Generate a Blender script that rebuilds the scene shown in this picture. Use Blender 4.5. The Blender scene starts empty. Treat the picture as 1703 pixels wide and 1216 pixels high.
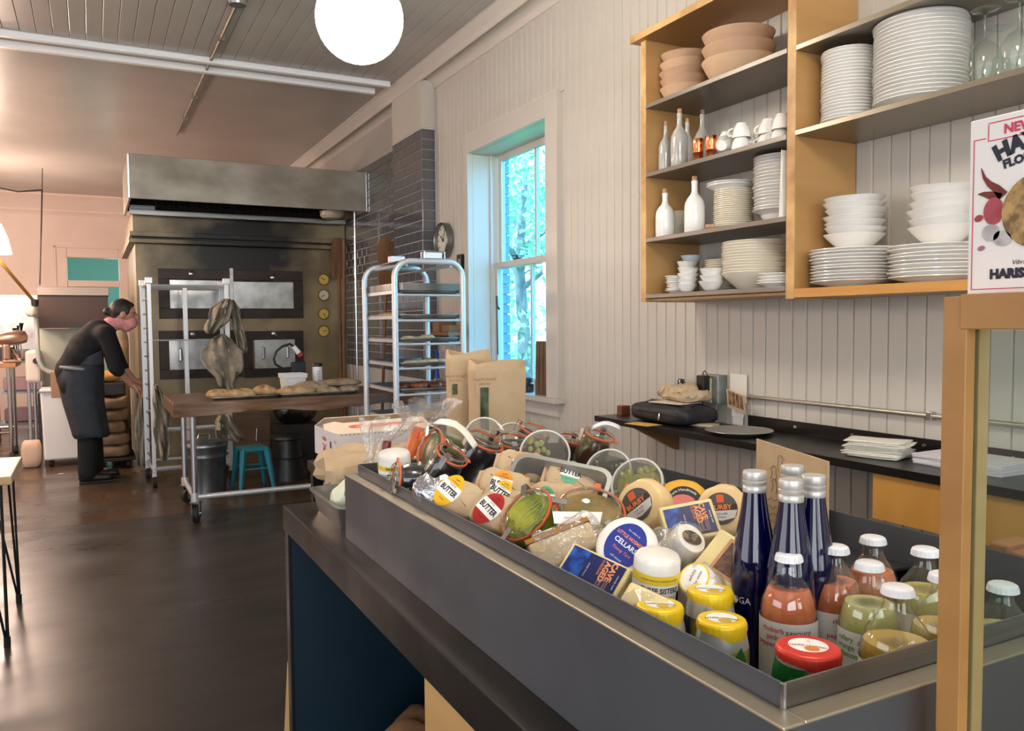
import bpy, bmesh, math, random
from mathutils import Vector, Matrix, Euler
PI = math.pi
random.seed(7)
SC = bpy.context.scene
COL = SC.collection

# ------------------------------------------------------------------ camera
FPX, CX, CY = 1347.77, 851.5, 608.0
YAW, PITCH, ROLL, CAMZ = 27.3564, -2.9571, -0.46886, 1.40
def cam_axes():
    y, p, r = math.radians(YAW), math.radians(PITCH), math.radians(ROLL)
    f = Vector((math.sin(y)*math.cos(p), math.cos(y)*math.cos(p), math.sin(p)))
    rt = Vector((math.cos(y), -math.sin(y), 0)); up = rt.cross(f)
    return math.cos(r)*rt+math.sin(r)*up, -math.sin(r)*rt+math.cos(r)*up, f
RT, UP, FW = cam_axes()
cd = bpy.data.cameras.new('camera'); cam = bpy.data.objects.new('camera', cd); COL.objects.link(cam)
cd.sensor_fit = 'HORIZONTAL'; cd.sensor_width = 36.0; cd.lens = 36.0*FPX/1703.0
cd.clip_start = 0.02; cd.clip_end = 200
cam.matrix_world = Matrix(((RT.x, UP.x, -FW.x, 0), (RT.y, UP.y, -FW.y, 0), (RT.z, UP.z, -FW.z, CAMZ), (0, 0, 0, 1)))
SC.camera = cam
CAM = Vector((0, 0, CAMZ))
def at(u, v, x=None, y=None, z=None, d=None):
    """survey helper: the point of the room seen at photo pixel (u,v) on the plane x=, y= or z=, or at depth d"""
    r = RT*((u-CX)/FPX) - UP*((v-CY)/FPX) + FW
    if d is not None: t = d
    elif x is not None: t = x/r.x
    elif y is not None: t = y/r.y
    else: t = (z-CAMZ)/r.z
    return CAM + r*t

# ------------------------------------------------------------------ light
SC.view_settings.view_transform = 'Standard'; SC.view_settings.look = 'None'
SC.view_settings.gamma = 1.0; SC.view_settings.use_curve_mapping = False
SC.view_settings.exposure = 0.45
w = bpy.data.worlds.new('sky'); SC.world = w; w.use_nodes = True
bg = w.node_tree.nodes['Background']; bg.inputs[0].default_value = (0.44, 0.74, 1.0, 1); bg.inputs[1].default_value = 6.0
def area_light(name, loc, rot, sx, sy, power, color):
    l = bpy.data.lights.new(name, 'AREA'); l.shape = 'RECTANGLE'; l.size = sx; l.size_y = sy; l.energy = power; l.color = color
    o = bpy.data.objects.new(name, l); COL.objects.link(o); o.location = loc; o.rotation_euler = rot
    return o
# added, unseen area lights: assumed daylight from behind, fill from left; no windows there
area_light('assumed_front_light', (-1.2, -3.3, 1.75), (PI/2, 0, 0), 5.6, 2.5, 170, (0.90, 0.95, 1.0))
area_light('added_left_fill', (-5.4, 1.5, 1.7), (0, -PI/2, 0), 2.4, 4.5, 85, (0.84, 0.92, 1.0))
sun = bpy.data.lights.new('sun', 'SUN'); sun.energy = 12.0; sun.angle = 0.02; sun.color = (1, 0.95, 0.85)
so = bpy.data.objects.new('sun', sun); COL.objects.link(so); so.rotation_euler = (math.radians(25), math.radians(-38), 0)

# ------------------------------------------------------------------ materials
MATS = {}
def _new(name):
    m = bpy.data.materials.new(name); m.use_nodes = True
    return m, m.node_tree, m.node_tree.nodes['Principled BSDF']
def rgb(h):
    """sRGB 0-255 triple to linear"""
    return tuple(((c/255/12.92) if c/255 <= 0.04045 else ((c/255+0.055)/1.055)**2.4) for c in h)
def mat(name, c, rough=0.5, metal=0.0, c2=None, scale=8.0, stretch=(1, 1, 1), bump=0.0, bscale=None, detail=4, lo=0.35, hi=0.65,
        coat=0.0, emit=0.0, ecol=None, trans=0.0, alpha=1.0, r2=None, sheen=0.0, spec=None):
    if name in MATS: return MATS[name]
    m, nt, b = _new(name); N, L = nt.nodes, nt.links
    c = rgb(c)
    b.inputs['Base Color'].default_value = (*c, 1); b.inputs['Roughness'].default_value = rough; b.inputs['Metallic'].default_value = metal
    if coat: b.inputs['Coat Weight'].default_value = coat; b.inputs['Coat Roughness'].default_value = 0.08
    if trans: b.inputs['Transmission Weight'].default_value = trans
    if alpha < 1: b.inputs['Alpha'].default_value = alpha
    if sheen: b.inputs['Sheen Weight'].default_value = sheen
    if spec is not None: b.inputs['Specular IOR Level'].default_value = spec
    if emit: b.inputs['Emission Color'].default_value = (*(rgb(ecol) if ecol else c), 1); b.inputs['Emission Strength'].default_value = emit
    if c2 is not None or bump or r2 is not None:
        tc = N.new('ShaderNodeTexCoord'); mp = N.new('ShaderNodeMapping'); mp.inputs['Scale'].default_value = stretch
        L.new(tc.outputs['Object'], mp.inputs[0])
        nz = N.new('ShaderNodeTexNoise'); nz.inputs['Scale'].default_value = scale; nz.inputs['Detail'].default_value = detail
        L.new(mp.outputs[0], nz.inputs['Vector'])
        rp = N.new('ShaderNodeMapRange'); rp.inputs[1].default_value = lo; rp.inputs[2].default_value = hi
        L.new(nz.outputs[0], rp.inputs[0])
        if c2 is not None:
            mx = N.new('ShaderNodeMix'); mx.data_type = 'RGBA'; mx.inputs[6].default_value = (*c, 1); mx.inputs[7].default_value = (*rgb(c2), 1)
            L.new(rp.outputs[0], mx.inputs[0]); L.new(mx.outputs[2], b.inputs['Base Color'])
        if r2 is not None:
            mr = N.new('ShaderNodeMapRange'); mr.inputs[3].default_value = rough; mr.inputs[4].default_value = r2
            L.new(rp.outputs[0], mr.inputs[0]); L.new(mr.outputs[0], b.inputs['Roughness'])
        if bump:
            bp = N.new('ShaderNodeBump'); bp.inputs['Strength'].default_value = bump; bp.inputs['Distance'].default_value = 0.01
            src = nz
            if bscale:
                src = N.new('ShaderNodeTexNoise'); src.inputs['Scale'].default_value = bscale; src.inputs['Detail'].default_value = 6
                L.new(mp.outputs[0], src.inputs['Vector'])
            L.new(src.outputs[0], bp.inputs['Height']); L.new(bp.outputs[0], b.inputs['Normal'])
    MATS[name] = m
    return m
def thin_glass(name, tint=(245, 250, 248), refl=0.9, rough=0.02, ior=1.45, haze=0.0, hcol=(230, 230, 230), bump=0.0, bscale=30):
    """thin clear sheet: tinted see-through with a Fresnel reflection and an optional milky share"""
    if name in MATS: return MATS[name]
    m = bpy.data.materials.new(name); m.use_nodes = True; nt = m.node_tree; N, L = nt.nodes, nt.links; N.clear()
    out = N.new('ShaderNodeOutputMaterial'); tr = N.new('ShaderNodeBsdfTransparent'); tr.inputs[0].default_value = (*rgb(tint), 1)
    gl = N.new('ShaderNodeBsdfGlossy'); gl.inputs['Roughness'].default_value = rough; gl.inputs[0].default_value = (refl, refl, refl, 1)
    fr = N.new('ShaderNodeLayerWeight'); fr.inputs[0].default_value = 0.5
    pw = N.new('ShaderNodeMath'); pw.operation = 'POWER'; pw.inputs[1].default_value = 5.0; L.new(fr.outputs['Facing'], pw.inputs[0])
    f0 = ((ior-1)/(ior+1))**2
    sch = N.new('ShaderNodeMath'); sch.operation = 'MULTIPLY_ADD'; sch.inputs[1].default_value = 1-f0; sch.inputs[2].default_value = f0; L.new(pw.outputs[0], sch.inputs[0])
    mx = N.new('ShaderNodeMixShader'); first = tr.outputs[0]
    if haze:
        df = N.new('ShaderNodeBsdfDiffuse'); df.inputs[0].default_value = (*rgb(hcol), 1)
        tl = N.new('ShaderNodeBsdfTranslucent'); tl.inputs[0].default_value = (*rgb(hcol), 1)
        ad = N.new('ShaderNodeMixShader'); ad.inputs[0].default_value = 0.4; L.new(df.outputs[0], ad.inputs[1]); L.new(tl.outputs[0], ad.inputs[2])
        mh = N.new('ShaderNodeMixShader'); mh.inputs[0].default_value = haze
        L.new(tr.outputs[0], mh.inputs[1]); L.new(ad.outputs[0], mh.inputs[2]); first = mh.outputs[0]
    if bump:
        tc = N.new('ShaderNodeTexCoord'); nz = N.new('ShaderNodeTexNoise'); nz.inputs['Scale'].default_value = bscale; nz.inputs['Detail'].default_value = 5
        bp = N.new('ShaderNodeBump'); bp.inputs['Strength'].default_value = bump; bp.inputs['Distance'].default_value = 0.01
        L.new(tc.outputs['Object'], nz.inputs['Vector']); L.new(nz.outputs[0], bp.inputs['Height'])
        L.new(bp.outputs[0], gl.inputs['Normal']); L.new(bp.outputs[0], fr.inputs['Normal'])
    L.new(sch.outputs[0], mx.inputs[0]); L.new(first, mx.inputs[1]); L.new(gl.outputs[0], mx.inputs[2]); L.new(mx.outputs[0], out.inputs[0])
    MATS[name] = m
    return m
def wood(name, c, c2, rough=0.45, scale=3.0, stretch=(1, 1, 12), coat=0.0, bump=0.05, lo=0.3, hi=0.7):
    return mat(name, c, rough, c2=c2, scale=scale, stretch=stretch, bump=bump, detail=8, lo=lo, hi=hi, coat=coat)

PAINT = mat('cream_paint', (197, 191, 181), 0.42, c2=(191, 184, 173), scale=2.5, bump=0.06, bscale=25)
PAINTB = mat('groove_paint', (197, 191, 181), 0.5)
TRIM = mat('trim_paint', (198, 191, 182), 0.38)
CEILP = mat('ceiling_gloss_paint', (184, 178, 171), 0.28, c2=(172, 166, 159), scale=1.5, bump=0.05, bscale=9)
BATTEN = mat('white_batten_paint', (246, 247, 250), 0.35)
PLAST = mat('back_wall_plaster', (226, 204, 190), 0.6, c2=(216, 192, 178), scale=1.2)
STEEL = mat('brushed_steel', (150, 150, 150), 0.33, 1.0, c2=(128, 128, 128), scale=3, stretch=(1, 1, 30), bump=0.01)
STEELD = mat('dark_grey_steel', (98, 101, 106), 0.34, 0.4, c2=(88, 90, 94), scale=4, r2=0.44)
ALU = mat('aluminium_tube', (206, 208, 210), 0.38, 0.5)
CHROME = mat('zinc_plated', (200, 202, 205), 0.22, 1.0)
BLACKST = mat('black_waxed_steel', (50, 48, 46), 0.33, 0.55, c2=(34, 33, 32), scale=5, r2=0.45)
EDGEST = mat('worn_dark_steel', (60, 56, 52), 0.28, 0.6, c2=(52, 49, 45), scale=6, r2=0.36)
BLACKPL = mat('black_plastic', (22, 22, 24), 0.4)
RUBBER = mat('black_rubber', (28, 27, 28), 0.65)
WHITEPL = mat('white_plastic', (232, 232, 230), 0.4)
CERAM = mat('white_glazed_ceramic', (240, 237, 232), 0.14, coat=0.4)
CERAMC = mat('cream_glazed_ceramic', (236, 228, 208), 0.16, coat=0.4)
CERAMG = mat('grey_glazed_ceramic', (178, 176, 168), 0.10, coat=0.6)
PLY = wood('birch_ply', (192, 150, 96), (176, 132, 78), 0.42, 2.0, (1, 1, 5), coat=0.15)
PLYE = wood('birch_ply_edge', (218, 178, 116), (160, 112, 62), 0.5, 14.0, (8, .6, .6), bump=0.02)
KRAFT = mat('kraft_paper', (196, 160, 112), 0.75, c2=(184, 146, 98), scale=10, bump=0.25, bscale=30)
KRAFTL = mat('light_kraft_paper', (204, 178, 142), 0.7, c2=(194, 166, 130), scale=10, bump=0.2, bscale=22)
CARD = mat('white_cardboard', (236, 230, 228), 0.6, c2=(226, 218, 218), scale=6)
PAPER = mat('white_paper', (240, 238, 232), 0.7)
INK = mat('black_ink', (28, 27, 30), 0.6)
INKR = mat('pink_red_ink', (206, 66, 96), 0.6)
INKW = mat('white_ink', (240, 240, 240), 0.6)
INKO = mat('orange_ink', (238, 158, 96), 0.6)
GLASS = thin_glass('clear_glass')
GLASSJ = thin_glass('jar_glass', (249, 252, 249), rough=0.03)
FILM = thin_glass('clear_plastic_film', (250, 250, 250), refl=1.0, rough=0.07, ior=2.0, haze=0.12, hcol=(240, 240, 240), bump=1.0, bscale=30)
GASKET = mat('orange_rubber_gasket', (214, 104, 62), 0.5)

ORD = ['', 'lowest', 'second from bottom', 'third from bottom', 'fourth from bottom', 'fifth from bottom', 'sixth from bottom', 'seventh from bottom', 'eighth from bottom', 'ninth from bottom', 'tenth from bottom',
       'eleventh from bottom', 'twelfth from bottom', 'tenth from top', 'ninth from top', 'eighth from top', 'seventh from top', 'sixth from top', 'fifth from top', 'fourth from top', 'third from top', 'second from top', 'topmost']
def nth(i, n):
    """place of piece i (0 = lowest) in a pile of n, in words"""
    if i == n-1: return 'topmost'
    if i == n-2 and n > 2: return 'second from top'
    return ORD[i+1] if i < 12 and i+1 <= n/2+1 or i+1 <= 3 else ORD[22-(n-1-i)]
# ------------------------------------------------------------------ mesh helpers
class MB:
    """collects shapes, then becomes ONE mesh object"""
    def __init__(s): s.v = []; s.f = []
    def add(s, vs, fs, M=None):
        o = len(s.v)
        s.v += [tuple(M @ Vector(p)) for p in vs] if M else [tuple(p) for p in vs]
        s.f += [tuple(i+o for i in f) for f in fs]; return s
    def box(s, x0, x1, y0, y1, z0, z1, M=None):
        return s.add([(x0, y0, z0), (x1, y0, z0), (x1, y1, z0), (x0, y1, z0), (x0, y0, z1), (x1, y0, z1), (x1, y1, z1), (x0, y1, z1)],
                     [(3, 2, 1, 0), (4, 5, 6, 7), (0, 1, 5, 4), (1, 2, 6, 5), (2, 3, 7, 6), (3, 0, 4, 7)], M)
    def cyl(s, p0, p1, r0, r1=None, n=16, cap=True, M=None):
        p0, p1 = Vector(p0), Vector(p1); r1 = r0 if r1 is None else r1
        a = (p1-p0).normalized(); t = Vector((0, 0, 1)) if abs(a.z) < .9 else Vector((1, 0, 0))
        e1 = a.cross(t).normalized(); e2 = a.cross(e1)
        vs = [p0+(e1*math.cos(2*PI*i/n)+e2*math.sin(2*PI*i/n))*r0 for i in range(n)] + [p1+(e1*math.cos(2*PI*i/n)+e2*math.sin(2*PI*i/n))*r1 for i in range(n)]
        fs = [(i, i+n, (i+1) % n+n, (i+1) % n) for i in range(n)]
        if cap: fs += [tuple(range(n)), tuple(range(2*n-1, n-1, -1))]
        return s.add(vs, fs, M)
    def lathe(s, prof, n=32, M=None, rf=None):
        """prof: (r,z) list; rf(angle,z) optional radius factor"""
        vs = []; fs = []
        for (r, z) in prof:
            for i in range(n):
                a = 2*PI*i/n; k = r*(rf(a, z) if rf else 1); vs.append((k*math.cos(a), k*math.sin(a), z))
        for j in range(len(prof)-1):
            for i in range(n):
                a, b, c, d = j*n+i, j*n+(i+1) % n, (j+1)*n+(i+1) % n, (j+1)*n+i
                fs.append((a, b, c, d))
        return s.add(vs, fs, M)
    def tube(s, pts, r, n=8, closed=False, M=None, cap=True):
        pts = [Vector(p) for p in pts]; m = len(pts); vs = []; fs = []; prev = None
        rr = r if isinstance(r, (list, tuple)) else [r]*m
        for i, p in enumerate(pts):
            if closed: t = (pts[(i+1) % m]-pts[i-1])
            else: t = pts[min(i+1, m-1)]-pts[max(i-1, 0)]
            t.normalize()
            if prev is None:
                q = Vector((0, 0, 1)) if abs(t.z) < .9 else Vector((1, 0, 0)); e1 = t.cross(q).normalized()
            else:
                e1 = prev-t*prev.dot(t); e1.normalize()
            prev = e1; e2 = t.cross(e1)
            vs += [p+(e1*math.cos(2*PI*k/n)+e2*math.sin(2*PI*k/n))*rr[i] for k in range(n)]
        for i in range(m if closed else m-1):
            j = (i+1) % m
            fs += [(i*n+k, i*n+(k+1) % n, j*n+(k+1) % n, j*n+k) for k in range(n)]
        if not closed and cap: fs += [tuple(range(n-1, -1, -1)), tuple(range((m-1)*n, m*n))]
        return s.add(vs, fs, M)
    def prism(s, poly, h0, h1, axis='z', M=None):
        """extrude a 2D polygon; axis z: (x,y), y: (x,z), x: (y,z)"""
        n = len(poly)
        def P3(p, h): return {'z': (p[0], p[1], h), 'y': (p[0], h, p[1]), 'x': (h, p[0], p[1])}[axis]
        return s.add([P3(p, h0) for p in poly]+[P3(p, h1) for p in poly],
                     [tuple(range(n-1, -1, -1)), tuple(range(n, 2*n))]+[(i, (i+1) % n, (i+1) % n+n, i+n) for i in range(n)], M)
    def grid(s, fn, nu, nv, M=None, cu=False):
        vs = [fn(i/(nu if cu else nu-1), j/(nv-1)) for j in range(nv) for i in range(nu)]
        fs = [(j*nu+i, j*nu+(i+1) % nu, (j+1)*nu+(i+1) % nu, (j+1)*nu+i) for j in range(nv-1) for i in range(nu if cu else nu-1)]
        return s.add(vs, fs, M)
    def build(s, name, m, parent=None, smooth=35, bev=0.0, seg=2, solid=0.0, sub=0):
        me = bpy.data.meshes.new(name); me.from_pydata(s.v, [], s.f); me.validate()
        b = bmesh.new(); b.from_mesh(me); bmesh.ops.recalc_face_normals(b, faces=b.faces); b.to_mesh(me); b.free()
        me.materials.append(m)
        o = bpy.data.objects.new(name, me); COL.objects.link(o)
        if parent is not None: o.parent = parent
        if smooth:
            me.polygons.foreach_set('use_smooth', [True]*len(me.polygons)); me.set_sharp_from_angle(angle=math.radians(smooth))
        if solid:
            k = o.modifiers.new('thick', 'SOLIDIFY'); k.thickness = solid; k.offset = 0
        if bev:
            k = o.modifiers.new('bevel', 'BEVEL'); k.width = bev; k.segments = seg; k.limit_method = 'ANGLE'; k.angle_limit = math.radians(40)
        if sub:
            k = o.modifiers.new('sub', 'SUBSURF'); k.levels = sub; k.render_levels = sub
        return o
def T(x, y, z): return Matrix.Translation((x, y, z))
def RZ(a): return Matrix.Rotation(a, 4, 'Z')
def RX(a): return Matrix.Rotation(a, 4, 'X')
def RY(a): return Matrix.Rotation(a, 4, 'Y')
def tag(o, label, cat, group=None):
    o['label'] = label; o['category'] = cat
    if group: o['group'] = group
    return o
def thing(name, label, cat, loc=(0, 0, 0), rz=0, group=None, rot=None):
    o = bpy.data.objects.new(name, None); COL.objects.link(o); o.location = loc; o.empty_display_size = .05
    o.rotation_euler = (rot if isinstance(rot, Euler) else rot.to_euler()) if rot else (0, 0, rz)
    return tag(o, label, cat, group)
def struct(o): o['kind'] = 'structure'; return o
def copy_tree(o, parent=None):
    c = o.copy(); COL.objects.link(c); c.parent = parent
    for ch in list(o.children): copy_tree(ch, c)
    return c
def basis(zaxis, xhint=None):
    """rotation whose local Z is zaxis and local X lies near xhint"""
    z = Vector(zaxis).normalized(); x = Vector(xhint) if xhint is not None else Vector((1, 0, 0))
    x = x-z*x.dot(z)
    if x.length < 1e-4: x = Vector((0, 1, 0))-z*z.y
    x.normalize(); y = z.cross(x)
    return Matrix((x, y, z)).transposed()
def view_dir(r, u, t):
    """a direction told by eye: r to the right, u upward, t towards the viewer"""
    return (RT*r+UP*u-FW*t).normalized()
_tc = {}
def text_mesh(body, size, bold=0.0, align='CENTER', shear=0.0):
    k = (body, size, bold, align, shear)
    if k in _tc: return _tc[k]
    c = bpy.data.curves.new('t', 'FONT'); c.body = body; c.size = size; c.align_x = align; c.align_y = 'CENTER'; c.offset = bold; c.shear = shear
    c.resolution_u = 2
    o = bpy.data.objects.new('t', c); COL.objects.link(o)
    dg = bpy.context.evaluated_depsgraph_get(); me = o.evaluated_get(dg).to_mesh()
    vs = [tuple(v.co) for v in me.vertices]; fs = [tuple(p.vertices) for p in me.polygons]
    o.evaluated_get(dg).to_mesh_clear(); bpy.data.objects.remove(o); bpy.data.curves.remove(c)
    _tc[k] = (vs, fs)
    return vs, fs
def text(mb, body, size, M, bold=0.0, align='CENTER', bend=None, xs=1.0, shear=0.0, arc=0.0):
    """flat lettering; M places the text plane; bend = radius wraps it round a cylinder about local Z (text up = Z); arc = radius of a curved baseline"""
    vs, fs = text_mesh(body, size, bold, align, shear)
    if arc:
        vs = [((arc+y)*math.sin(x*xs/arc), (arc+y)*math.cos(x*xs/arc)-arc, z) for x, y, z in vs]
    elif xs != 1.0: vs = [(x*xs, y, z) for x, y, z in vs]
    if bend: vs = [(bend*math.sin(x/bend), -bend*math.cos(x/bend), y) for x, y, z in vs]
    mb.add(vs, fs, M); return mb
def disc(mb, rx, ry, M=None, n=32, a0=0.0, a1=2*PI):
    full = abs(a1-a0-2*PI) < 1e-6
    k = n if full else n+1
    return mb.add([(rx*math.cos(a0+(a1-a0)*i/n), ry*math.sin(a0+(a1-a0)*i/n), 0) for i in range(k)], [tuple(range(k))], M)
def stroke(mb, pts, wd, M=None):
    """flat ribbon line in the local XY plane"""
    pts = [Vector((p[0], p[1], 0)) for p in pts]; vs = []; fs = []
    for i, p in enumerate(pts):
        t = pts[min(i+1, len(pts)-1)]-pts[max(i-1, 0)]; t.normalize(); n = Vector((-t.y, t.x, 0))*wd/2
        vs += [p+n, p-n]
    fs = [(2*i, 2*i+1, 2*i+3, 2*i+2) for i in range(len(pts)-1)]
    return mb.add(vs, fs, M)
# ================================================================== THE ROOM
XW, ZC, YB = 2.45, 3.40, 14.2
FLOORM = mat('dark_waxed_concrete', (66, 58, 51), 0.24, c2=(46, 41, 36), scale=1.3, stretch=(1, 2.2, 1), detail=7, lo=0.3, hi=0.7, r2=0.42, bump=0.03, bscale=3)
FLOORM2 = mat('worn_waxed_concrete', (96, 76, 58), 0.20, c2=(70, 56, 44), scale=1.1, stretch=(1, 2, 1), detail=6, r2=0.36)
fl = struct(MB().box(-6, 3.0, -4, YB+3, -0.12, -0.002).build('floor', FLOORM, smooth=0))
MB().box(-6, 2.45, -3.9, 6.45, -0.01, 0.0).build('slab', FLOORM, fl, 0)
MB().box(-6, 2.45, 6.456, YB, -0.01, 0.0).build('slab', FLOORM2, fl, 0)

# ---- right wall with its boards
wr = MB()
YW0, YW1, ZW0, ZW1 = 4.24, 5.36, 0.955, 2.62
wr.box(2.465, 2.70, -4, YW0-.025, 0, ZC); wr.box(2.465, 2.70, YW1+.025, 6.3, 0, ZC); wr.box(2.465, 2.70, YW0-.025, YW1+.025, 0, ZW0-.03); wr.box(2.465, 2.70, YW0-.025, YW1+.025, ZW1+.025, ZC)
wall_r = struct(wr.build('wall_right', PAINTB, smooth=0))
def plank_mesh(z0, z1, pitch=0.072):
    p = [(2.466, 0.002), (2.458, 0.002), (2.450, 0.007), (2.450, pitch-.003), (2.453, pitch), (2.466, pitch)]
    return MB().prism(p, z0, z1, 'z')
protos = {}
y = 0.60
while y < 5.98:
    segs = [(0.0, 3.27)]
    if y+.072 > 4.12 and y < 5.40: segs = [(0.0, 0.85), (2.74, 3.27)]
    for sg in segs:
        if sg not in protos: protos[sg] = plank_mesh(*sg).build('plank', PAINT, wall_r, 30); protos[sg].location.y = y
        else:
            c = protos[sg].copy(); COL.objects.link(c); c.location.y = y
    y += 0.072
# ---- tiled pilaster and tiled bay behind it
TILE = mat('grey_glazed_tile', (92, 92, 96), 0.12, c2=(82, 82, 86), scale=3, coat=0.3)
GROUT = mat('pale_grout', (196, 194, 190), 0.8)
pil = struct(MB().box(2.343, 2.47, 6.038, 6.712, 0, 3.31).build('wall_pilaster', GROUT, smooth=0))
MB().box(2.337, 2.47, 6.030, 6.714, 2.945, 3.31).build('upper_facing', PAINT, pil, 0)
bay = struct(MB().box(2.443, 2.72, 6.715, YB, 0, ZC).build('wall_bay', GROUT, smooth=0))
MB().box(2.437, 2.46, 6.716, YB-.01, 2.96, 3.30).build('upper_facing', PAINT, bay, 0)
MB().box(2.437, 2.46, 8.62, YB-.01, 0, 2.96).build('lower_facing', PAINT, bay, 0)
def tiles(parent, x, y0, y1, z0, z1, L=0.152, H=0.075, gap=0.004):
    cache = {}; r = 0; z = z0
    while z+H < z1+.004:
        y = y0-(0 if r % 2 == 0 else (L+gap)/2)
        while y < y1-.02:
            a, b = max(y, y0), min(y+L, y1)
            if b-a > .02:
                k = round(b-a, 3)
                if k not in cache:
                    o = MB().add([(0, 0, 0), (0, k, 0), (0, k, H), (0, 0, H), (-.008, .002, .002), (-.008, k-.002, .002), (-.008, k-.002, H-.002), (-.008, .002, H-.002)],
                                 [(7, 6, 5, 4), (0, 1, 5, 4), (1, 2, 6, 5), (2, 3, 7, 6), (3, 0, 4, 7)]).build('tile', TILE, parent, 0); cache[k] = o
                else:
                    o = cache[k].copy(); COL.objects.link(o)
                o.location = (x, a, z)
            y += L+gap
        z += H+gap; r += 1
tiles(pil, 2.343, 6.034, 6.712, 0.96, 2.945)
o0 = None; z = 0.96
while z+.075 < 2.95:
    if o0 is None: o0 = MB().box(2.340, 2.449, 6.030, 6.038, 0, .075).build('tile', TILE, pil, 0, bev=.002); o = o0
    else: o = o0.copy(); COL.objects.link(o)
    o.location.z = z; z += .079
tiles(bay, 2.443, 6.72, 8.58, 0.98, 2.955)
# ---- ceiling
ce = struct(MB().box(-6, 2.72, -4, YB, ZC, ZC+.1).build('ceiling', CEILP, smooth=0))
pc = None; x = -2.62
while x < 2.25:
    if pc is None: pc = MB().box(0, .0955, 0.8, 6.44, -.012, 0).build('plank', CEILP, ce, 0, bev=.003); o = pc
    else: o = pc.copy(); COL.objects.link(o)
    o.location = (x, 0, ZC); x += .098
# ---- crown moulding
crown = [(2.27, 3.40), (2.27, 3.386), (2.285, 3.378), (2.292, 3.352), (2.318, 3.338), (2.324, 3.31), (2.336, 3.298), (2.35, 3.304), (2.37, 3.318), (2.40, 3.312), (2.428, 3.288), (2.436, 3.262), (2.444, 3.25), (2.475, 3.25), (2.475, 3.40)]
struct(MB().prism(crown, -3.9, YB, 'y').build('trim_1', TRIM, smooth=50))
bc = [(YB-.22, ZC), (YB-.22, ZC-.025), (YB-.19, ZC-.05), (YB-.13, ZC-.10), (YB-.07, ZC-.20), (YB-.05, ZC-.225), (YB-.05, ZC-.245), (YB-.03, ZC-.26), (YB-.02, ZC-.29), (YB+.02, ZC-.29), (YB+.02, ZC)]
struct(MB().prism(bc, -6, 2.3, 'x').build('trim_2', PLAST, smooth=50))
for k, (yy, x1, zz) in enumerate(((6.46, 2.24, 3.352), (6.71, 2.19, 3.352))):
    struct(MB().box(-5.5, x1, yy, yy+.05, zz, ZC).build('trim_%d' % (3+k), BATTEN, smooth=0, bev=.004))
# ---- back wall with the doorway into the green room
d0, d1 = at(111, 428, y=YB), at(197, 428, y=YB)
DX0, DX1, DZ = d0.x, d1.x, d0.z
bw = MB(); bw.box(-6, DX0, YB, YB+.15, 0, ZC); bw.box(DX1, 2.45, YB, YB+.15, 0, ZC); bw.box(DX0, DX1, YB, YB+.15, DZ, ZC)
wb = struct(bw.build('wall_back', PLAST, smooth=0))
dr = bpy.data.objects.new('door_1', None); COL.objects.link(dr); struct(dr)
for nm, b in (('casing', (DX0-.17, DX0, YB-.03, YB, 0, DZ+.17)), ('casing', (DX1, DX1+.17, YB-.03, YB, 0, DZ+.17)), ('casing_head', (DX0, DX1, YB-.03, YB, DZ, DZ+.17))):
    MB().box(*b).build(nm, PLAST, dr, 0, bev=.01)
for b in ((DX0-.175, DX0-.14, YB-.05, YB-.03, 0, DZ+.18), (DX1+.14, DX1+.175, YB-.05, YB-.03, 0, DZ+.18), (DX0-.175, DX1+.175, YB-.05, YB-.03, DZ+.14, DZ+.175)):
    MB().box(*b).build('back_band', PLAST, dr, 0, bev=.008)
tz = at(150, 472, y=YB).z
MB().box(DX0, DX1, YB-.01, YB+.10, tz-.05, tz+.05).build('transom_bar', PLAST, dr, 0, bev=.01)
TEAL = mat('green_room_paint', (92, 136, 122), 0.7)
struct(MB().box(-3, 3, YB+2.9, YB+3, 0, ZC).build('wall_green_room', TEAL, smooth=0))
struct(MB().box(-3, 3, YB+.16, YB+2.9, ZC-.05, ZC).build('ceiling_green_room', TEAL, smooth=0))
lg = bpy.data.lights.new('green_room_fill', 'POINT'); lg.energy = 20; lg.shadow_soft_size = .2; lg.color = (1, .92, .8)  # point light added to brighten the green room, no lamp stands there
lo_ = bpy.data.objects.new('green_room_fill', lg); COL.objects.link(lo_); lo_.location = (0.4, YB+1.2, 2.4)
# the unseen sides of the room, behind and left of the photographer
struct(MB().box(-6.1, -6, -4, YB, 0, ZC).build('wall_left', PLAST, smooth=0))
struct(MB().box(-6, 2.7, -4.1, -4, 0, ZC).build('wall_front', PAINT, smooth=0))

# ---- sash window
win = bpy.data.objects.new('window_1', None); COL.objects.link(win); struct(win)
def wp(nm, x0, x1, y0, y1, z0, z1, m=TRIM, bev=.003, par=None):
    return MB().box(x0, x1, y0, y1, z0, z1).build(nm, m, par or win, 0, bev=bev)
wp('casing', 2.424, 2.466, 4.104, 4.24, 0.955, 2.755); wp('casing', 2.424, 2.466, 5.36, 5.43, 0.955, 2.755)
wp('casing_head', 2.424, 2.466, 4.24, 5.36, 2.62, 2.755)
wp('stool', 2.39, 2.64, 4.085, 5.45, 0.925, 0.955); wp('apron', 2.432, 2.466, 4.115, 5.42, 0.842, 0.925)
wp('jamb', 2.466, 2.705, 5.36, 5.385, 0.955, 2.62); wp('jamb', 2.466, 2.705, 4.215, 4.24, 0.955, 2.62)
wp('head_jamb', 2.466, 2.705, 4.24, 5.36, 2.62, 2.645)
for yy in (5.345, 4.24): wp('stop_bead', 2.60, 2.622, yy, yy+.015, 0.955, 2.62)
WG = thin_glass('window_pane_glass', (206, 240, 255), refl=.8, haze=0.05, hcol=(150, 205, 255))
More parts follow.
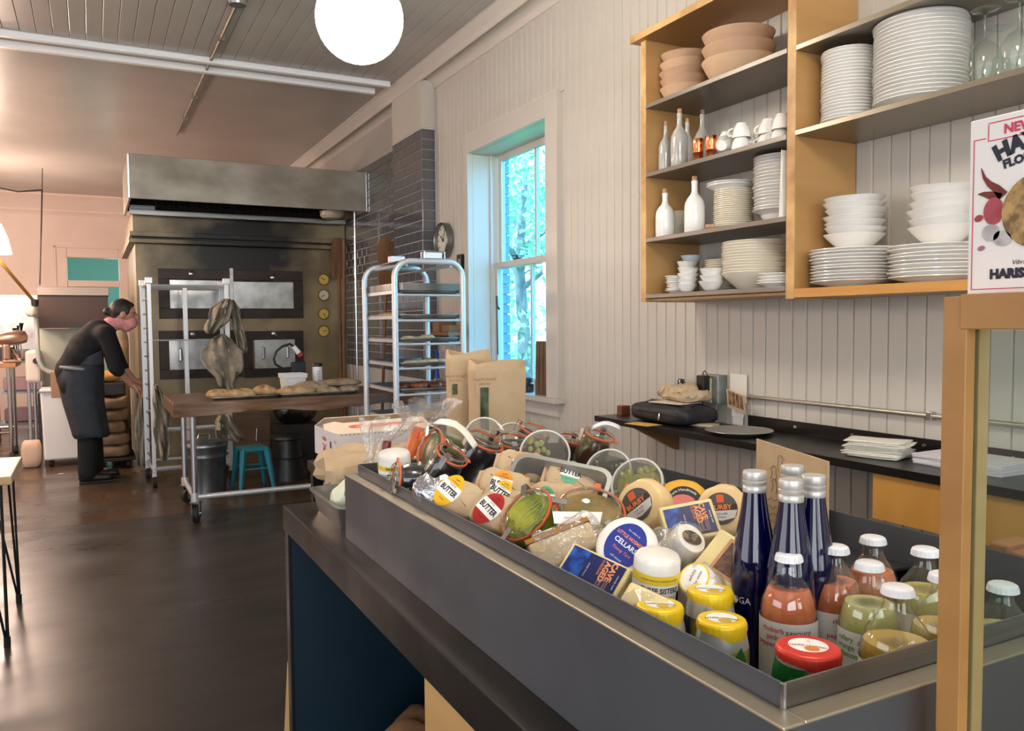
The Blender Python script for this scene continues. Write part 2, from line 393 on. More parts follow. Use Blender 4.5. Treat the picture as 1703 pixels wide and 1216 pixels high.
def sash(x, z0, z1, bot):
    s = bpy.data.objects.new('sash', None); COL.objects.link(s); s.parent = win
    a, b, t = 4.245, 5.340, .045
    wp('stile', x, x+.035, a, a+t, z0, z1, par=s); wp('stile', x, x+.035, b-t, b, z0, z1, par=s)
    wp('rail', x, x+.035, a+t, b-t, z0, z0+bot, par=s); wp('rail', x, x+.035, a+t, b-t, z1-.045, z1, par=s)
    m = (a+b)/2; wp('muntin', x+.004, x+.031, m-.011, m+.011, z0+bot, z1-.045, par=s)
    for p0, p1 in ((a+t, m-.011), (m+.011, b-t)): wp('pane', x+.015, x+.019, p0, p1, z0+bot, z1-.045, WG, 0, s)
sash(2.662, 1.80, 2.62, .045); sash(2.624, 0.957, 1.845, .07)
lk = MB(); lk.box(2.625, 2.66, 4.98, 5.04, 1.845, 1.857); lk.cyl((2.64, 5.01, 1.857), (2.64, 5.01, 1.875), .010); lk.box(2.60, 2.645, 5.005, 5.015, 1.865, 1.875)
lk.build('sash_lock', BLACKPL, win)
# brick reveal of the outer wall, blue skylight put into its colours
BRK = mat('skylit_brick', (120, 150, 190), 0.8, c2=(96, 124, 164), scale=12, bump=.3)
ob = struct(MB().box(2.705, 2.76, 5.40, 6.2, 0, 3.3).build('wall_outer', mat('outer_mortar', (150, 170, 200), .9), smooth=0))
pb = None
for r in range(34):
    if pb is None: pb = MB().box(2.707, 2.772, 5.372, 5.41, 0, .063).build('brick', BRK, ob, 0, bev=.004); o = pb
    else: o = pb.copy(); COL.objects.link(o)
    o.location = (0 if r % 2 else -.006, 0 if r % 2 else -.003, .60+r*.073)
# ---- outdoors beyond the window
struct(MB().box(2.9, 60, -10, 70, -.7, -.5).build('ground_outside', mat('lawn', (120, 160, 90), .9, c2=(90, 130, 70), scale=3), smooth=0))
LEAF = mat('sunlit_leaf', (150, 206, 110), .5, c2=(120, 190, 140), scale=.8)
BARK = mat('tree_bark', (120, 110, 100), .9, c2=(90, 84, 80), scale=6, bump=.4)
def tree(x, y, h, rad, n, label, seed, zc=.62, ls=.16):
    rnd = random.Random(seed); t = thing('garden_tree', label, 'tree', (x, y, -.5), group='trees outside the sash window')
    tr = MB(); tr.tube([(0, 0, 0), (.08, .1, h*.25), (-.05, .05, h*.5), (.05, -.1, h*.8)], [.17, .14, .10, .04], 8)
    for k in range(7):
        a = rnd.uniform(0, 2*PI); z = h*rnd.uniform(.25, .6); L = rad*rnd.uniform(.5, .9)
        tr.tube([(0, .05, z), (math.cos(a)*L*.5, math.sin(a)*L*.5, z+L*.35), (math.cos(a)*L, math.sin(a)*L, z+L*.5)], [.06, .04, .015], 6)
    tr.build('trunk', BARK, t)
    lf = MB(); blobs = [(rnd.gauss(0, rad*.45), rnd.gauss(0, rad*.45), h*zc+rnd.gauss(0, h*.17), rad*rnd.uniform(.25, .42)) for k in range(26)]
    for k in range(n):
        bx, by, bz, br = rnd.choice(blobs); v = Vector((rnd.gauss(0, 1), rnd.gauss(0, 1), rnd.gauss(0, 1))).normalized()*br*rnd.uniform(.4, 1)
        M = T(bx+v.x, by+v.y, bz+v.z) @ Euler((rnd.uniform(0, 6), rnd.uniform(0, 6), rnd.uniform(0, 6))).to_matrix().to_4x4()
        s = ls*rnd.uniform(.6, 1.2)
        lf.add([(0, -s/2, 0), (s*.28, 0, .02*s), (0, s/2, 0), (-s*.28, 0, .02*s)], [(0, 1, 2, 3)], M)
    o = lf.build('foliage', LEAF, t, 0); o['kind'] = 'stuff'
tree(7.6, 14.2, 6.2, 2.2, 2600, 'leafy tree with a slanting trunk close outside the sash window', 3)
tree(13.5, 27.5, 9.0, 3.8, 2400, 'paler tree farther off behind the one by the sash window', 8, ls=.3)
# ================================================================== WALL CABINETS
LSH = mat('grey_laminate_shelf', (128, 120, 110), 0.35, 0.3, c2=(118, 110, 100), scale=4)
cabL = thing('wall_cabinet', 'open birch plywood wall cabinet with grey shelves, left of the tall partition', 'cabinet', (2.3, 2.5, 1.49))
def part(nm, b, m, par, org, bev=.0015):
    b = (b[0]-org[0], b[1]-org[0], b[2]-org[1], b[3]-org[1], b[4]-org[2], b[5]-org[2])
    return MB().box(*b).build(nm, m, par, 0, bev=bev)
OL = (2.3, 2.5, 1.49)
def panel(nm, b, par, org):
    """plywood board with its layered front edge as a thin strip of its own"""
    o = part(nm, (b[0]+.003, *b[1:]), PLY, par, org); return o
part('side_panel', (2.153, 2.449, 2.880, 2.915, 1.49, 2.612), PLY, cabL, OL); part('edge_band', (2.150, 2.153, 2.880, 2.915, 1.49, 2.612), PLYE, cabL, OL, 0)
part('top_panel', (2.123, 2.449, 2.08, 2.955, 2.612, 2.640), PLY, cabL, OL); part('edge_band', (2.120, 2.123, 2.08, 2.955, 2.612, 2.640), PLYE, cabL, OL, 0)
SHZ = (2.338, 2.045, 1.765, 1.523)
for z in SHZ: part('shelf', (2.148, 2.449, 2.079, 2.879, z-.018, z), LSH, cabL, OL)
part('bottom_panel', (2.17, 2.449, 2.079, 2.879, 1.492, 1.504), PLY, cabL, OL)
cabR = thing('wall_cabinet', 'taller birch plywood wall cabinet at the right holding big plate stacks and glasses', 'cabinet', (2.3, 1.5, 1.49))
OR = (2.3, 1.5, 1.49)
part('partition', (2.153, 2.449, 2.040, 2.077, 1.478, 3.20), PLY, cabR, OR); part('edge_band', (2.150, 2.153, 2.040, 2.077, 1.478, 3.20), PLYE, cabR, OR, 0)
part('side_panel', (2.153, 2.449, 0.72, 0.757, 1.478, 3.20), PLY, cabR, OR)
for z in (2.335, 2.050): part('shelf', (2.148, 2.449, 0.758, 2.039, z-.018, z), mat('steel_shelf', (150, 142, 126), .3, .8), cabR, OR)
part('bottom_panel', (2.153, 2.449, 0.758, 2.039, 1.482, 1.512), PLY, cabR, OR); part('edge_band', (2.150, 2.153, 0.758, 2.039, 1.482, 1.512), wood('ply_front', (206, 150, 76), (190, 132, 62)), cabR, OR, 0)
part('top_panel', (2.153, 2.449, 0.758, 2.039, 3.17, 3.20), PLY, cabR, OR)

# ---- crockery makers (one mesh each, shared by the copies)
def plate_prof(r, h):
    return [(0, 0.002), (r*.52, 0.002), (r*.54, 0), (r*.58, 0), (r*.60, .003), (r*.97, h-.003), (r, h-.001), (r*.995, h+.001), (r*.95, h), (r*.62, .007), (r*.55, .006), (0, .006)]
def bowl_prof(r, h, foot=.45, curve=1.6, t=.004):
    P_ = [(0, .002), (r*foot*.9, .002), (r*foot*.93, 0), (r*foot, 0)]
    for i in range(1, 9): k = i/8; P_.append((r*foot+(r-r*foot)*(k**(1/curve)), h*k))
    P_.append((r-t*.5, h+.001))
    for i in range(8, -1, -1): k = i/8; P_.append((max(r*foot+(r-r*foot)*(k**(1/curve))-t, 0.001), max(h*k, t*1.2)))
    P_.append((0, t*1.2)); return P_
def spot(u0, u1, v, X):
    uc = (u0+u1)/2; p = at(uc, v, x=X); D = (p-CAM).dot(FW)
    k = RT.x*0+1
    return p.y, (u1-u0)/2*D/FPX
def stack(name, label, cat, group, prof, m, n, x, y, z, pitch, jit=.0015, tilt=0.0, seg=32, seed=1, same=None):
    rnd = random.Random(seed); first = same
    for i in range(n):
        if first is None:
            o = first = MB().lathe(prof, seg).build(name, m, None, 50)
        else: o = first.copy(); COL.objects.link(o)
        o.location = (x+rnd.uniform(-jit, jit), y+rnd.uniform(-jit, jit), z+i*pitch)
        o.rotation_euler = (rnd.uniform(-tilt, tilt), rnd.uniform(-tilt, tilt), rnd.uniform(0, 6)); tag(o, label.replace(' in the ', ', %s in the ' % nth(i, n), 1), cat, group)
    return first
WOODB = wood('pale_wooden_bowl', (214, 180, 146), (190, 152, 118), .6, 4, (1, 1, 3))
WOODB2 = wood('pinkish_wooden_bowl', (200, 164, 134), (176, 138, 108), .6, 4, (1, 1, 3))
# top shelf: wooden bowls
y, r = spot(1097, 1182, 140, 2.30)
for i, lb in enumerate(('lowest', 'second lowest', 'middle', 'second highest', 'topmost')):
    o = MB().lathe(bowl_prof(r*(1.0-.02*i), .062, .5, 1.7, .006), 36).build('wooden_bowl', WOODB if i in (0, 3) else WOODB2, None, 50)
    o.location = (2.30+random.uniform(-.004, .004), y+random.uniform(-.008, .008), SHZ[0]+.001+i*.0365); o.rotation_euler = (random.uniform(-.05, .05)*(i > 0), random.uniform(-.06, .06)*(i > 0), 0)
    tag(o, 'small pale wooden bowl, %s of the five-bowl stack on the top shelf' % lb, 'bowl', 'small wooden bowls')
y, r = spot(1168, 1290, 100, 2.305)
for i, lb in enumerate(('lower', 'middle', 'upper')):
    o = MB().lathe(bowl_prof(r*(1, .985, .97)[i], .088, .5, 1.8, .008), 40).build('wooden_bowl', (WOODB, WOODB2, WOODB2)[i], None, 50)
    o.location = (2.305, y+.002*i, SHZ[0]+.001+i*.052); tag(o, 'large wooden salad bowl, %s of the three-bowl stack on the top shelf' % lb, 'bowl', 'large wooden bowls')
# second shelf: bottles, copper cups, teacups
def bottle_prof(r, h, neck=.28, sh=.62):
    return [(0, .002), (r*.9, 0), (r, .006), (r*1.01, h*.3), (r, h*(sh-.12)), (r*.93, h*(sh-.03)), (r*.72, h*(sh+.05)), (r*.42, h*(sh+.12)), (r*neck*1.08, h*(sh+.18)), (r*neck, h*.93), (r*neck*1.12, h*.955), (r*neck*1.14, h), (r*neck*.8, h), (r*neck*.75, h-.02), (0, h-.02)]
CORK = mat('cork', (196, 150, 116), .8, c2=(176, 128, 96), scale=60)
def cork_bottle(u, vb, X, z, r, h, m, label, cork=True, grp='stoneware bottles'):
    p = at(u, vb, x=X); t = thing('stoneware_bottle', label, 'bottle', (X, p.y, z), group=grp)
    MB().lathe(bottle_prof(r, h), 28).build('body', m, t, 50)
    if cork: MB().lathe([(0, h-.012), (r*.21, h-.012), (r*.27, h+.016), (r*.25, h+.019), (0, h+.019)], 14).build('cork', CORK, t, 40)
cork_bottle(1107, 275, 2.235, SHZ[1], .032, .205, CERAMG, 'corked grey stoneware bottle nearest the cabinet side on the second shelf')
cork_bottle(1130, 265, 2.20, SHZ[1], .036, .222, CERAMG, 'tallest corked grey stoneware bottle at the front of the second shelf')
cork_bottle(1143, 262, 2.31, SHZ[1], .032, .215, CERAMG, 'corked grey stoneware bottle half hidden behind the tallest one')
cork_bottle(1168, 258, 2.33, SHZ[1], .036, .235, CERAMG, 'corked grey stoneware bottle at the back behind the copper cups')
COPPER = mat('polished_copper', (226, 140, 96), .22, 1.0)
def copper(u, X, z, label, inv=False):
    p = at(u, 250, x=X); n = 36
    pr = [(0, .001), (.017, 0), (.0185, .003), (.019, .025), (.0215, .027), (.0205, .034), (.0215, .041), (.0205, .048), (.0225, .055), (.0245, .082), (.0235, .083), (.021, .055), (.017, .01), (0, .01)]
    o = MB().lathe(pr, n, rf=lambda a, zz: 1+.035*math.cos(12*a)).build('copper_cup', COPPER, None, 60)
    o.location = (X, p.y, z); tag(o, label, 'cup', 'fluted copper cups')
copper(1161, 2.170, SHZ[1], 'fluted copper cup at the shelf front beside the grey bottles')
copper(1183, 2.180, SHZ[1], 'fluted copper cup between the grey bottles and white teacups')
cr = copper(1217, 2.41, SHZ[1]+.0, 'fluted copper cup standing at the back against the wall')
def teacup(X, y, z, rz, label, inv=True, lie=None, s=1.0):
    t = thing('teacup', label, 'cup', (X, y, z), group='white teacups')
    pr = [(0, .002), (.017, .002), (.018, 0), (.020, 0), (.021, .005), (.030, .02), (.0345, .04), (.036, .055), (.0365, .056), (.0345, .055), (.032, .04), (.027, .02), (.018, .008), (0, .007)]
    pr = [(a*s, b*s) for a, b in pr]
    a = MB().lathe(pr, 26).build('body', CERAM, t, 50)
    b = MB().tube([(.034*s, 0, .044*s), (.046*s, 0, .046*s), (.052*s, 0, .036*s), (.047*s, 0, .024*s), (.031*s, 0, .018*s)], .0038*s, 8).build('handle', CERAM, t)
    if lie: t.rotation_euler = lie
    elif inv: t.rotation_euler = (PI, 0, rz); t.location.z += .056*s
    else: t.rotation_euler = (0, 0, rz)
    return t
for u, X, zz, rz, lb in ((1206, 2.24, 0, .9, 'lower teacup of the left upside-down pair beside the copper cup'), (1208, 2.245, .045, 2.4, 'upper teacup of the left upside-down pair beside the copper cup'),
                     (1232, 2.20, 0, .7, 'lower teacup of the right upside-down pair at the shelf front'), (1233, 2.205, .047, 2.5, 'upper teacup of the right upside-down pair at the shelf front')):
    teacup(X, at(u, 240, x=X).y, SHZ[1]+zz+.001, rz, 'white '+lb)
teacup(2.172, at(1200, 250, x=2.172).y, SHZ[1]+.033, 1.0, 'white teacup lying on its side at the front edge of the second shelf', lie=(0, 1.35, .6))
teacup(2.27, at(1256, 225, x=2.27).y, SHZ[1]+.034, 1.0, 'white teacup tipped over, leftmost of the tipped ones', lie=(0, 1.3, 2.2))
for u, zz, lb in ((1275, 0, 'lower'), (1277, .047, 'upper')): teacup(2.25, at(u, 220, x=2.25).y, SHZ[1]+zz+.001, 2.0, 'white %s teacup of the upside-down pair amid the tipped cups' % lb)
for u, zz, lb in ((1297, 0, 'lower'), (1300, .047, 'upper')): teacup(2.24, at(u, 215, x=2.24).y, SHZ[1]+zz+.001, 2.6, 'white %s teacup of the pair against the partition' % lb)
# third shelf
cork_bottle(1106, 392, 2.21, SHZ[2], .041, .190, CERAM, 'white stoneware bottle without a cork on the third shelf')
cork_bottle(1155, 388, 2.22, SHZ[2], .042, .215, CERAM, 'white stoneware bottle with a cork on the third shelf')
y, r = spot(1122, 1146, 380, 2.35); stack('small_bowl', 'cream bowl in the stack hidden between the two white bottles', 'bowl', 'cream bowls behind the bottles', bowl_prof(.055, .03, .5), CERAMC, 9, 2.35, y, SHZ[2], .012, .002)
o = MB().cyl((-.016, 0, .010), (.016, 0, .010), .0095, .0105, 14).build('loose_cork', CORK); o.location = (2.175, at(1181, 375, x=2.175).y, SHZ[2]); o.rotation_euler = (0, 0, 2.2); tag(o, 'loose cork lying beside the corked white bottle', 'cork')
y, r = spot(1187, 1252, 360, 2.29); stack('side_plate', 'cream side plate in the straight stack right of the white bottles', 'plate', 'cream side plates', plate_prof(r, .016), CERAMC, 19, 2.29, y, SHZ[2], .0078)
for i, lb in enumerate(('lower', 'upper')):
    o = MB().lathe(plate_prof(r*1.22, .022), 36).build('soup_plate', CERAM); o.location = (2.285, y+.012, SHZ[2]+.155+i*.010); tag(o, 'wide white soup plate, %s of two crowning the cream side plates' % lb, 'plate', 'soup plates on the side plate stack')
y, r = spot(1247, 1345, 340, 2.31); stack('dinner_plate', 'white plate in the tall leaning stack beside the menu cards', 'plate', 'leaning white plates', plate_prof(r*.93, .02), CERAM, 17, 2.315, y-.005, SHZ[2]+.032, .0122, .003, .012)
o = MB().lathe(bowl_prof(.075, .034, .6), 32).build('shallow_bowl', CERAM); o.location = (2.315, y-.005, SHZ[2]); tag(o, 'shallow white bowl under the tall leaning plate stack', 'bowl')
y0 = at(1298, 300, x=2.165).y
for i in range(5):
    o = MB().box(-.055, .055, -.0012, .0012, 0, (.235, .20, .21, .10, .10)[i]).build('menu_card', PAPER); o.location = (2.222, y0+.007-.006*i, SHZ[2]+.001); o.rotation_euler = (0.035*(1 if i < 3 else 0), 0, -.04*i)
    tag(o, ('tallest white menu card against the cabinet partition', 'second tallest white menu card leaning by the partition', 'white menu card in the middle of the leaning set', 'short white card in front of the tall menu cards', 'frontmost short white card on the third shelf')[i], 'card', 'menu cards')
# bottom shelf
y, r = spot(1110, 1150, 480, 2.24); stack('saucer', 'white saucer in the small stack in the corner of the bottom shelf', 'saucer', 'saucers on the bottom shelf', plate_prof(.062, .014), CERAM, 8, 2.245, y, SHZ[3], .0085, .004, .02)
y, r = spot(1132, 1164, 480, 2.20)
stack('small_bowl', 'small white bowl in the left front stack on the bottom shelf', 'bowl', 'small bowls, left front stack', bowl_prof(.041, .034, .45), CERAM, 4, 2.185, y, SHZ[3], .0205, .002, .03)
y, r = spot(1160, 1203, 480, 2.19)
stack('small_bowl', 'small white bowl in the right front stack on the bottom shelf', 'bowl', 'small bowls, right front stack', bowl_prof(.051, .040, .4), CERAM, 3, 2.195, y, SHZ[3], .0235, .003, .07, seed=5)
y, r = spot(1124, 1163, 440, 2.29)
stack('small_bowl', 'white bowl in the taller stack behind the small bowl stacks', 'bowl', 'small bowls, back stack', bowl_prof(.046, .036, .45), CERAM, 5, 2.30, y+.012, SHZ[3], .0255, .002, .03)
o = MB().lathe(bowl_prof(.046, .036, .45), 32).build('small_bowl', mat('pale_blue_ceramic', (206, 216, 222), .15)); o.location = (2.31, y, SHZ[3]+.1275); tag(o, 'pale blue bowl on top of the back stack on the bottom shelf', 'bowl')
y, r = spot(1169, 1232, 460, 2.33); stack('side_plate', 'cream plate in the stack behind the small bowls on the bottom shelf', 'plate', 'cream plates at the back of the bottom shelf', plate_prof(r, .016), CERAMC, 14, 2.34, y, SHZ[3], .009, .002)
y, r = spot(1203, 1318, 440, 2.31)
pasta = [(0, .002), (r*.42, .002), (r*.44, 0), (r*.48, 0), (r*.52, .004), (r*.75, .03), (r*.92, .052), (r, .066), (r*.99, .068), (r*.95, .062), (r*.72, .036), (r*.45, .012), (0, .011)]
stack('pasta_bowl', 'deep cream bowl in the big nested stack on the bottom shelf', 'bowl', 'nested cream pasta bowls', [(a*.97, b) for a, b in pasta], CERAMC, 12, 2.30, y, SHZ[3], .0108, .002, .01, 40)
y, r = spot(1253, 1330, 470, 2.22); stack('side_plate', 'white plate in the short stack in front of the nested cream bowls', 'plate', 'short plate stack in front of the nested bowls', plate_prof(r*.95, .016), CERAM, 4, 2.225, y-.01, SHZ[3], .011, .004, .01)
# right cabinet, middle shelf
y, r = spot(1368, 1458, 150, 2.28); stack('side_plate', 'white side plate in the stack against the tall partition', 'plate', 'side plates by the partition', plate_prof(r*.97, .018), CERAM, 22, 2.275, y, 2.051, .0107, .002, .005, 36)
y, r = spot(1455, 1607, 100, 2.30); stack('dinner_plate', 'white dinner plate in the tallest stack beside the wine glasses', 'plate', 'tallest dinner plate stack', plate_prof(r*.96, .022), CERAM, 22, 2.30, y, 2.051, .0118, .002, .004, 48)
wg = [(0, .002), (.034, .002), (.036, .003), (.034, .005), (.008, .010), (.0042, .02), (.0038, .075), (.007, .085), (.025, .097), (.040, .118), (.045, .145), (.042, .175), (.036, .20)]
for i, (u, X, lb) in enumerate(((1637, 2.20, 'nearest the tall dinner plates, at the front'), (1662, 2.37, 'at the back behind the front one'), (1694, 2.20, 'second from the plates along the front'), (1719, 2.37, 'second from the plates at the back'), (1750, 2.20, 'farthest from the plates, at the picture edge'))):
    o = MB().lathe(wg, 32).build('wine_glass', GLASS, None, 60); p = at(u, 90, x=X); o.location = (X, p.y, 2.051+.2005); o.rotation_euler = (PI, 0, 0); tag(o, 'upside-down clear wine glass '+lb, 'glass', 'wine glasses')
# right cabinet, bottom
y, r = spot(1349, 1503, 440, 2.29); yl, rl = y, r
stack('dinner_plate', 'white dinner plate in the low stack under the left bowls', 'plate', 'dinner plates under the left bowls', plate_prof(r*.95, .019), CERAM, 11, 2.285, y, 1.513, .0105, .004, .008, 44, seed=2)
y2, r2 = spot(1369, 1474, 370, 2.285)
stack('soup_bowl', 'white bowl in the left stack standing on dinner plates', 'bowl', 'left bowls on the dinner plates', bowl_prof(r2*.93, .048, .42, 1.4), CERAM, 7, 2.285, y2, 1.513+11*.0105+.012, .0205, .004, .04, 40, seed=3)
y, r = spot(1481, 1640, 440, 2.29)
stack('dinner_plate', 'white dinner plate in the stack under the right bowls', 'plate', 'dinner plates under the right bowls', plate_prof(r*.95, .019), CERAM, 9, 2.285, y, 1.513, .0115, .004, .01, 44, seed=4)
y2, r2 = spot(1512, 1625, 370, 2.285)
stack('soup_bowl', 'white bowl in the right stack beside the cracker box', 'bowl', 'right bowls on the dinner plates', bowl_prof(r2*.95, .054, .42, 1.4), CERAM, 6, 2.285, y2, 1.513+9*.0115+.012, .024, .005, .07, 40, seed=6)

# ================================================================== BLACK WALL COUNTER
CT = mat('black_counter_steel', (36, 33, 31), .28, .4, c2=(28, 26, 25), scale=3, r2=.4)
wc = thing('wall_counter', 'long black counter shelf fixed to the boarded wall under the cabinets', 'counter', (2.3, 2.2, .90))
WO = (2.3, 2.2, .90)
ZT = .957
part('top', (2.128, 2.449, 0.60, 3.25, ZT-.02, ZT), CT, wc, WO, .002); part('front_lip', (2.124, 2.130, 0.60, 3.252, ZT-.026, ZT), CT, wc, WO, .001)
part('wall_flange', (2.440, 2.449, 0.60, 2.56, ZT, 1.008), CT, wc, WO, .001)
for yy in (2.30, 2.03, 1.745, 1.45, 1.15):
    o = MB().cyl((2.436-WO[0], yy-WO[1], .985-WO[2]), (2.440-WO[0], yy-WO[1], .985-WO[2]), .007, .008, 12).build('screw', CHROME, wc)
BRW = wood('bracket_wood', (150, 112, 66), (130, 94, 54))
for yy in (3.02,):
    MB().prism([(2.16-WO[0], ZT-.021-WO[2]), (2.449-WO[0], ZT-.021-WO[2]), (2.449-WO[0], .80-WO[2]), (2.43-WO[0], .80-WO[2])], yy-WO[1], yy+.03-WO[1], 'y').build('bracket', BRW, wc, 0, bev=.001)
dw = thing('wooden_box', 'honey coloured plywood box hung under the black counter', 'box', (2.3, 1.39, .78))
MB().box(-.16, .149, -.45, .31, .008, .155).build('body', PLY, dw, 0, bev=.002)
MB().box(-.163, -.16, -.45, .31, .008, .155).build('front_panel', wood('honey_front', (214, 158, 80), (196, 138, 64), .4, 2, (1, 5, 1)), dw, 0)
# things on the black counter
BAGM = mat('black_quilted_nylon', (30, 30, 33), .55, c2=(44, 44, 48), scale=30, bump=.5, bscale=18)
bag = thing('shoulder_bag', 'black padded nylon bag lying on the wall counter', 'bag', (2.29, at(1112, 692, x=2.25).y+.02, ZT))
BY_ = bag.location.y
def pillow(nx, ny, sx, sy, h, seed=0, wr=.006, pw=2.6, ez=.5):
    rnd = random.Random(seed); ph = [rnd.uniform(0, 6) for _ in range(8)]
    def f(u, v):
        a, b = u*2*PI, (v-.5)*PI
        ca, sa, cb, sb = math.cos(a), math.sin(a), math.cos(b), math.sin(b)
        e = 2/pw
        def sg(x): return math.copysign(abs(x)**e, x)
        x = sx*sg(ca)*abs(cb)**ez; y = sy*sg(sa)*abs(cb)**ez; z = h*(math.copysign(abs(sb)**(ez*2), sb)*.5+.5)
        k = wr*(math.sin(5*x/sx+ph[0])*math.cos(4*y/sy+ph[1])+.6*math.sin(9*x/sx+7*y/sy+ph[2]))
        return (x+k*.6, y+k*.6, max(z+k*(1 if sb > 0 else 0), 0))
    return f
def crumple(f, nu, nv, amt, seed):
    m_ = MB().grid(f, nu, nv, cu=True); rn_ = random.Random(seed)
    m_.v = [(x+rn_.uniform(-amt, amt), y+rn_.uniform(-amt, amt), max(0, z+rn_.uniform(-amt, amt)*(z > .01))) if nu <= i < nu*(nv-1) else (x, y, z) for i, (x, y, z) in enumerate(m_.v)]
    return m_
b_ = crumple(pillow(1, 1, .112, .20, .085, 3, .005, 6, .34), 44, 15, .0022, 2).build('body', BAGM, bag, 50)
MB().tube([(-.112, -.17, .045), (-.116, -.05, .05), (-.116, .08, .05), (-.10, .18, .045)], .0025, 6).build('zip', mat('dark_zip', (60, 56, 52), .4, .5), bag)
MB().tube([(-.115, -.05, .05), (-.118, -.052, .035), (-.119, -.05, .02)], .003, 6).build('zip_pull', CHROME, bag)
MB().tube([(-.07, -.10, .075), (-.02, -.16, .085), (.05, -.10, .08), (.06, .05, .078), (-.03, .12, .08), (-.09, .1, .055)], .006, 6).build('strap', BLACKPL, bag)
cl = crumple(pillow(1, 1, .075, .135, .062, 9, .013, 3, .42), 26, 11, .008, 5).build('folded_cloth', mat('beige_cloth', (206, 188, 158), .85, c2=(180, 156, 122), scale=25, bump=.5, bscale=20), None, 60)
cl.location = (2.34, BY_-.02, ZT+.092); tag(cl, 'crumpled beige cloth lying on top of the black bag', 'cloth')
pp = MB().box(-.07, .07, -.09, .09, 0, .003).build('paper_sheet', mat('pinkish_paper', (222, 206, 196), .7)); pp.location = (2.275, BY_-.03, ZT+.089); pp.rotation_euler = (0, 0, .2); tag(pp, 'sheet of paper between the black bag and the beige cloth', 'paper')
rb = MB().box(-.025, .025, -.02, .02, 0, .045).build('brown_block', wood('brown_block', (120, 66, 40), (100, 52, 30)), None, 0, bev=.002); p = at(1037, 690, z=ZT); rb.location = (p.x, p.y, ZT); tag(rb, 'small reddish brown wooden block at the far end of the black counter', 'block')
hd = thing('sunglasses_case', 'dark glossy tube sticking up behind the beige cloth', 'case', (2.38, BY_+.07, ZT+.05), rot=Euler((0, .30, .6)))
MB().lathe([(0, 0), (.016, .001), (.018, .008), (.018, .125), (.014, .135), (0, .138)], 18).build('body', mat('dark_gloss', (40, 38, 40), .1, coat=1), hd); MB().cyl((0, 0, .10), (0, 0, .105), .0186, n=18).build('band', CHROME, hd)
ey = MB().box(-.045, .045, -.07, .07, 0, .0012).build('yellow_envelope', mat('yellow_paper', (222, 176, 82), .6)); p = at(1066, 706, z=ZT); ey.location = (p.x+.01, p.y, ZT); ey.rotation_euler = (0, 0, .15); tag(ey, 'flat yellow envelope in front of the black bag', 'envelope')
nb = thing('notebook', 'cream notebook lying half under the black bag', 'notebook', at(1168, 708, z=ZT), rz=.35)
MB().box(-.028, .028, -.065, .065, .002, .009).build('pages', mat('cream_pages', (222, 208, 176), .7), nb, 0); MB().box(-.03, .03, -.067, .067, .009, .011).build('cover', mat('buff_cover', (206, 190, 156), .6), nb, 0, bev=.0005)
MB().box(-.03, .03, -.067, .067, 0, .002).build('cover', MATS['buff_cover'], nb, 0)
ob_ = thing('outlet_box', 'grey metal outlet box with cream sockets on the boarded wall', 'outlet box', (2.449, at(1187, 650, x=2.42).y, 1.055))
OY_ = ob_.location.y
MB().box(-.055, 0, -.055, .055, -.01, .115).build('box', mat('galvanised_box', (158, 166, 162), .4, .7, c2=(140, 148, 146), scale=20), ob_, 0, bev=.003)
for k, yy in enumerate((.032, -.002)):
    s_ = MB().box(-.060, -.055, yy-.014, yy+.014, -.008, .10).build('socket', mat('cream_bakelite', (214, 196, 160), .4), ob_, 0, bev=.001)
    for zz in (.025, .075):
        for dy in (-.005, .005): MB().box(-.0605, -.0598, yy+dy-.001, yy+dy+.001, zz-.004, zz+.004).build('slot', BLACKPL, s_, 0)
ad = thing('power_adapter', 'black plug-in power adapter hanging in the outlet box', 'adapter', (2.383, OY_+.012, 1.135))
MB().box(-.032, .004, -.024, .024, -.035, .032).build('body', BLACKPL, ad, 0, bev=.004)
MB().tube([(-.014, 0, .032), (-.016, -.004, .048), (-.02, -.02, .054), (-.022, -.036, .04), (-.02, -.042, .01), (-.015, -.03, -.03), (-.02, -.01, -.06), (-.018, .0, -.10)], .0022, 6).build('cord', BLACKPL, ad)
cn = thing('wall_conduit', 'thin grey conduit pipe running along the boarded wall above the counter', 'pipe', (2.435, 1.6, 1.086))
MB().cyl((0, -1.0, 0), (0, .945, 0), .0085, n=12).build('pipe', mat('galvanised_pipe', (176, 172, 160), .35, .8), cn); MB().box(-.012, .014, .11, .13, -.014, .014).build('clip', CHROME, cn, 0, bev=.002); MB().box(-.012, .014, -.33, -.31, -.014, .014).build('clip', CHROME, cn, 0, bev=.002)
MB().cyl((0, .925, 0), (0, .952, 0), .012, n=12).build('coupling', CHROME, cn)
ph = thing('postcard', 'brown photo postcard with dark stripes tucked by the outlet box', 'postcard', (2.40, at(1224, 668, x=2.40).y, 1.06), rot=Euler((.25, -.35, 0)))
MB().box(-.0015, .0015, -.05, .05, -.04, .05).build('card', mat('postcard_base', (206, 184, 156), .5), ph, 0)
for k in range(4): MB().box(-.003, -.0016, -.042+k*.022, -.026+k*.022, -.02, .046).build('print', mat('postcard_print', (112, 72, 48), .5, c2=(176, 138, 104), scale=40), ph, 0)
nt_ = thing('paper_notes', 'handwritten paper notes hanging on the wall behind the steel plate', 'note', (2.436, at(1228, 680, x=2.436).y, ZT))
MB().box(-.003, -.001, -.034, .036, .04, .115).build('sheet', PAPER, nt_, 0); MB().box(-.001, .0008, -.028, .032, .002, .1).build('sheet', mat('grey_paper', (206, 204, 200), .7), nt_, 0)
MB().box(.003, .0045, -.045, .055, .10, .22).build('sheet', mat('wall_paper_note', (224, 218, 206), .7), nt_, 0)
sb = MB()
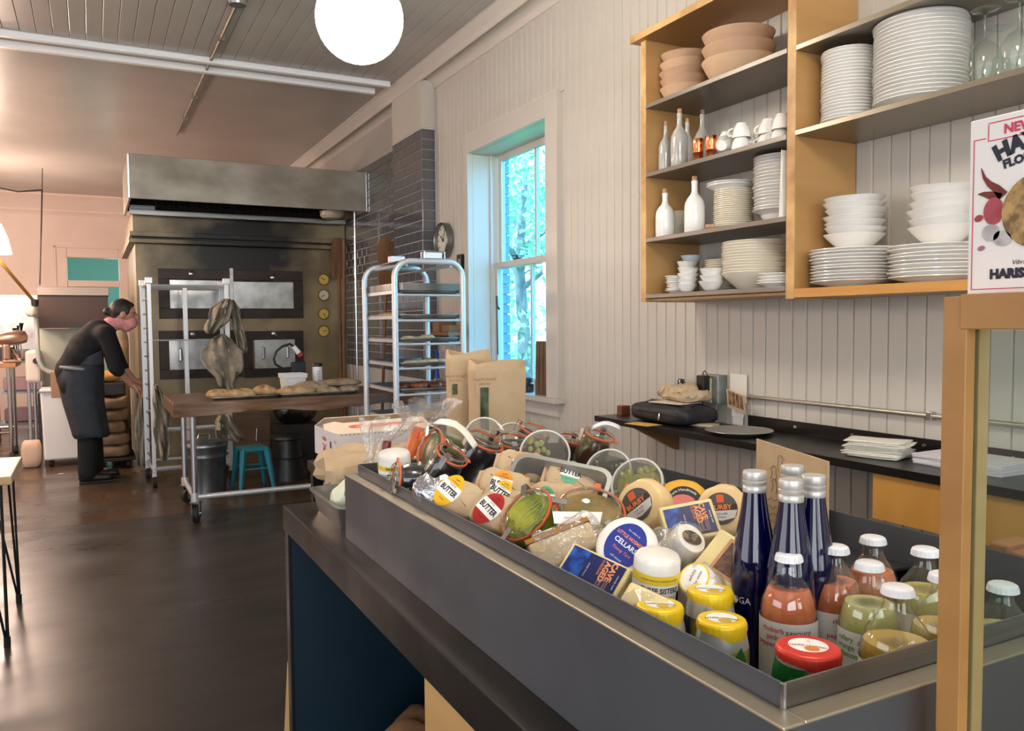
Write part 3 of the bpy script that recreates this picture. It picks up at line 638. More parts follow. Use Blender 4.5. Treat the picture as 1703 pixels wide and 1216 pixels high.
for k in range(6): stroke(sb, [(-.028+.004*j, .108-.010*k+.0015*math.sin(j*2.1+k)) for j in range(14)], .0009, Matrix(((0, 0, 0, -.0032), (-1, 0, 0, 0), (0, 1, 0, 0), (0, 0, 0, 1))))
sb.build('handwriting', mat('grey_ink', (120, 118, 122), .6), nt_, 0)
sp = MB().lathe([(0, .002), (.075, .002), (.08, 0), (.085, .002), (.128, .015), (.132, .0165), (.131, .018), (.127, .0175), (.082, .006), (0, .006)], 48).build('steel_plate', mat('spun_steel', (176, 174, 170), .35, .6), None, 50)
p = at(1229, 717, z=ZT+.012); sp.location = (p.x, p.y, ZT); tag(sp, 'wide shallow steel plate on the black counter', 'plate')
# stack of napkins / folded papers
rnd = random.Random(4); p = at(1450, 760, z=ZT)
for k in range(13):
    M_ = MB(); a = .075+rnd.uniform(-.006, .006); bb = .085+rnd.uniform(-.008, .008)
    M_.grid(lambda u, v: ((u-.5)*2*a, (v-.5)*2*bb, .004*math.sin(u*5+k)*(u)+.003*abs(v-.5)), 8, 8)
    o = M_.build('paper_napkin', mat('napkin_paper', (238, 234, 222), .8), None, 60, solid=.002); o.location = (p.x+.035+rnd.uniform(-.006, .006), p.y+rnd.uniform(-.012, .012), ZT+.003+k*.0042); o.rotation_euler = (0, 0, .35+rnd.uniform(-.12, .12))
    tag(o, 'white folded paper napkin, %s in the pile on the black counter' % nth(k, 13), 'napkin', 'napkin pile')
p = at(1555, 775, z=ZT)
for k in range(7):
    o = MB().box(-.10, .10, -.14, .14, 0, .0035).build('paper_sheets', mat('lilac_white_paper', (226, 222, 226), .7), None, 0); o.location = (p.x+.09, p.y-.07+rnd.uniform(-.004, .004), ZT+.0002+k*.0045); o.rotation_euler = (0, 0, rnd.uniform(-.03, .03)); tag(o, 'white printed booklet, %s in the stack beside the napkin pile' % nth(k, 7), 'booklet', 'booklet stack')
# ================================================================== BAKERY ZONE
# ---- pendant globes
def globe(loc, r, label, power):
    t = thing('globe_lamp', label, 'lamp', loc, group='white globe pendants')
    MB().lathe([(r*math.sin(PI*i/20), -r*math.cos(PI*i/20)) for i in range(21)], 40).build('globe', mat('lit_opal_glass', (255, 246, 230), .4, emit=power, ecol=(255, 245, 228)), t, 80)
    MB().cyl((0, 0, r*.97), (0, 0, r+.05), .045, .04, 20).build('cap', mat('brass', (180, 140, 70), .3, 1), t)
    MB().cyl((0, 0, r+.05), (0, 0, ZC-.012-loc[2]-.03), .006, n=8).build('stem', MATS['brass'], t)
    MB().cyl((0, 0, ZC-.012-loc[2]-.03), (0, 0, ZC-.012-loc[2]), .06, .065, 24).build('ceiling_rose', MATS['brass'], t)
g = at(598, 31, d=3.3)
globe(tuple(g), 72*3.3/FPX, 'glowing white globe pendant hanging over the aisle', 31.0)
globe((g.x-.05, g.y-2.5, g.z), 72*3.3/FPX, 'assumed glowing white globe pendant above the counter, out of the picture', 31.0)  # second pendant, unseen, assumed from the shadow edges under the shelves
# ---- ceiling conduit with junction box
p = at(395, 6, z=3.36); q = at(283, 250, z=3.375)
cc = thing('ceiling_conduit', 'thin steel conduit running along the ceiling from a round box', 'pipe', (p.x, p.y, 3.37))
SS = mat('dull_conduit', (140, 128, 112), .4, .7)
MB().cyl((0, .05, 0), (q.x-p.x, 3.9, .012), .011, n=10).build('pipe', SS, cc)
MB().cyl((0, 0, -.02), (0, 0, .018), .05, .055, 24).build('junction_box', CHROME, cc)
for k in range(4): MB().box(-.025, .025, .7+k*.8, .72+k*.8, -.013, .03).build('clip', SS, cc, 0)
# ---- exhaust hood
HX0, HX1, HY0, HY1, HZ0, HZ1 = .316, 2.428, 7.75, 9.0, 2.505, 2.885
HM = mat('stained_steel_hood', (172, 166, 154), .45, .45, c2=(138, 130, 116), scale=2.2, stretch=(1, 1, 1.6), detail=8, r2=.55)
hood = thing('exhaust_hood', 'large stained steel exhaust hood over the bread oven', 'hood', (1.37, 8.3, HZ0))
HO = (1.37, 8.3, HZ0)
part('front_panel', (HX0, HX1, HY0, HY0+.02, HZ0, HZ1), HM, hood, HO, .004); part('side_panel', (HX0, HX0+.02, HY0+.02, HY1, HZ0, HZ1), HM, hood, HO, .003); part('side_panel', (HX1-.02, HX1, HY0+.02, HY1, HZ0, HZ1), HM, hood, HO, .003)
part('top_panel', (HX0+.02, HX1-.02, HY0+.02, HY1, HZ1-.02, HZ1), HM, hood, HO, .002); part('back_panel', (HX0+.02, HX1-.02, 8.62, 8.64, HZ0, HZ1-.02), mat('dark_hood_inside', (26, 23, 21), .6, .2), hood, HO, 0)  # back panel inside the hood is near black
part('corner_seam', (HX0-.006, HX0+.012, HY0-.006, HY0+.01, HZ0, HZ1), CHROME, hood, HO, .003)
part('corner_seam', (HX1-.012, HX1+.004, HY0-.006, HY0+.01, HZ0, HZ1), CHROME, hood, HO, .003)
part('gutter', (HX0+.03, HX1-.03, 8.40, 8.46, HZ0-.055, HZ0-.005), STEEL, hood, HO, .004)
DK = mat('sooty_steel', (42, 38, 34), .5, .4)
for k in range(34):
    xx = .56+k*.05; MB().box(xx-HO[0], xx+.026-HO[0], -.02, .02, 0, .34, M=T(0, 0, .0) @ T(0, -.12, .0) @ RX(-.55)).build('filter_baffle', mat('dark_baffle', (40, 33, 28), .5, .5), hood, 0)  # baffles in a dark brown tone
part('light_plate', (HX0+.03, .56, 8.30, 8.42, HZ0-.01, HZ0+.02), STEEL, hood, HO)
MB().lathe([(0, -.05), (.09, -.045), (.12, -.02), (.125, .02), (0, .02)], 24, T(2.19-HO[0], 8.18-HO[1], .02)).build('lamp_lens', mat('lens', (214, 200, 170), .3), hood)
po = thing('chrome_pole', 'thin chrome pole standing from the floor to the hood corner', 'pole', (2.315, 7.80, 0)); MB().cyl((0, 0, 0), (0, 0, HZ0), .012, n=12).build('rod', CHROME, po); MB().cyl((0, 0, 0), (0, 0, .01), .03, n=16).build('foot', CHROME, po)
# ---- deck oven with a sooted face
def oven_mat():
    m, nt, b = _new('sooted_oven_render'); N, L = nt.nodes, nt.links
    tc = N.new('ShaderNodeTexCoord'); n1 = N.new('ShaderNodeTexNoise'); n1.inputs['Scale'].default_value = 2.2; n1.inputs['Detail'].default_value = 9
    L.new(tc.outputs['Object'], n1.inputs['Vector'])
    r1 = N.new('ShaderNodeMapRange'); r1.inputs[1].default_value = .3; r1.inputs[2].default_value = .7; L.new(n1.outputs[0], r1.inputs[0])
    mx = N.new('ShaderNodeMix'); mx.data_type = 'RGBA'; mx.inputs[6].default_value = (*rgb((158, 140, 108)), 1); mx.inputs[7].default_value = (*rgb((118, 104, 80)), 1); L.new(r1.outputs[0], mx.inputs[0])
    # soot fan above the doors: its own shape, told in the oven's own coordinates
    mp = N.new('ShaderNodeMapping'); mp.inputs['Location'].default_value = (.06, 0, -2.16); mp.vector_type = 'POINT'
    L.new(tc.outputs['Object'], mp.inputs[0])
    mp2 = N.new('ShaderNodeMapping'); mp2.inputs['Scale'].default_value = (.66, 0, 1.05); L.new(mp.outputs[0], mp2.inputs[0])
    n2 = N.new('ShaderNodeTexNoise'); n2.inputs['Scale'].default_value = 3.0; n2.inputs['Detail'].default_value = 5; L.new(tc.outputs['Object'], n2.inputs['Vector'])
    ln = N.new('ShaderNodeVectorMath'); ln.operation = 'LENGTH'; L.new(mp2.outputs[0], ln.inputs[0])
    ad = N.new('ShaderNodeMath'); ad.operation = 'MULTIPLY_ADD'; ad.inputs[1].default_value = .7; L.new(n2.outputs[0], ad.inputs[0]); L.new(ln.outputs['Value'], ad.inputs[2])
    rs = N.new('ShaderNodeMapRange'); rs.inputs[1].default_value = .62; rs.inputs[2].default_value = 1.08; rs.inputs[3].default_value = 1; rs.inputs[4].default_value = 0; L.new(ad.outputs[0], rs.inputs[0])
    m2 = N.new('ShaderNodeMix'); m2.data_type = 'RGBA'; m2.inputs[7].default_value = (*rgb((13, 11, 10)), 1); L.new(rs.outputs[0], m2.inputs[0]); L.new(mx.outputs[2], m2.inputs[6])
    L.new(m2.outputs[2], b.inputs['Base Color']); b.inputs['Roughness'].default_value = .38; b.inputs['Metallic'].default_value = .35
    return m
OVM = oven_mat()
YO = 8.60
oven = thing('bread_oven', 'tall built-in bread oven with a soot-darkened face and steel doors', 'oven', (1.40, YO, 0))
def ov(nm, x0, x1, y0, y1, z0, z1, m=None, bev=.003, par=None):
    return MB().box(x0-1.40, x1-1.40, y0-YO, y1-YO, z0, z1).build(nm, m or OVM, par or oven, 0, bev=bev)
ov('body', .392, 2.43, YO, 10.6, 0, 2.40)
zz = lambda v: at(215, v, y=8.5).z
ov('upper_fascia', .375, 2.43, YO-.05, 10.6, zz(384), 2.50); ov('moulding', .345, 2.37, YO-.10, 10.6, zz(392), zz(384)); ov('fascia_step', .36, 2.40, YO-.07, 10.6, zz(396), zz(392), DK); ov('moulding', .335, 2.37, YO-.12, 10.6, zz(403), zz(396))
FRM = mat('blackened_iron', (44, 38, 36), .45, .6, c2=(60, 50, 44), scale=8)
DOORS = mat('oven_door_steel', (196, 198, 196), .28, .9, c2=(150, 150, 146), scale=5, detail=7, r2=.45)
def opx(u0, v0, u1, v1, y): a, b = at(u0, v1, y=y), at(u1, v0, y=y); return a.x, b.x, a.z, b.z
def oframe(u0, v0, u1, v1, t):
    x0, x1, z0, z1 = opx(u0, v0, u1, v1, YO)
    f = bpy.data.objects.new('door_frame', None); COL.objects.link(f); f.parent = oven
    ov('rail', x0, x1, YO-.035, YO, z1-t, z1, FRM, par=f); ov('rail', x0, x1, YO-.035, YO, z0, z0+t, FRM, par=f); ov('stile', x0, x0+t, YO-.035, YO, z0+t, z1-t, FRM, par=f); ov('stile', x1-t, x1, YO-.035, YO, z0+t, z1-t, FRM, par=f)
    return x0+t, x1-t, z0+t, z1-t
def odoor(u0, v0, u1, v1, hs, sill=True):
    x0, x1, z0, z1 = opx(u0, v0, u1, v1, YO-.02); cx, cz = (x0+x1)/2, (z0+z1)/2
    d = MB().box(x0-cx, x1-cx, -.012, .012, z0-cz, z1-cz).build('door', DOORS, oven, 0, bev=.003); d.location = (cx-1.40, -.02, cz)
    for hu, hv in hs:
        h = at(hu, hv, y=YO-.03); M_ = MB(); M_.tube([(h.x-cx, -.012, h.z-cz+.055), (h.x-cx, -.05, h.z-cz+.05), (h.x-cx, -.05, h.z-cz-.05), (h.x-cx, -.012, h.z-cz-.055)], .018, 8)
        M_.build('handle', CHROME, d)
    return d
oframe(265, 452, 502, 530, .10); odoor(276, 467, 383, 518, []); odoor(389, 470, 489, 519, [])
ov('centre_post', *[at(383, 500, y=YO-.03).x, at(389, 500, y=YO-.03).x], YO-.04, YO-.005, 1.66, 1.98, DOORS)
oframe(266, 549, 402, 631, .09); odoor(279, 560, 352, 621, [(300, 590), (342, 585)])
oframe(406, 550, 503, 628, .09); odoor(424, 559, 492, 615, [(437, 587), (477, 586)])
for u, v in ((318, 456), (453, 462), (320, 556), (455, 555), (394, 522)):
    p = at(u, v, y=YO-.05); MB().lathe([(0, 0), (.02, .002), (.022, .02), (.012, .028), (.011, .045), (.026, .05), (.028, .065), (.015, .075), (0, .076)], 16, T(p.x-1.40, -.03, p.z) @ RX(PI/2)).build('knob', CHROME, oven)
for i, (v, c) in enumerate(((465, 0), (491, 1), (522, 0), (551, 0))):
    p = at(538, v, y=YO); M0 = T(p.x-1.40, -.002, p.z) @ RX(PI/2)
    d = MB().lathe([(0, 0), (.060, 0), (.064, .01), (.060, .018), (.052, .018), (.050, .012), (0, .012)], 28, M0).build('dial', mat('brass_bezel', (150, 124, 62), .35, .8), oven)
    disc(MB(), .050, .050, M0 @ T(0, 0, .0135)).build('dial_face', mat('yellow_dial', (222, 190, 96), .4) if c == 0 else mat('white_dial', (226, 214, 190), .3), d, 0)
    MB().box(-.003, .003, -.01, .04, .014, .016, M0 @ RZ(1.0+i*1.3)).build('needle', INK, d, 0)
# ---- empty bakery rack in front of the oven
lr = thing('bakery_rack', 'tall empty aluminium bakery rack on casters before the oven', 'rack', (.85, 7.9, 0))
LO = (.85, 7.9, 0)
def pst(u, y, vt=470): p = at(u, 620, y=y); return (p.x-LO[0], y-LO[1])
A_, B_, C_, D_, E_ = pst(241, 8.15), pst(252, 7.65), pst(380, 7.65), pst(371, 8.15), pst(311, 8.15)
zt = at(243, 472, y=7.9).z
for nm, q, w_ in (('post', A_, .022), ('post', B_, .016), ('post', C_, .020), ('post', D_, .016), ('post', E_, .020)):
    MB().box(q[0]-w_, q[0]+w_, q[1]-w_, q[1]+w_, .13, zt).build(nm, ALU, lr, 0, bev=.003)
for k in range(12):
    z = .24+k*(zt-.38)/11
    MB().cyl((A_[0], A_[1], z), (B_[0], B_[1], z), .006, n=6).build('runner', STEELD, lr); MB().cyl((C_[0], C_[1], z), (D_[0], D_[1], z), .006, n=6).build('runner', ALU, lr)
def bar(p, q, z, w_=.016, nm='cross_bar', zq=None): MB().tube([(p[0], p[1], z), (q[0], q[1], z if zq is None else zq)], w_, 6).build(nm, ALU, lr)
bar(A_, D_, zt-.03); bar(B_, C_, zt-.03); bar(A_, B_, zt-.01); bar(C_, D_, zt-.01); bar(A_, D_, .16, .02); bar(B_, C_, .16, .02); bar(A_, B_, .16, .02); bar(C_, D_, .16, .02); bar(A_, D_, .62, .018); bar(B_, C_, .50, .02); bar(B_, C_, 1.28, .007)
for q in (A_, B_, C_, D_):
    MB().box(q[0]-.03, q[0]+.03, q[1]-.03, q[1]+.03, zt-.01, zt+.045).build('corner_cap', ALU, lr, 0, bev=.005)
    MB().box(q[0]-.02, q[0]+.02, q[1]-.02, q[1]+.02, .085, .135).build('caster_fork', CHROME, lr, 0, bev=.004)
    MB().cyl((q[0]-.015, q[1], .051), (q[0]+.015, q[1], .051), .05, n=20).build('caster_wheel', RUBBER, lr)
# linen cloths hung over the rack
LINEN = mat('undyed_linen', (172, 162, 142), .9, c2=(150, 140, 122), scale=14, bump=.5, bscale=40)
def drape(outline, yv, depth, label, seed, thick=.006):
    """hanging folded cloth: photo outline points (left,right per height) set at depth yv, with folds"""
    rnd = random.Random(seed); rows = []
    nu = 18
    c0 = at(outline[0][0], outline[0][2], y=yv)
    M_ = MB(); pts = []
    for (ul, ur, v) in outline:
        a, b = at(ul, v, y=yv), at(ur, v, y=yv)
        for i in range(nu):
            k = i/(nu-1); q = a.lerp(b, k); f = depth*1.6*math.sin(k*PI*3.1+seed*1.7+.06*v)+depth*1.2*math.sin(k*PI*6.3-v*.10+seed)+depth*1.0*math.cos(v*.22+seed+k*4)
            pts.append((q.x-c0.x, q.y-c0.y+f, q.z-c0.z))
    n = len(outline)
    M_.add(pts, [(j*nu+i, j*nu+i+1, (j+1)*nu+i+1, (j+1)*nu+i) for j in range(n-1) for i in range(nu-1)])
    o = M_.build('linen_cloth', LINEN, None, 70, solid=thick); o.location = c0
    return tag(o, label, 'cloth', 'linen proofing cloths')
drape([(372, 383, 497), (365, 386, 504), (352, 387, 512), (347, 384, 522), (346, 380, 532), (341, 372, 541), (339, 364, 549), (344, 357, 555)], 7.58, .03, 'grey linen cloth bunched over the upper right runners of the rack', 1)
drape([(383, 388, 499), (384, 396, 512), (386, 402, 530), (389, 406, 548), (391, 411, 566), (394, 411, 580), (400, 410, 587)], 7.60, .025, 'narrow grey linen cloth end hanging right of the rack post', 5)
drape([(366, 372, 556), (352, 384, 564), (345, 394, 574), (336, 402, 584), (334, 404, 596), (338, 404, 607), (349, 401, 618), (359, 396, 628), (362, 391, 640), (364, 393, 650)], 7.55, .03, 'wide grey linen cloth looped below the bunched one on the rack', 2)
drape([(364, 383, 690), (359, 389, 702), (357, 399, 714), (358, 406, 724), (364, 411, 733)], 7.6, .03, 'grey linen cloth hanging from the rack below the table top', 3)
drape([(255, 262, 640), (255, 270, 655), (254, 274, 670), (256, 283, 690), (254, 285, 710), (258, 284, 735), (263, 281, 752), (268, 276, 766)], 7.60, .03, 'grey linen cloth trailing down the left side of the rack', 4)
drape([(227, 243, 662), (225, 245, 690), (223, 246, 720), (225, 246, 750), (229, 247, 775)], 8.22, .02, 'long grey cloth hanging behind the left rack posts', 6)
# ---- baker's table
TBW = wood('old_butcher_block', (136, 100, 70), (84, 58, 40), .42, 2.5, (1.2, 14, 14), bump=.15)
tb = thing('bakers_table', 'heavy wooden worktable on steel pipe legs with casters', 'table', (1.35, 6.45, 0))
TO = (1.35, 6.45, 0); TX0, TX1, TY0, TY1, TZ = .478, 2.25, 6.02, 6.86, .87
pb_ = None
def slab_edge(xa, xb, ya, yb, front):
    M_ = MB(); n = 24; rnd = random.Random(11); vs = []
    for i in range(n+1):
        x = xa+(xb-xa)*i/n; j = .012*math.sin(i*.9)+.01*rnd.uniform(-1, 1) if front else 0
        zb = TZ-.092-(.012*math.sin(i*.5+1)+.008*rnd.uniform(-1, 1) if front else 0)
        vs += [(x-TO[0], ya-TO[1]+abs(j)*.6, TZ), (x-TO[0], ya-TO[1]+j*.5+.004, (TZ+zb)/2), (x-TO[0], ya-TO[1]+j, zb), (x-TO[0], yb-TO[1], zb), (x-TO[0], yb-TO[1], TZ)]
    fs = [(i*5+k, i*5+(k+1) % 5, (i+1)*5+(k+1) % 5, (i+1)*5+k) for i in range(n) for k in range(5)]+[(0, 1, 2, 3, 4), tuple(n*5+k for k in (4, 3, 2, 1, 0))]
    M_.add(vs, fs); return M_
yy = TY0
for k, wdt in enumerate((.18, .22, .20, .236)):
    o = slab_edge(TX0, TX1, yy, yy+wdt, k == 0).build('plank', TBW, tb, 30, bev=.003); yy += wdt+.0013
lw = .021
legs = {'fl': (.614, 6.05+.06), 'bl': (.614, 6.80), 'fr': (2.10, 6.11), 'br': (2.10, 6.80)}
for k, (x, y) in legs.items():
    MB().cyl((x-TO[0], y-TO[1], .17), (x-TO[0], y-TO[1], TZ-.09), lw, n=16).build('leg', CHROME, tb); 
    MB().cyl((x-TO[0], y-TO[1], .155), (x-TO[0], y-TO[1], .215), lw*1.35, n=16).build('leg_collar', ALU, tb)
    c = bpy.data.objects.new('caster', None); COL.objects.link(c); c.parent = tb; c.location = (x-TO[0], y-TO[1], 0); c.rotation_euler = (0, 0, {'fl': 1.25, 'bl': 0.5, 'fr': 2, 'br': .3}[k])
    M_ = MB(); M_.box(-.03, .03, -.033, .033, .148, .154); M_.box(-.0, .058, -.028, -.023, .055, .15); M_.box(-.0, .058, .023, .028, .055, .15); M_.cyl((.035, -.032, .062), (.035, .032, .062), .009, n=10); M_.build('fork', CHROME, c, 0)
    MB().cyl((.035, -.018, .062), (.035, .018, .062), .062, n=28).build('wheel', RUBBER, c); MB().cyl((.035, -.0195, .062), (.035, .0195, .062), .03, n=20).build('hub', CHROME, c)
def rail(a, b, z, r=.017): MB().cyl((legs[a][0]-TO[0], legs[a][1]-TO[1], z), (legs[b][0]-TO[0], legs[b][1]-TO[1], z), r, n=12).build('rail', ALU, tb)
rail('fl', 'fr', .185, .02); rail('fl', 'bl', .185, .02); rail('fr', 'br', .185)
# ---- sheet pans and flat loaves on the table
PANM = mat('worn_sheet_pan', (150, 148, 144), .4, .9, c2=(112, 104, 96), scale=6, r2=.5)
def sheet_pan(sx, sy, h=.026, m=None):
    M_ = MB(); r = .03
    def ring(ix, z):
        pts = []
        for cx, cy, a0 in ((sx-r, sy-r, 0), (-sx+r, sy-r, PI/2), (-sx+r, -sy+r, PI), (sx-r, -sy+r, 1.5*PI)):
            for k in range(5): a = a0+k*PI/8; pts.append((cx+(r+ix)*math.cos(a), cy+(r+ix)*math.sin(a), z))
        return pts
    rings = [ring(-.012, .0015), ring(0, h), ring(.006, h+.001), ring(.006, h-.006), ring(.003, h-.006), ring(-.0125, 0)]
    n = 20; vs = [p for g_ in rings for p in g_]; fs = [(j*n+i, j*n+(i+1) % n, (j+1)*n+(i+1) % n, (j+1)*n+i) for j in range(len(rings)-1) for i in range(n)]
    fs += [tuple(range(n)), tuple(range((len(rings)-1)*n, len(rings)*n))]
    M_.add(vs, fs); return M_
BREAD = mat('floury_bread_crust', (168, 126, 80), .85, c2=(206, 176, 132), scale=14, detail=8, bump=.6, bscale=22)
BREAD2 = mat('dusty_dark_crust', (150, 126, 98), .9, c2=(182, 160, 128), scale=12, detail=8, bump=.6, bscale=22)
def loaf(u0, u1, vb, y, zb, h, m, label, dep=.10, seed=0, grp='flat floured loaves on the table'):
    a, b = at(u0, vb, y=y), at(u1, vb, y=y); L = (b.x-a.x)/2; rnd = random.Random(seed)
    ph = [rnd.uniform(0, 6) for _ in range(5)]
    def f(u, v):
        an, be = u*2*PI, (v-.5)*PI; cb = math.cos(be)**.6 if math.cos(be) > 0 else 0; sb = math.sin(be)
        k = 1+.06*math.sin(3*an+ph[0])+.05*math.sin(5*an+ph[1])
        return (L*math.cos(an)*cb*k, dep*math.sin(an)*cb*k, h*(.42+.58*sb)*(1+.12*math.sin(2*an+ph[2]+math.cos(an)*3)) if sb > 0 else h*.42*(1+sb))
    o = MB().grid(f, 28, 13, cu=True).build('flat_loaf', m, None, 80); o.location = ((a.x+b.x)/2, y, zb); o.rotation_euler = (0, 0, rnd.uniform(-.12, .12))
    return tag(o, label, 'bread', grp)
for (u0, u1, y, lb) in ((347, 457, 6.20, 'nearest the left end of the table'), (459, 585, 6.22, 'right of the first, under the floured loaves')):
    a, b = at(u0, 660, y=y), at(u1, 660, y=y); o = sheet_pan((b.x-a.x)/2, .165).build('sheet_pan', PANM, None, 40); o.location = ((a.x+b.x)/2, y, TZ+.0005); tag(o, 'low dark sheet pan on the wooden table, '+lb, 'tray', 'sheet pans on the table')
zb = TZ+.003
loaf(343, 383, 655, 6.20, zb, .062, BREAD, 'flat floured loaf at the left end of the left pan', .09, 1)
loaf(372, 428, 657, 6.14, zb, .066, BREAD, 'long flat loaf in the middle of the left pan', .085, 2)
loaf(418, 461, 653, 6.25, zb, .078, BREAD, 'rounder loaf at the right end of the left pan', .09, 3)
loaf(458, 521, 655, 6.15, zb, .070, BREAD, 'long pale loaf at the left end of the right pan', .085, 4)
loaf(488, 547, 650, 6.30, zb, .085, BREAD2, 'greyish loaf behind the long pale one on the right pan', .08, 5)
loaf(528, 566, 650, 6.18, zb, .05, BREAD2, 'small flat loaf in the middle of the right pan', .08, 6)
loaf(562, 596, 650, 6.20, zb, .05, BREAD2, 'small flat loaf at the right end of the right pan', .08, 7)
loaf(520, 600, 641, 6.52, TZ+.03, .06, BREAD2, 'large grey floured loaf stacked at the back right of the table', .13, 8)
loaf(510, 585, 648, 6.55, TZ, .035, BREAD2, 'thin loaf lying under the large grey floured loaf', .13, 9)
# tub, canister, cable
p = at(487, 637, y=6.62)
tubo = thing('plastic_tub', 'square white plastic tub with faint print on the table', 'tub', (p.x, 6.62, TZ))
M_ = MB(); 
def sq(w_, z): return [(w_*a, w_*b, z) for a, b in ((-1, -1), (1, -1), (1, 1), (-1, 1))]
rg = [sq(.078, 0), sq(.088, .11), sq(.096, .11), sq(.098, .145), sq(.092, .145), sq(.084, .11), sq(.074, .004)]
M_.add([q for r_ in rg for q in r_], [(j*4+i, j*4+(i+1) % 4, (j+1)*4+(i+1) % 4, (j+1)*4+i) for j in range(6) for i in range(4)]+[(3, 2, 1, 0), (24, 25, 26, 27)]); M_.build('body', mat('milky_plastic', (224, 222, 216), .45), tubo, 0, bev=.004)
M_ = MB(); text(M_, '- - -', .03, T(.03, -.087, .085) @ RX(PI/2-.09)); text(M_, '----', .03, T(.03, -.085, .055) @ RX(PI/2-.09)); M_.build('print', mat('faded_print', (150, 160, 180), .6), tubo, 0)
p = at(528, 628, y=6.66)
cnr = thing('canister', 'tall white canister with black lid behind the loaves', 'canister', (p.x, 6.66, TZ)); MB().lathe([(0, 0), (.038, 0), (.04, .004), (.04, .19), (0, .19)], 28).build('body', WHITEPL, cnr); MB().lathe([(0, .19), (.042, .19), (.042, .212), (.038, .218), (0, .218)], 28).build('lid', BLACKPL, cnr)
M_ = MB()
for k in range(5): text(M_, 'ilIlIi', .022, T(0, 0, .15-.022*k), bend=.0404)
M_.build('print', mat('blue_grey_print', (120, 140, 180), .6), cnr, 0)
cb = thing('mixer_cable', 'thick black power cable looping up to a red plug over the tub', 'cable', at(497, 610, y=6.75))
o_ = at(497, 610, y=6.75); M_ = MB(); M_.tube([at(u, v, y=6.75)-o_ for u, v in ((497, 611), (470, 613), (458, 606), (455, 596), (460, 584), (470, 576), (482, 572), (490, 577))], .010, 8).build('cord', BLACKPL, cb)
MB().tube([at(488, 576, y=6.75)-o_, at(497, 587, y=6.75)-o_], [.018, .022], 10).build('plug', WHITEPL, cb); MB().tube([at(498, 588, y=6.75)-o_, at(501, 592, y=6.75)-o_], [.024, .02], 10).build('plug_collar', mat('red_plastic', (200, 50, 40), .4), cb); MB().box(-.06, .05, -.03, .03, -.045, .04).build('clamp', BLACKPL, cb, 0, bev=.006)
# ---- under the table
def rings(prof, M=None): return MB().lathe(prof, 40, M)
p = at(343, 822, z=0); GB = mat('galvanised_steel', (150, 156, 160), .3, .95, c2=(120, 126, 130), scale=9, r2=.42)
gb = thing('galvanised_bin', 'round galvanised steel bin with lid under the worktable', 'bin', (p.x, p.y+.05, 0)); R_ = .19
rings([(0, .015), (R_*.86, .015), (R_*.86, 0), (R_*.88, 0), (R_*.885, .03), (R_*.89, .30), (R_*.92, .31), (R_*.93, .325), (R_*.91, .34), (R_*.93, .35), (R_*.94, .40), (R_*.97, .41), (R_*.95, .42), (0, .42)]).build('body', GB, gb, 40)
rings([(0, .47), (R_*.3, .468), (R_*.8, .445), (R_*.98, .43), (R_*1.0, .425), (R_*1.0, .405), (R_*.985, .405), (R_*.985, .42), (0, .43)]).build('lid', GB, gb, 40)
MB().tube([(R_*.9, -.05, .36), (R_*.98, -.045, .33), (R_*.98, 0, .315), (R_*.98, .045, .33), (R_*.9, .05, .36)], .006, 6).build('side_handle', CHROME, gb); MB().tube([(-.05, 0, .465), (-.04, 0, .50), (.04, 0, .50), (.05, 0, .465)], .006, 6).build('lid_handle', CHROME, gb)
def stool(loc, s, h, m, label, rz):
    t = thing('metal_stool', label, 'stool', loc, rz)
    MB().box(-s, s, -s, s, h-.035, h).build('seat', m, t, 0, bev=.012, seg=3)
    for a, b in ((-1, -1), (1, -1), (1, 1), (-1, 1)):
        MB().tube([(a*s*.86, b*s*.86, h-.02), (a*s*1.22, b*s*1.22, 0)], [.030, .017], 4).build('leg', m, t, 0)
    for a, b, c, d in ((-1, -1, 1, -1), (-1, 1, 1, 1)): MB().tube([(a*s*1.02, b*s*1.02, h*.5), (c*s*1.02, d*s*1.02, h*.5)], .008, 6).build('brace', m, t)
p = at(425, 815, z=0); stool((p.x, p.y+.12, 0), .115, .36, mat('teal_paint', (40, 140, 156), .35), 'low teal metal stool under the worktable', .1)
p = at(484, 800, z=0)
bs = thing('step_stool', 'round black plastic step stool under the worktable', 'stool', (p.x, p.y+.15, 0)); rings([(0, .40), (.13, .40), (.15, .395), (.155, .37), (.14, .36), (0, .36)]).build('top', BLACKPL, bs, 40); rings([(.12, .36), (.135, .20), (.16, .06), (.17, .0), (.155, 0), (.12, .2), (.10, .36)]).build('skirt', BLACKPL, bs, 40); rings([(.125, .205), (.165, .20), (.165, .185), (.13, .185)]).build('lower_step', BLACKPL, bs, 40)
lbp = at(425, 760, y=8.2)
lbd = thing('oven_board', 'brown wooden board with a steel handle leaning against the oven', 'board', (lbp.x, 8.42, 0), rot=Euler((-.16, .08, 0)))
MB().box(-.17, .17, -.012, .012, 0, .52).build('panel', wood('brown_board', (120, 92, 66), (96, 72, 52), .6), lbd, 0, bev=.003); MB().tube([(.03, -.012, .36), (.03, -.05, .36), (.03, -.05, .24), (.03, -.012, .24)], .010, 8).build('handle', CHROME, lbd)
fb = MB().grid(pillow(1, 1, .22, .14, .34, 6, .02, 2.4), 40, 19, cu=True).build('plastic_sack', thin_glass('dark_film', (120, 124, 122), refl=1, rough=.18, ior=1.7, haze=.25, hcol=(60, 62, 60), bump=1, bscale=14), None, 60); p = at(492, 745, y=8.2); fb.location = (p.x, 8.2, .42); tag(fb, 'crumpled clear plastic sack on a crate behind the black stool', 'sack')
crt = MB().box(-.2, .2, -.13, .13, 0, .42).build('dark_crate', mat('dark_crate', (40, 36, 34), .6), None, 0, bev=.005); crt.location = (p.x, 8.2, 0); tag(crt, 'dark crate standing under the plastic sack by the oven', 'crate')
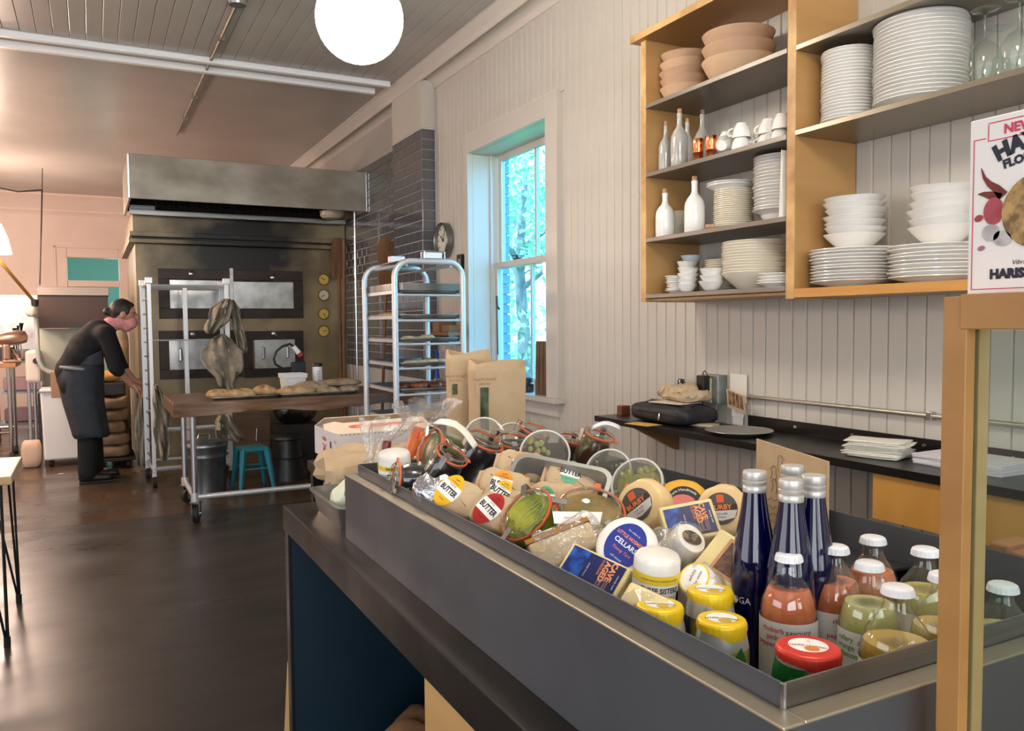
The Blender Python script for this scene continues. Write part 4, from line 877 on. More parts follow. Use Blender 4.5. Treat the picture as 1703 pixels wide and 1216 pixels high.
# ---- peels leaning in the bay
PEEL = wood('peel_wood', (136, 92, 54), (104, 68, 38), .55, 4, (8, 8, 1))
def peel(u0, v0, u1, v1, y, label, bladelen=.0, rr=.016, xx=None):
    a, b = at(u0, v0, y=y), at(u1, v1, y=y); t = thing('bakers_peel', label, 'peel', (b.x, b.y, b.z)); top = a-b
    MB().tube([(0, 0, 0), tuple(top)], rr, 8).build('handle', PEEL, t)
    if bladelen: MB().prism([(-.07, 0), (.07, 0), (.08, bladelen*.8), (.04, bladelen), (-.04, bladelen), (-.08, bladelen*.8)], -.008, .008, 'y', T(*top) @ T(0, 0, -.05)).build('blade', PEEL, t, 0, bev=.003)
peel(564, 455, 569, 745, 8.38, 'long handled wooden peel leaning beside the oven dials', .42)
peel(572, 400, 573, 780, 8.25, 'second wooden peel with bare pole next to the tiled bay', 0, .018)
peel(642, 470, 634, 745, 6.95, 'wooden peel with pointed blade behind the tray rack', .45, .014)
# ---- tray rack on the right
RX0, RX1, RY0, RY1, RZT = 1.695, 2.160, 4.87, 5.50, 1.80
rk = thing('tray_rack', 'rounded aluminium tray rack loaded with sheet pans', 'rack', (1.93, 5.18, 0)); KO = (1.93, 5.18, 0)
for yv in (RY0, RY1):
    pts = [(RX0-KO[0], yv-KO[1], .13)]; R2 = .10
    pts.append((RX0-KO[0], yv-KO[1], RZT-R2))
    for k in range(1, 7): a = PI-(PI/2)*k/6; pts.append((RX0+R2+R2*math.cos(a)-KO[0], yv-KO[1], RZT-R2+R2*math.sin(a)))
    for k in range(0, 7): a = PI/2-(PI/2)*k/6; pts.append((RX1-R2+R2*math.cos(a)-KO[0], yv-KO[1], RZT-R2+R2*math.sin(a)))
    pts.append((RX1-KO[0], yv-KO[1], .13))
    MB().tube(pts, .019, 10).build('hoop', ALU, rk, 60)
for x in (RX0, RX1):
    MB().cyl((x-KO[0]+(.08 if x == RX0 else -.08), RY0-KO[1], RZT-.02), (x-KO[0]+(.08 if x == RX0 else -.08), RY1-KO[1], RZT-.02), .012, n=8).build('top_rail', ALU, rk)
    MB().cyl((x-KO[0], RY0-KO[1], .16), (x-KO[0], RY1-KO[1], .16), .016, n=8).build('base_rail', ALU, rk)
    for y in (RY0, RY1):
        MB().cyl((x-KO[0]-.012, y-KO[1], .045), (x-KO[0]+.012, y-KO[1], .045), .045, n=18).build('caster_wheel', RUBBER, rk); MB().box(x-KO[0]-.018, x-KO[0]+.018, y-KO[1]-.015, y-KO[1]+.015, .085, .14).build('caster_fork', CHROME, rk, 0)
for y in (RY0, RY1): MB().cyl((RX0-KO[0], y-KO[1], .16), (RX1-KO[0], y-KO[1], .16), .016, n=8).build('base_rail', ALU, rk)
sheetz = [at(715, v, y=RY0).z for v in (486, 528, 567, 607, 650, 700, 760)]
for z in sheetz:
    for x, s_ in ((RX0+.02, 1), (RX1-.02, -1)):
        MB().add([(x-KO[0], RY0-KO[1], z-.008), (x+s_*.03-KO[0], RY0-KO[1], z-.008), (x+s_*.03-KO[0], RY1-KO[1], z-.008), (x-KO[0], RY1-KO[1], z-.008), (x-KO[0], RY0-KO[1], z+.012), (x-KO[0], RY1-KO[1], z+.012)], [(0, 1, 2, 3), (0, 3, 5, 4)]).build('runner', ALU, rk, 0, solid=.003)
    MB().cyl((RX0-KO[0], RY0-KO[1], z-.02), (RX1-KO[0], RY0-KO[1], z-.02), .008, n=8).build('front_stop', ALU, rk)
def rpan(z, label, dy=0, grp='sheet pans in the tray rack', sx=None):
    o = sheet_pan(sx or (RX1-RX0)/2-.024, .32, .024).build('sheet_pan', PANM, None, 40); o.location = ((RX0+RX1)/2, (RY0+RY1)/2+dy, z); return tag(o, label, 'tray', grp)
for i in range(5): rpan(sheetz[0]-.004+i*.009, 'empty sheet pan, %s of five nested high in the tray rack' % nth(i, 5))
WORDS = ('second', 'third', 'fourth', 'fifth', 'sixth')
DOUGH = mat('pale_dough', (206, 188, 138), .8, c2=(186, 164, 112), scale=20, bump=.5)
BROWN = mat('dark_baked_crust', (140, 78, 36), .5, c2=(84, 42, 18), scale=14, bump=.6)
for i, what in enumerate(('bare sheet pan with a flat loaf on it', 'sheet pan with pale scones', 'sheet pan with pale biscuits', 'sheet pan of dark pastries', 'sheet pan with golden loaves')):
    rpan(sheetz[i+1]-.004, '%s, %s level down in the tray rack' % (what, WORDS[i]))
def lump(x, y, z, sx, sy, h, m, name, label, cat, grp, seed=0, rz=0):
    f0 = pillow(1, 1, sx, sy, h, seed, h*.08, 2.2)
    o = MB().grid(f0, 20, 9, cu=True).build(name, m, None, 80); o.location = (x, y, z); o.rotation_euler = (0, 0, rz); return tag(o, label, cat, grp)
rnd = random.Random(3)
def on_pan(level, items, m, name, label, cat, grp, hh, sx, sy):
    for k, (x, y) in enumerate(items): lump(RX0+x, RY0+y, sheetz[level]-.0015, sx*rnd.uniform(.9, 1.1), sy*rnd.uniform(.9, 1.1), hh*rnd.uniform(.85, 1.1), m, name, label % ('leftmost' if k == 0 else ('rightmost' if k == len(items)-1 else ORD[k+1].split()[0]+' from the left')), cat, grp, k, rnd.uniform(0, 3))
lump(RX0+.12, RY0+.40, sheetz[1]-.0015, .085, .15, .04, BREAD, 'flat_loaf', 'flat floured loaf on the upper single pan of the tray rack', 'bread', 'loaves in the tray rack', 4)
on_pan(2, ((.13, .12), (.20, .14), (.27, .16), (.34, .30)), DOUGH, 'scone', 'pale unbaked scone, %s on the rack pan', 'scone', 'unbaked scones', .035, .04, .045)
on_pan(3, ((.14, .10), (.21, .12), (.28, .10), (.35, .13)), DOUGH, 'biscuit', 'pale flat biscuit, %s on the rack pan', 'biscuit', 'pale biscuits', .03, .045, .05)
on_pan(4, ((.08, .14), (.15, .22), (.20, .12), (.27, .2), (.31, .11), (.38, .16)), BROWN, 'dark_pastry', 'dark brown baked pastry, %s on the lower rack pan', 'pastry', 'dark pastries', .05, .045, .06)
on_pan(5, ((.09, .12), (.24, .13), (.37, .13)), BREAD, 'golden_loaf', 'golden loaf, %s on the pan just above the cardboard box', 'bread', 'golden loaves', .05, .07, .09)
MB_ = MB().box(-.05, .05, -.035, .035, 0, .04).build('white_gadget', WHITEPL, None, 0, bev=.004); p = at(622, 430, y=5.3); 
tp = thing('rack_top_board', 'thin steel plate laid across the top of the tray rack', 'plate', (1.93, 5.2, RZT+.019)); MB().box(-.12, .12, -.30, .28, .0, .004).build('sheet', STEEL, tp, 0, bev=.001)
MB_.location = (1.86, 5.30, RZT+.0235); tag(MB_, 'small white box lying on top of the tray rack', 'box')
wf = thing('wire_basket', 'small steel wire holder with papers on top of the tray rack', 'holder', (2.0, 4.98, RZT+.0235)); M_ = MB()
for z in (0.004, .05): M_.tube([(-.07, -.03, z), (.07, -.03, z), (.07, .03, z), (-.07, .03, z)], .003, 6, closed=True)
M_.build('wire_frame', CHROME, wf); MB().box(-.06, .055, -.02, .02, .0, .045).build('papers', PAPER, wf, 0)
for a, b in ((-.07, -.03), (.07, -.03), (.07, .03), (-.07, .03)): MB().cyl((a, b, .004), (a, b, .05), .003, n=6).build('wire_post', CHROME, wf)
# ---- wall clock
cp = at(740, 400, x=2.43); ck = thing('wall_clock', 'round steel rimmed wall clock beside the tiled pilaster', 'clock', (2.449, cp.y, cp.z), rot=Euler((0, -PI/2, 0)))
rings([(0, 0), (.125, 0), (.135, .01), (.135, .055), (.128, .062), (.122, .056), (.120, .03), (0, .03)]).build('case', STEEL, ck, 40)
disc(MB(), .119, .119, T(0, 0, .031)).build('dial', mat('clock_face', (206, 202, 192), .5), ck, 0)
for h in range(12):
    a = h*PI/6; MB().box(-.004, .004, .092, .110, .032, .0335, RZ(a)).build('hour_mark', INK, ck, 0)
MB().box(-.004, .004, -.01, .065, .034, .0355, RZ(-.6)).build('hour_hand', INK, ck, 0); MB().box(-.003, .003, -.015, .095, .036, .0375, RZ(-2.0)).build('minute_hand', INK, ck, 0)
MB().cyl((0, 0, .031), (0, 0, .040), .008, n=12).build('pin', INK, ck)
p = at(768, 437, x=2.44); so_ = thing('wall_switch', 'small black switch box on the boarded wall near the window', 'switch', (2.449, p.y, p.z)); MB().box(-.035, 0, -.04, .04, -.05, .06).build('box', BLACKPL, so_, 0, bev=.004); MB().box(-.042, -.035, -.01, .01, -.01, .025).build('toggle', CHROME, so_, 0)
# ---- small shelf with cardboard boxes behind the rack
p = at(745, 552, x=2.38); sw = thing('wall_shelf', 'short wooden wall shelf behind the tray rack', 'shelf', (2.449, p.y, p.z)); MB().box(-.16, 0, -.22, .24, -.025, 0).build('board', wood('shelf_wood', (150, 112, 76), (124, 90, 58)), sw, 0, bev=.002)
for yy in (-.15, .17): MB().box(-.12, 0, yy, yy+.012, -.10, -.025).build('bracket', STEEL, sw, 0)
KB = mat('brown_cardboard', (150, 110, 76), .8)
for i, (dy, dx, sy, sx, h, lb) in enumerate(((-.12, -.08, .07, .06, .05, 'low brown cardboard box on the wall shelf behind the rack'), (.06, -.085, .06, .06, .12, 'upright brown cardboard box on the wall shelf behind the rack'))):
    o = MB().box(-sx, sx, -sy, sy, 0, h).build('cardboard_box', KB, None, 0, bev=.002); o.location = (2.449+dx, p.y+dy, p.z+.0005); tag(o, lb, 'box', 'boxes on the wall shelf')
br = at(727, 608, x=2.40); bsh = thing('bench_brush', 'cleaning brush with bright blue handle hanging behind the rack', 'brush', (2.40, br.y, br.z)); MB().tube([(0, 0, -.10), (0, .005, 0), (0, 0, .12)], [.02, .012, .014], 8).build('handle', mat('blue_plastic', (30, 70, 190), .35), bsh); MB().box(-.02, .03, -.02, .02, -.18, -.10).build('bristles', mat('grey_bristle', (160, 160, 160), .9), bsh, 0)
MB().box(.0, .049, -.006, .006, .10, .115).build('hook', CHROME, bsh, 0)
# ---- on the window sill
bd0 = at(900, 655, x=2.46)
for i, (dx, w_, h, lb) in enumerate(((0, .05, .335, 'dark brown grooved board standing at the right of the window sill'), (.0, .03, .325, 'narrower dark board behind the grooved one on the sill'))):
    t = thing('wooden_board', lb, 'board', (2.475+.045*i, bd0.y-.01+.035*i, .9555), rot=Euler((0, .03, .25)), group='boards on the sill')
    MB().box(-.011, .011, -w_*1.4, w_*1.4, 0, h).build('plank', wood('dark_brown_board', (112, 80, 54), (84, 58, 38), .5, 4, (6, 6, 1)), t, 0, bev=.002)
    for k in (-1, 0, 1): MB().box(-.0125, -.011, k*w_*.7-.003, k*w_*.7+.003, .01, h-.01).build('groove', mat('groove_brown', (62, 42, 28), .6), t, 0)
bj = at(880, 650, x=2.50); bjt = thing('black_jar', 'small black jar standing on the window sill', 'jar', (2.50, bj.y, .9555)); rings([(0, 0), (.028, 0), (.031, .005), (.031, .055), (.022, .065), (.022, .075), (0, .075)]).build('body', mat('black_glaze', (30, 30, 36), .15, coat=.5), bjt, 40); rings([(0, .075), (.025, .075), (.025, .092), (.01, .10), (0, .10)]).build('lid', BLACKPL, bjt, 40)
fs_ = thing('fly_swatter', 'thin black stick hanging against the window jamb', 'stick', at(828, 590, x=2.60)); oo = at(828, 590, x=2.60); MB().tube([(0, 0, 0), tuple(at(826, 492, x=2.60)-oo)], .005, 6).build('stem', BLACKPL, fs_); MB().tube([tuple(at(826, 492, x=2.60)-oo), tuple(at(827, 510, x=2.60)-oo), tuple(at(830, 514, x=2.60)-oo)], .008, 6).build('hook', BLACKPL, fs_)
# ================================================================== ISLAND COUNTER AND FOOD BIN
ZK = .875
isl = thing('island_counter', 'long dark steel topped counter with a blue end panel', 'counter', (.95, 1.0, 0)); IO = (.95, 1.0, 0)
def ip(nm, b, m, bev=.002): return part(nm, b, m, isl, IO, bev)
ip('top', (.484, 1.45, -.70, 2.397, ZK-.004, ZK), EDGEST, .001); ip('front_skirt', (.480, .486, -.70, 2.397, ZK-.072, ZK), BLACKST, .0025); ip('end_skirt', (.486, 1.45, 2.391, 2.397, ZK-.072, ZK-.004), BLACKST, .001)
ip('deck', (.49, 1.44, -.68, 2.39, ZK-.03, ZK-.005), mat('dark_ply', (60, 50, 42), .7), 0)
BLUE = mat('petrol_blue_panel', (12, 40, 56), .45, c2=(10, 34, 48), scale=3)
ip('end_panel', (.49, 1.44, 2.36, 2.388, 0, ZK-.03), BLUE); ip('end_post', (.484, .492, 2.352, 2.392, 0, ZK-.072), BLACKST, .001)
wy = at(708, 1140, x=.5).y
ip('front_panel', (.497, .515, -.68, wy, 0.02, ZK-.074), wood('pale_panel', (206, 166, 108), (190, 148, 92), .45, 2, (1, 1, 5))); ip('partition', (.515, 1.44, wy-.018, wy, .02, ZK-.03), mat('dark_inside', (40, 36, 34), .7)); ip('back_panel', (1.43, 1.445, -.68, 2.36, 0.02, ZK-.03), MATS['dark_inside'])
ip('bottom_shelf', (.50, 1.43, wy, 2.36, .10, .125), MATS['dark_inside'])
sk = MB().grid(pillow(1, 1, .16, .22, .20, 12, .015, 3), 36, 15, cu=True).build('paper_sack', mat('brown_sack_paper', (140, 100, 68), .8, c2=(116, 82, 54), scale=12, bump=.5), None, 60); sk.location = (.80, 1.95, .126); tag(sk, 'brown paper sack lying inside the open bay under the counter', 'sack')
kb = thing('paper_bag', 'brown paper bag standing on the floor past the counter end', 'bag', (.62, 2.60, 0)); MB().add([(-.10, -.07, 0), (.10, -.07, 0), (.10, .07, 0), (-.10, .07, 0), (-.085, -.05, .30), (.10, -.05, .30), (.10, .05, .30), (-.085, .05, .30)], [(3, 2, 1, 0), (0, 1, 5, 4), (1, 2, 6, 5), (2, 3, 7, 6), (3, 0, 4, 7)]).build('body', KRAFT, kb, 0, solid=.002)
# steel food bin
BX0, BX1, BY0, BY1, BZ = .541, 1.20, .520, 1.946, 1.035
bn = thing('steel_food_bin', 'long dark grey steel bin standing on the counter', 'bin', (.87, 1.23, ZK)); BO = (.87, 1.23, ZK)
def bp_(nm, b, m, bev=.003, par=None): return part(nm, b, m, par or bn, BO, bev)
bp_('side_panel', (BX0, BX0+.004, BY0, BY1, ZK+.0005, BZ-.002), STEELD, 0); bp_('end_panel', (BX0+.004, BX1, BY0, BY0+.004, ZK+.0005, BZ-.002), STEELD, 0); bp_('end_panel', (BX0+.004, BX1, BY1-.004, BY1, ZK+.0005, BZ-.002), STEELD, 0); bp_('side_panel', (BX1-.004, BX1, BY0+.004, BY1-.004, ZK+.0005, BZ-.002), STEELD, 0)
TX0, TX1, TY0, TY1 = .567, 1.174, .546, 1.920
LEDGE = mat('lit_steel_ledge', (176, 166, 146), .34, .7, c2=(156, 146, 126), scale=5, r2=.42)  # top ledge, with the warm overhead highlight put into its colour
bp_('ledge', (BX0-.001, TX0, BY0-.001, BY1+.001, BZ-.004, BZ), LEDGE, .0015); bp_('ledge', (TX1, BX1+.001, BY0-.001, BY1+.001, BZ-.004, BZ), LEDGE, .0015); bp_('ledge', (TX0, TX1, BY0-.001, TY0, BZ-.004, BZ), LEDGE, .0015); bp_('ledge', (TX0, TX1, TY1, BY1+.001, BZ-.004, BZ), LEDGE, .0015)
tr = thing('steel_tray', 'raised steel tray with a thin rim set into the grey bin', 'tray', (.87, 1.23, ZK)); ZF = .925; ZR = 1.060
for b in ((TX0, TX0+.002, TY0, TY1), (TX1-.002, TX1, TY0, TY1), (TX0+.002, TX1-.002, TY0, TY0+.002), (TX0+.002, TX1-.002, TY1-.002, TY1)): bp_('rim', (*b, ZF, ZR), STEEL if b[2] == TY0 and b[3] < 1 else STEELD, .0006, tr)
bp_('floor', (TX0+.002, TX1-.002, TY0+.002, TY1-.002, ZF-.003, ZF), STEELD, 0, tr); MB().cyl((TX0-BO[0], TY0-BO[1], ZF-ZK), (TX0-BO[0], TY0-BO[1], ZR-ZK), .003, n=10).build('corner_weld', CHROME, tr)
ZG = 1.0
bp_('riser', (TX0+.004, TX1-.004, .86, TY1-.004, ZG-.004, ZG), STEEL, 0, tr)
for b in ((TX0+.004, TX0+.006, .86, TY1-.004), (TX1-.006, TX1-.004, .86, TY1-.004), (.86, .862, .86, TY1-.004)): bp_('riser_web', (*b, ZF, ZG-.004), STEEL, 0, tr)
FACE = lambda p: math.atan2(-p.x, p.y)
# ---------------- soda bottles
BOTG = thin_glass('bottle_glass', (249, 252, 250), rough=.02, ior=1.75)
LABEL = mat('white_label_paper', (236, 232, 226), .5)
CAPW = mat('white_crown_cap', (236, 236, 240), .3)
def soda(u, v, zt, liquid, lvl, lines, ink, label, name='soda_bottle', spin=0, r=.0355):
    p = at(u, v, z=zt); h = zt-ZF; t = thing(name, label, 'bottle', (p.x, p.y, ZF), FACE(p)+spin, 'white-capped soda bottles')
    pr = [(0, .004), (r*.7, .003), (r*.92, 0), (r, .006), (r, h*.55), (r*.985, h*.61), (r*.92, h*.68), (r*.78, h*.75), (r*.56, h*.81), (r*.43, h*.85), (r*.37, h*.89), (r*.36, h*.925), (r*.42, h*.935), (r*.42, h*.955), (r*.36, h*.96), (r*.35, h-.004)]
    MB().lathe(pr, 36).build('glass', BOTG, t, 50)
    zl = h*lvl; li = []
    for a, b in pr:
        if b < zl: li.append((max(a-.0022, 0), max(b, .004)))
    rr = next(pr[i][0]+(pr[i+1][0]-pr[i][0])*(zl-pr[i][1])/(pr[i+1][1]-pr[i][1]) for i in range(len(pr)-1) if pr[i][1] <= zl <= pr[i+1][1])-.0022
    li += [(rr, zl), (0, zl)]; MB().lathe(li, 36).build('drink', liquid, t, 50)
    n = 64; rc = .0165
    MB().lathe([(0, h), (rc*.8, h), (rc*.95, h-.0015), (rc, h-.004), (rc*1.06, h-.0095), (rc*.9, h-.010), (rc*.88, h-.004), (0, h-.003)], n, rf=lambda a, z: 1+(.03*math.cos(21*a) if z < h-.003 else 0)).build('crown_cap', CAPW, t, 40)
    z0, z1 = .020, h*.555
    lb = MB().lathe([(r+.0004, z0), (r+.0004, z1)], 48); lb.f = [f for f in lb.f if len(f) == 4]; lo = lb.build('paper_label', LABEL, t, 60)
    M_ = MB()
    for k, s in enumerate(lines): text(M_, s, .0095, RZ(-.55) @ T(0, 0, z1-.010-.0095*k), bold=.00015, align='LEFT' if 0 else 'CENTER', bend=r+.0008)
    M_.build('flavour_print', ink, lo, 0)
    M_ = MB(); text(M_, 'savouré', .0105, RZ(.35) @ T(0, 0, z1-.011), bend=r+.0008, shear=.3); text(M_, 'sparkling', .004, RZ(-.8) @ T(0, 0, z0+.006), bend=r+.0008)
    rnd = random.Random(hash(label) % 99)
    def wrapst(pts):
        vs = MB(); stroke(vs, pts, .0005); M_.add([((r+.0008)*math.sin(x/r), -(r+.0008)*math.cos(x/r), y) for x, y, z in vs.v], vs.f)
    for k in range(9):
        x0 = .004+.002*k; wrapst([(x0+.010*math.sin(j*.45+k*.3)*.7+.0006*j, z1-.024-.0028*j+.003*math.sin(k)) for j in range(13)])
    wrapst([(.005+.007*math.cos(a*.35), z1-.030+.006*math.sin(a*.35)) for a in range(19)])
    M_.build('line_drawing', INK, lo, 0)
    return t
RHU = mat('rhubarb_soda', (236, 132, 88), .06, trans=.25)
GRN = mat('celery_soda', (228, 218, 140), .06, trans=.35); GRN2 = mat('golden_soda', (222, 182, 76), .06, trans=.35)
INKG = mat('green_ink', (120, 160, 70), .6); INKP = mat('pink_ink', (222, 76, 110), .6)
ZS = 1.105
soda(1312, 920, ZS, RHU, .76, ('rhubarb', 'pink', 'peppercorn'), INKP, 'orange-pink soda bottle with pink print, nearest the cobalt bottles')
soda(1390, 907, ZS, RHU, .74, ('rhubarb', 'pink', 'peppercorn'), INKP, 'orange-pink soda bottle between the front pink and green ones', spin=.9)
soda(1452, 892, ZS, RHU, .74, ('rhubarb', 'pink', 'peppercorn'), INKP, 'orange-pink soda bottle at the back, under the wooden box', spin=1.2)
soda(1446, 934, ZS, GRN, .72, ('celery', 'orange', 'cardamom'), INKG, 'pale green soda bottle with green print on its label', spin=-.25)
soda(1493, 974, 1.108, GRN2, .66, ('ginger', 'lemon', 'thyme'), INKG, 'golden soda bottle at the front by the tray rim', spin=-.5, r=.039)
soda(1539, 911, ZS, GRN, .70, ('celery', 'orange', 'cardamom'), INKG, 'pale green soda bottle at the back beside the wooden case post', spin=.6)
soda(1570, 953, 1.106, GRN2, .66, ('ginger', 'lemon', 'thyme'), INKG, 'golden soda bottle half hidden by the wooden case post', spin=-.4)
soda(1668, 970, 1.085, GRN, .66, ('celery', 'orange', 'cardamom'), INKG, 'pale soda bottle seen through the glass of the wooden case', spin=.2)
# ---------------- cobalt water bottles
COB = mat('cobalt_glass', (6, 10, 74), .05, trans=.5, coat=.5); 
def water(u, v, zt, label):
    p = at(u, v, z=zt); h = zt-ZF; t = thing('water_bottle', label, 'bottle', (p.x, p.y, ZF), FACE(p), 'cobalt blue water bottles'); r = .031
    pr = [(0, .006), (r*.8, .002), (r*.95, 0), (r, .006), (r*1.0, h*.28), (r*1.0, h*.45), (r*.985, h*.50), (r*.93, h*.57), (r*.78, h*.68), (r*.62, h*.78), (r*.52, h*.86), (r*.475, h*.905), (r*.46, h*.92)]
    MB().lathe(pr, 40).build('glass', COB, t, 50)
    rc = .0158; MB().lathe([(0, h*.895), (rc*.98, h*.895), (rc*1.02, h*.90), (rc*1.0, h*.925), (rc*.94, h*.93), (rc*1.0, h*.938), (rc*1.02, h*.95), (rc*.95, h*.955), (rc, h*.962), (rc, h*.99), (rc*.95, h), (0, h)], 56, rf=lambda a, z: 1+(.015*math.cos(28*a) if z > h*.96 else 0)).build('screw_cap', mat('brushed_cap', (214, 212, 208), .42, .6), t, 35)
    M_ = MB(); text(M_, 'SARATOGA', .0125, RZ(-1.15) @ T(0, 0, h*.36), bend=r+.0006); M_.build('lettering', mat('silver_print', (214, 216, 224), .4), t, 0)
ZWT = 1.196
water(1255, 783, ZWT, 'cobalt blue water bottle with white lettering, nearest the cheeses')
water(1316, 797, ZWT, 'cobalt blue water bottle in the middle, in front of the cardboard sign')
water(1353, 790, ZWT, 'cobalt blue water bottle on the right, above the pink soda bottles')
water(1318, 774, ZWT+.002, 'cobalt blue water bottle at the back, only its cap showing')
# ---------------- foil topped cans
CANS = mat('can_silver', (222, 222, 218), .3, .6)
def can(u, v, zt, foil, side, label, k, ink=INK, rr=1.0):
    top = [(.985, .745)] if not k else [(.985, .76), (.90, .89)]
    p = at(u, v, z=zt); h = zt-ZF; t = thing('foil_top_can', label, 'can', (p.x, p.y, ZF), FACE(p), 'foil topped drink cans'); r = .0325*rr; rl = .0275*rr
    MB().lathe([(0, .004), (r*.72, .002), (r*.78, 0), (r, .009), (r, h*.70), (r*.985, h*.76), (rl*1.03, h*.92), (rl, h*.95), (rl*1.04, h-.002), (0, h-.003)], 40).build('body', CANS, t, 50)
    sd = MB().lathe([(r+.0003, .01), (r+.0003, h*.70)]+[(r*a_+.0003, h*b_) for a_, b_ in top], 48); sd.f = [f for f in sd.f if len(f) == 4]; sd.build('printed_sleeve', side, t, 50)
    lf = MB(); 
    for a, w_, c in ((.75, .016, 0), ):
        lf.add([((r*.99+.0012)*math.sin(a+x), -(r*.99+.0012)*math.cos(a+x), z) for x, z in ((-.28, h*.70), (.0, h*.80), (.26, h*.66), (.18, h*.42), (-.05, h*.32), (-.22, h*.5))], [(0, 1, 2, 3, 4, 5)])
    lf.build('leaf_print', mat('leaf_green', (54, 110, 50), .4), t, 0)
    # crimped foil: flat top, pleated skirt that runs lower on one side
    n = 72; vs = []; prof = [(0, 0), (.7, 0), (.96, 0), (1.04, -.0012), (1.075, -.004), (1.085, -.0075), (1.09, -.011)]
    for j, (rf_, dz) in enumerate(prof):
        for i in range(n):
            a = 2*PI*i/n; pl = (1+.018*math.cos(24*a)*(1 if j > 3 else 0)); low = (1+1.1*max(0, math.cos(a-5.35))**6) if j >= 5 else 1
            vs.append((rl*rf_*pl*math.cos(a), rl*rf_*pl*math.sin(a), h+.0012+dz*low))
    fs = [(j*n+i, j*n+(i+1) % n, (j+1)*n+(i+1) % n, (j+1)*n+i) for j in range(len(prof)-1) for i in range(n)]
    fo = MB().add(vs, fs).build('foil_cap', foil, t, 60)
    disc(MB(), rl*.66, rl*.62, T(0, .001, h+.0016)).build('foil_seal', PAPER, fo, 0)
    M_ = MB(); text(M_, 'SANPELLEGRINO', .0052, T(0, -.001, h+.0020), bold=.0001, arc=.06); text(M_, '*', .010, T(0, .009, h+.0020) if k else T(0, -.008, h+.002)); M_.build('seal_print', ink, fo, 0)
    fr_ = MB(); disc(fr_, .008, .006, T(.004, -.009, h+.0021)); fr_.build('fruit_print', mat('lemon_print', (214, 176, 40), .4) if not k else mat('orange_print', (224, 140, 60), .4), fo, 0)
    M_ = MB(); text(M_, 'S.PELLE', .009, RZ(.85) @ T(0, 0, h*.22), bold=.0003, bend=r+.0012); M_.build('side_print', INK, t, 0)
FY = mat('yellow_foil', (246, 208, 34), .35, .15); FR = mat('red_foil', (222, 62, 48), .35, .15)
SL = mat('lemon_sleeve', (58, 64, 86), .3, .3, c2=(176, 172, 70), scale=18, stretch=(1, 1, .25), lo=.47, hi=.53)
SRD = mat('pomegranate_sleeve', (34, 120, 52), .3, .3, c2=(214, 150, 160), scale=9, stretch=(1, 1, .3), lo=.5, hi=.56)
can(1097, 1006, 1.045, FY, SL, 'yellow foil topped can nearest the counter edge, below the cheeses', 0)
can(1181, 981, 1.048, FY, SL, 'yellow foil topped can farthest back, touching the cobalt bottle', 0)
can(1200, 1030, 1.042, FY, SL, 'yellow foil topped can in front of the other two', 0)
can(1344, 1076, 1.047, FR, SRD, 'red foil topped can at the near corner of the tray', 1, mat('red_ink', (190, 40, 40), .5), 1.15)
# ---------------- cardboard sign with ducks
def sign():
    X0 = 1.150; a, b = at(1258, 730, x=X0), at(1377, 768, x=X0); zb = ZG+.001
    t = thing('cardboard_sign', 'kraft cardboard sign with inked ducks and handwriting behind the cobalt bottles', 'sign', (X0, a.y, zb))
    SM = Matrix(((0, 0, -1, 0), (-1, 0, 0, 0), (0, 1, 0, 0), (0, 0, 0, 1)))      # local XY of the print = along the board, up
    w_, hl, hr = a.y-b.y, a.z-zb, b.z-zb
    MB().prism([(0, 0), (w_, 0), (w_, hr), (0, hl)], -.004, 0, 'z', SM).build('board', mat('corrugated_card', (196, 166, 128), .8, c2=(186, 154, 116), scale=20), t, 0)
    M_ = MB()
    def duck(x, y, s, fl=1):
        stroke(M_, [(x+fl*s*p, y+s*q) for p, q in ((-.2, -1.1), (-.35, -.4), (-.25, .1), (-.3, .5), (-.1, .85), (.25, .85), (.42, .6), (.75, .42), (.45, .35), (.3, .15), (.38, -.3), (.55, -.8))], .0011, SM @ T(0, 0, .0006)); disc(M_, s*.07, s*.07, SM @ T(x+fl*s*.15, y+s*.62, .0006), 8)
    for x, y, s, f_ in ((.062, hl-.038, .016, 1), (.048, hl-.060, .016, -1), (.050, hl-.084, .015, -1), (.072, hl-.058, .017, 1), (.082, hl-.075, .016, 1), (.092, hl-.050, .014, 1)): duck(x, y, s, f_)
    rnd = random.Random(5)
    for k in range(4): stroke(M_, [(.02+.005*j, hl-.112-.014*k+.0035*math.sin(j*1.9+k*2)*rnd.uniform(.4, 1.2)) for j in range(26)], .0009, SM @ T(0, 0, .0006))
    M_.build('ink_drawing', INK, t, 0)
sign()
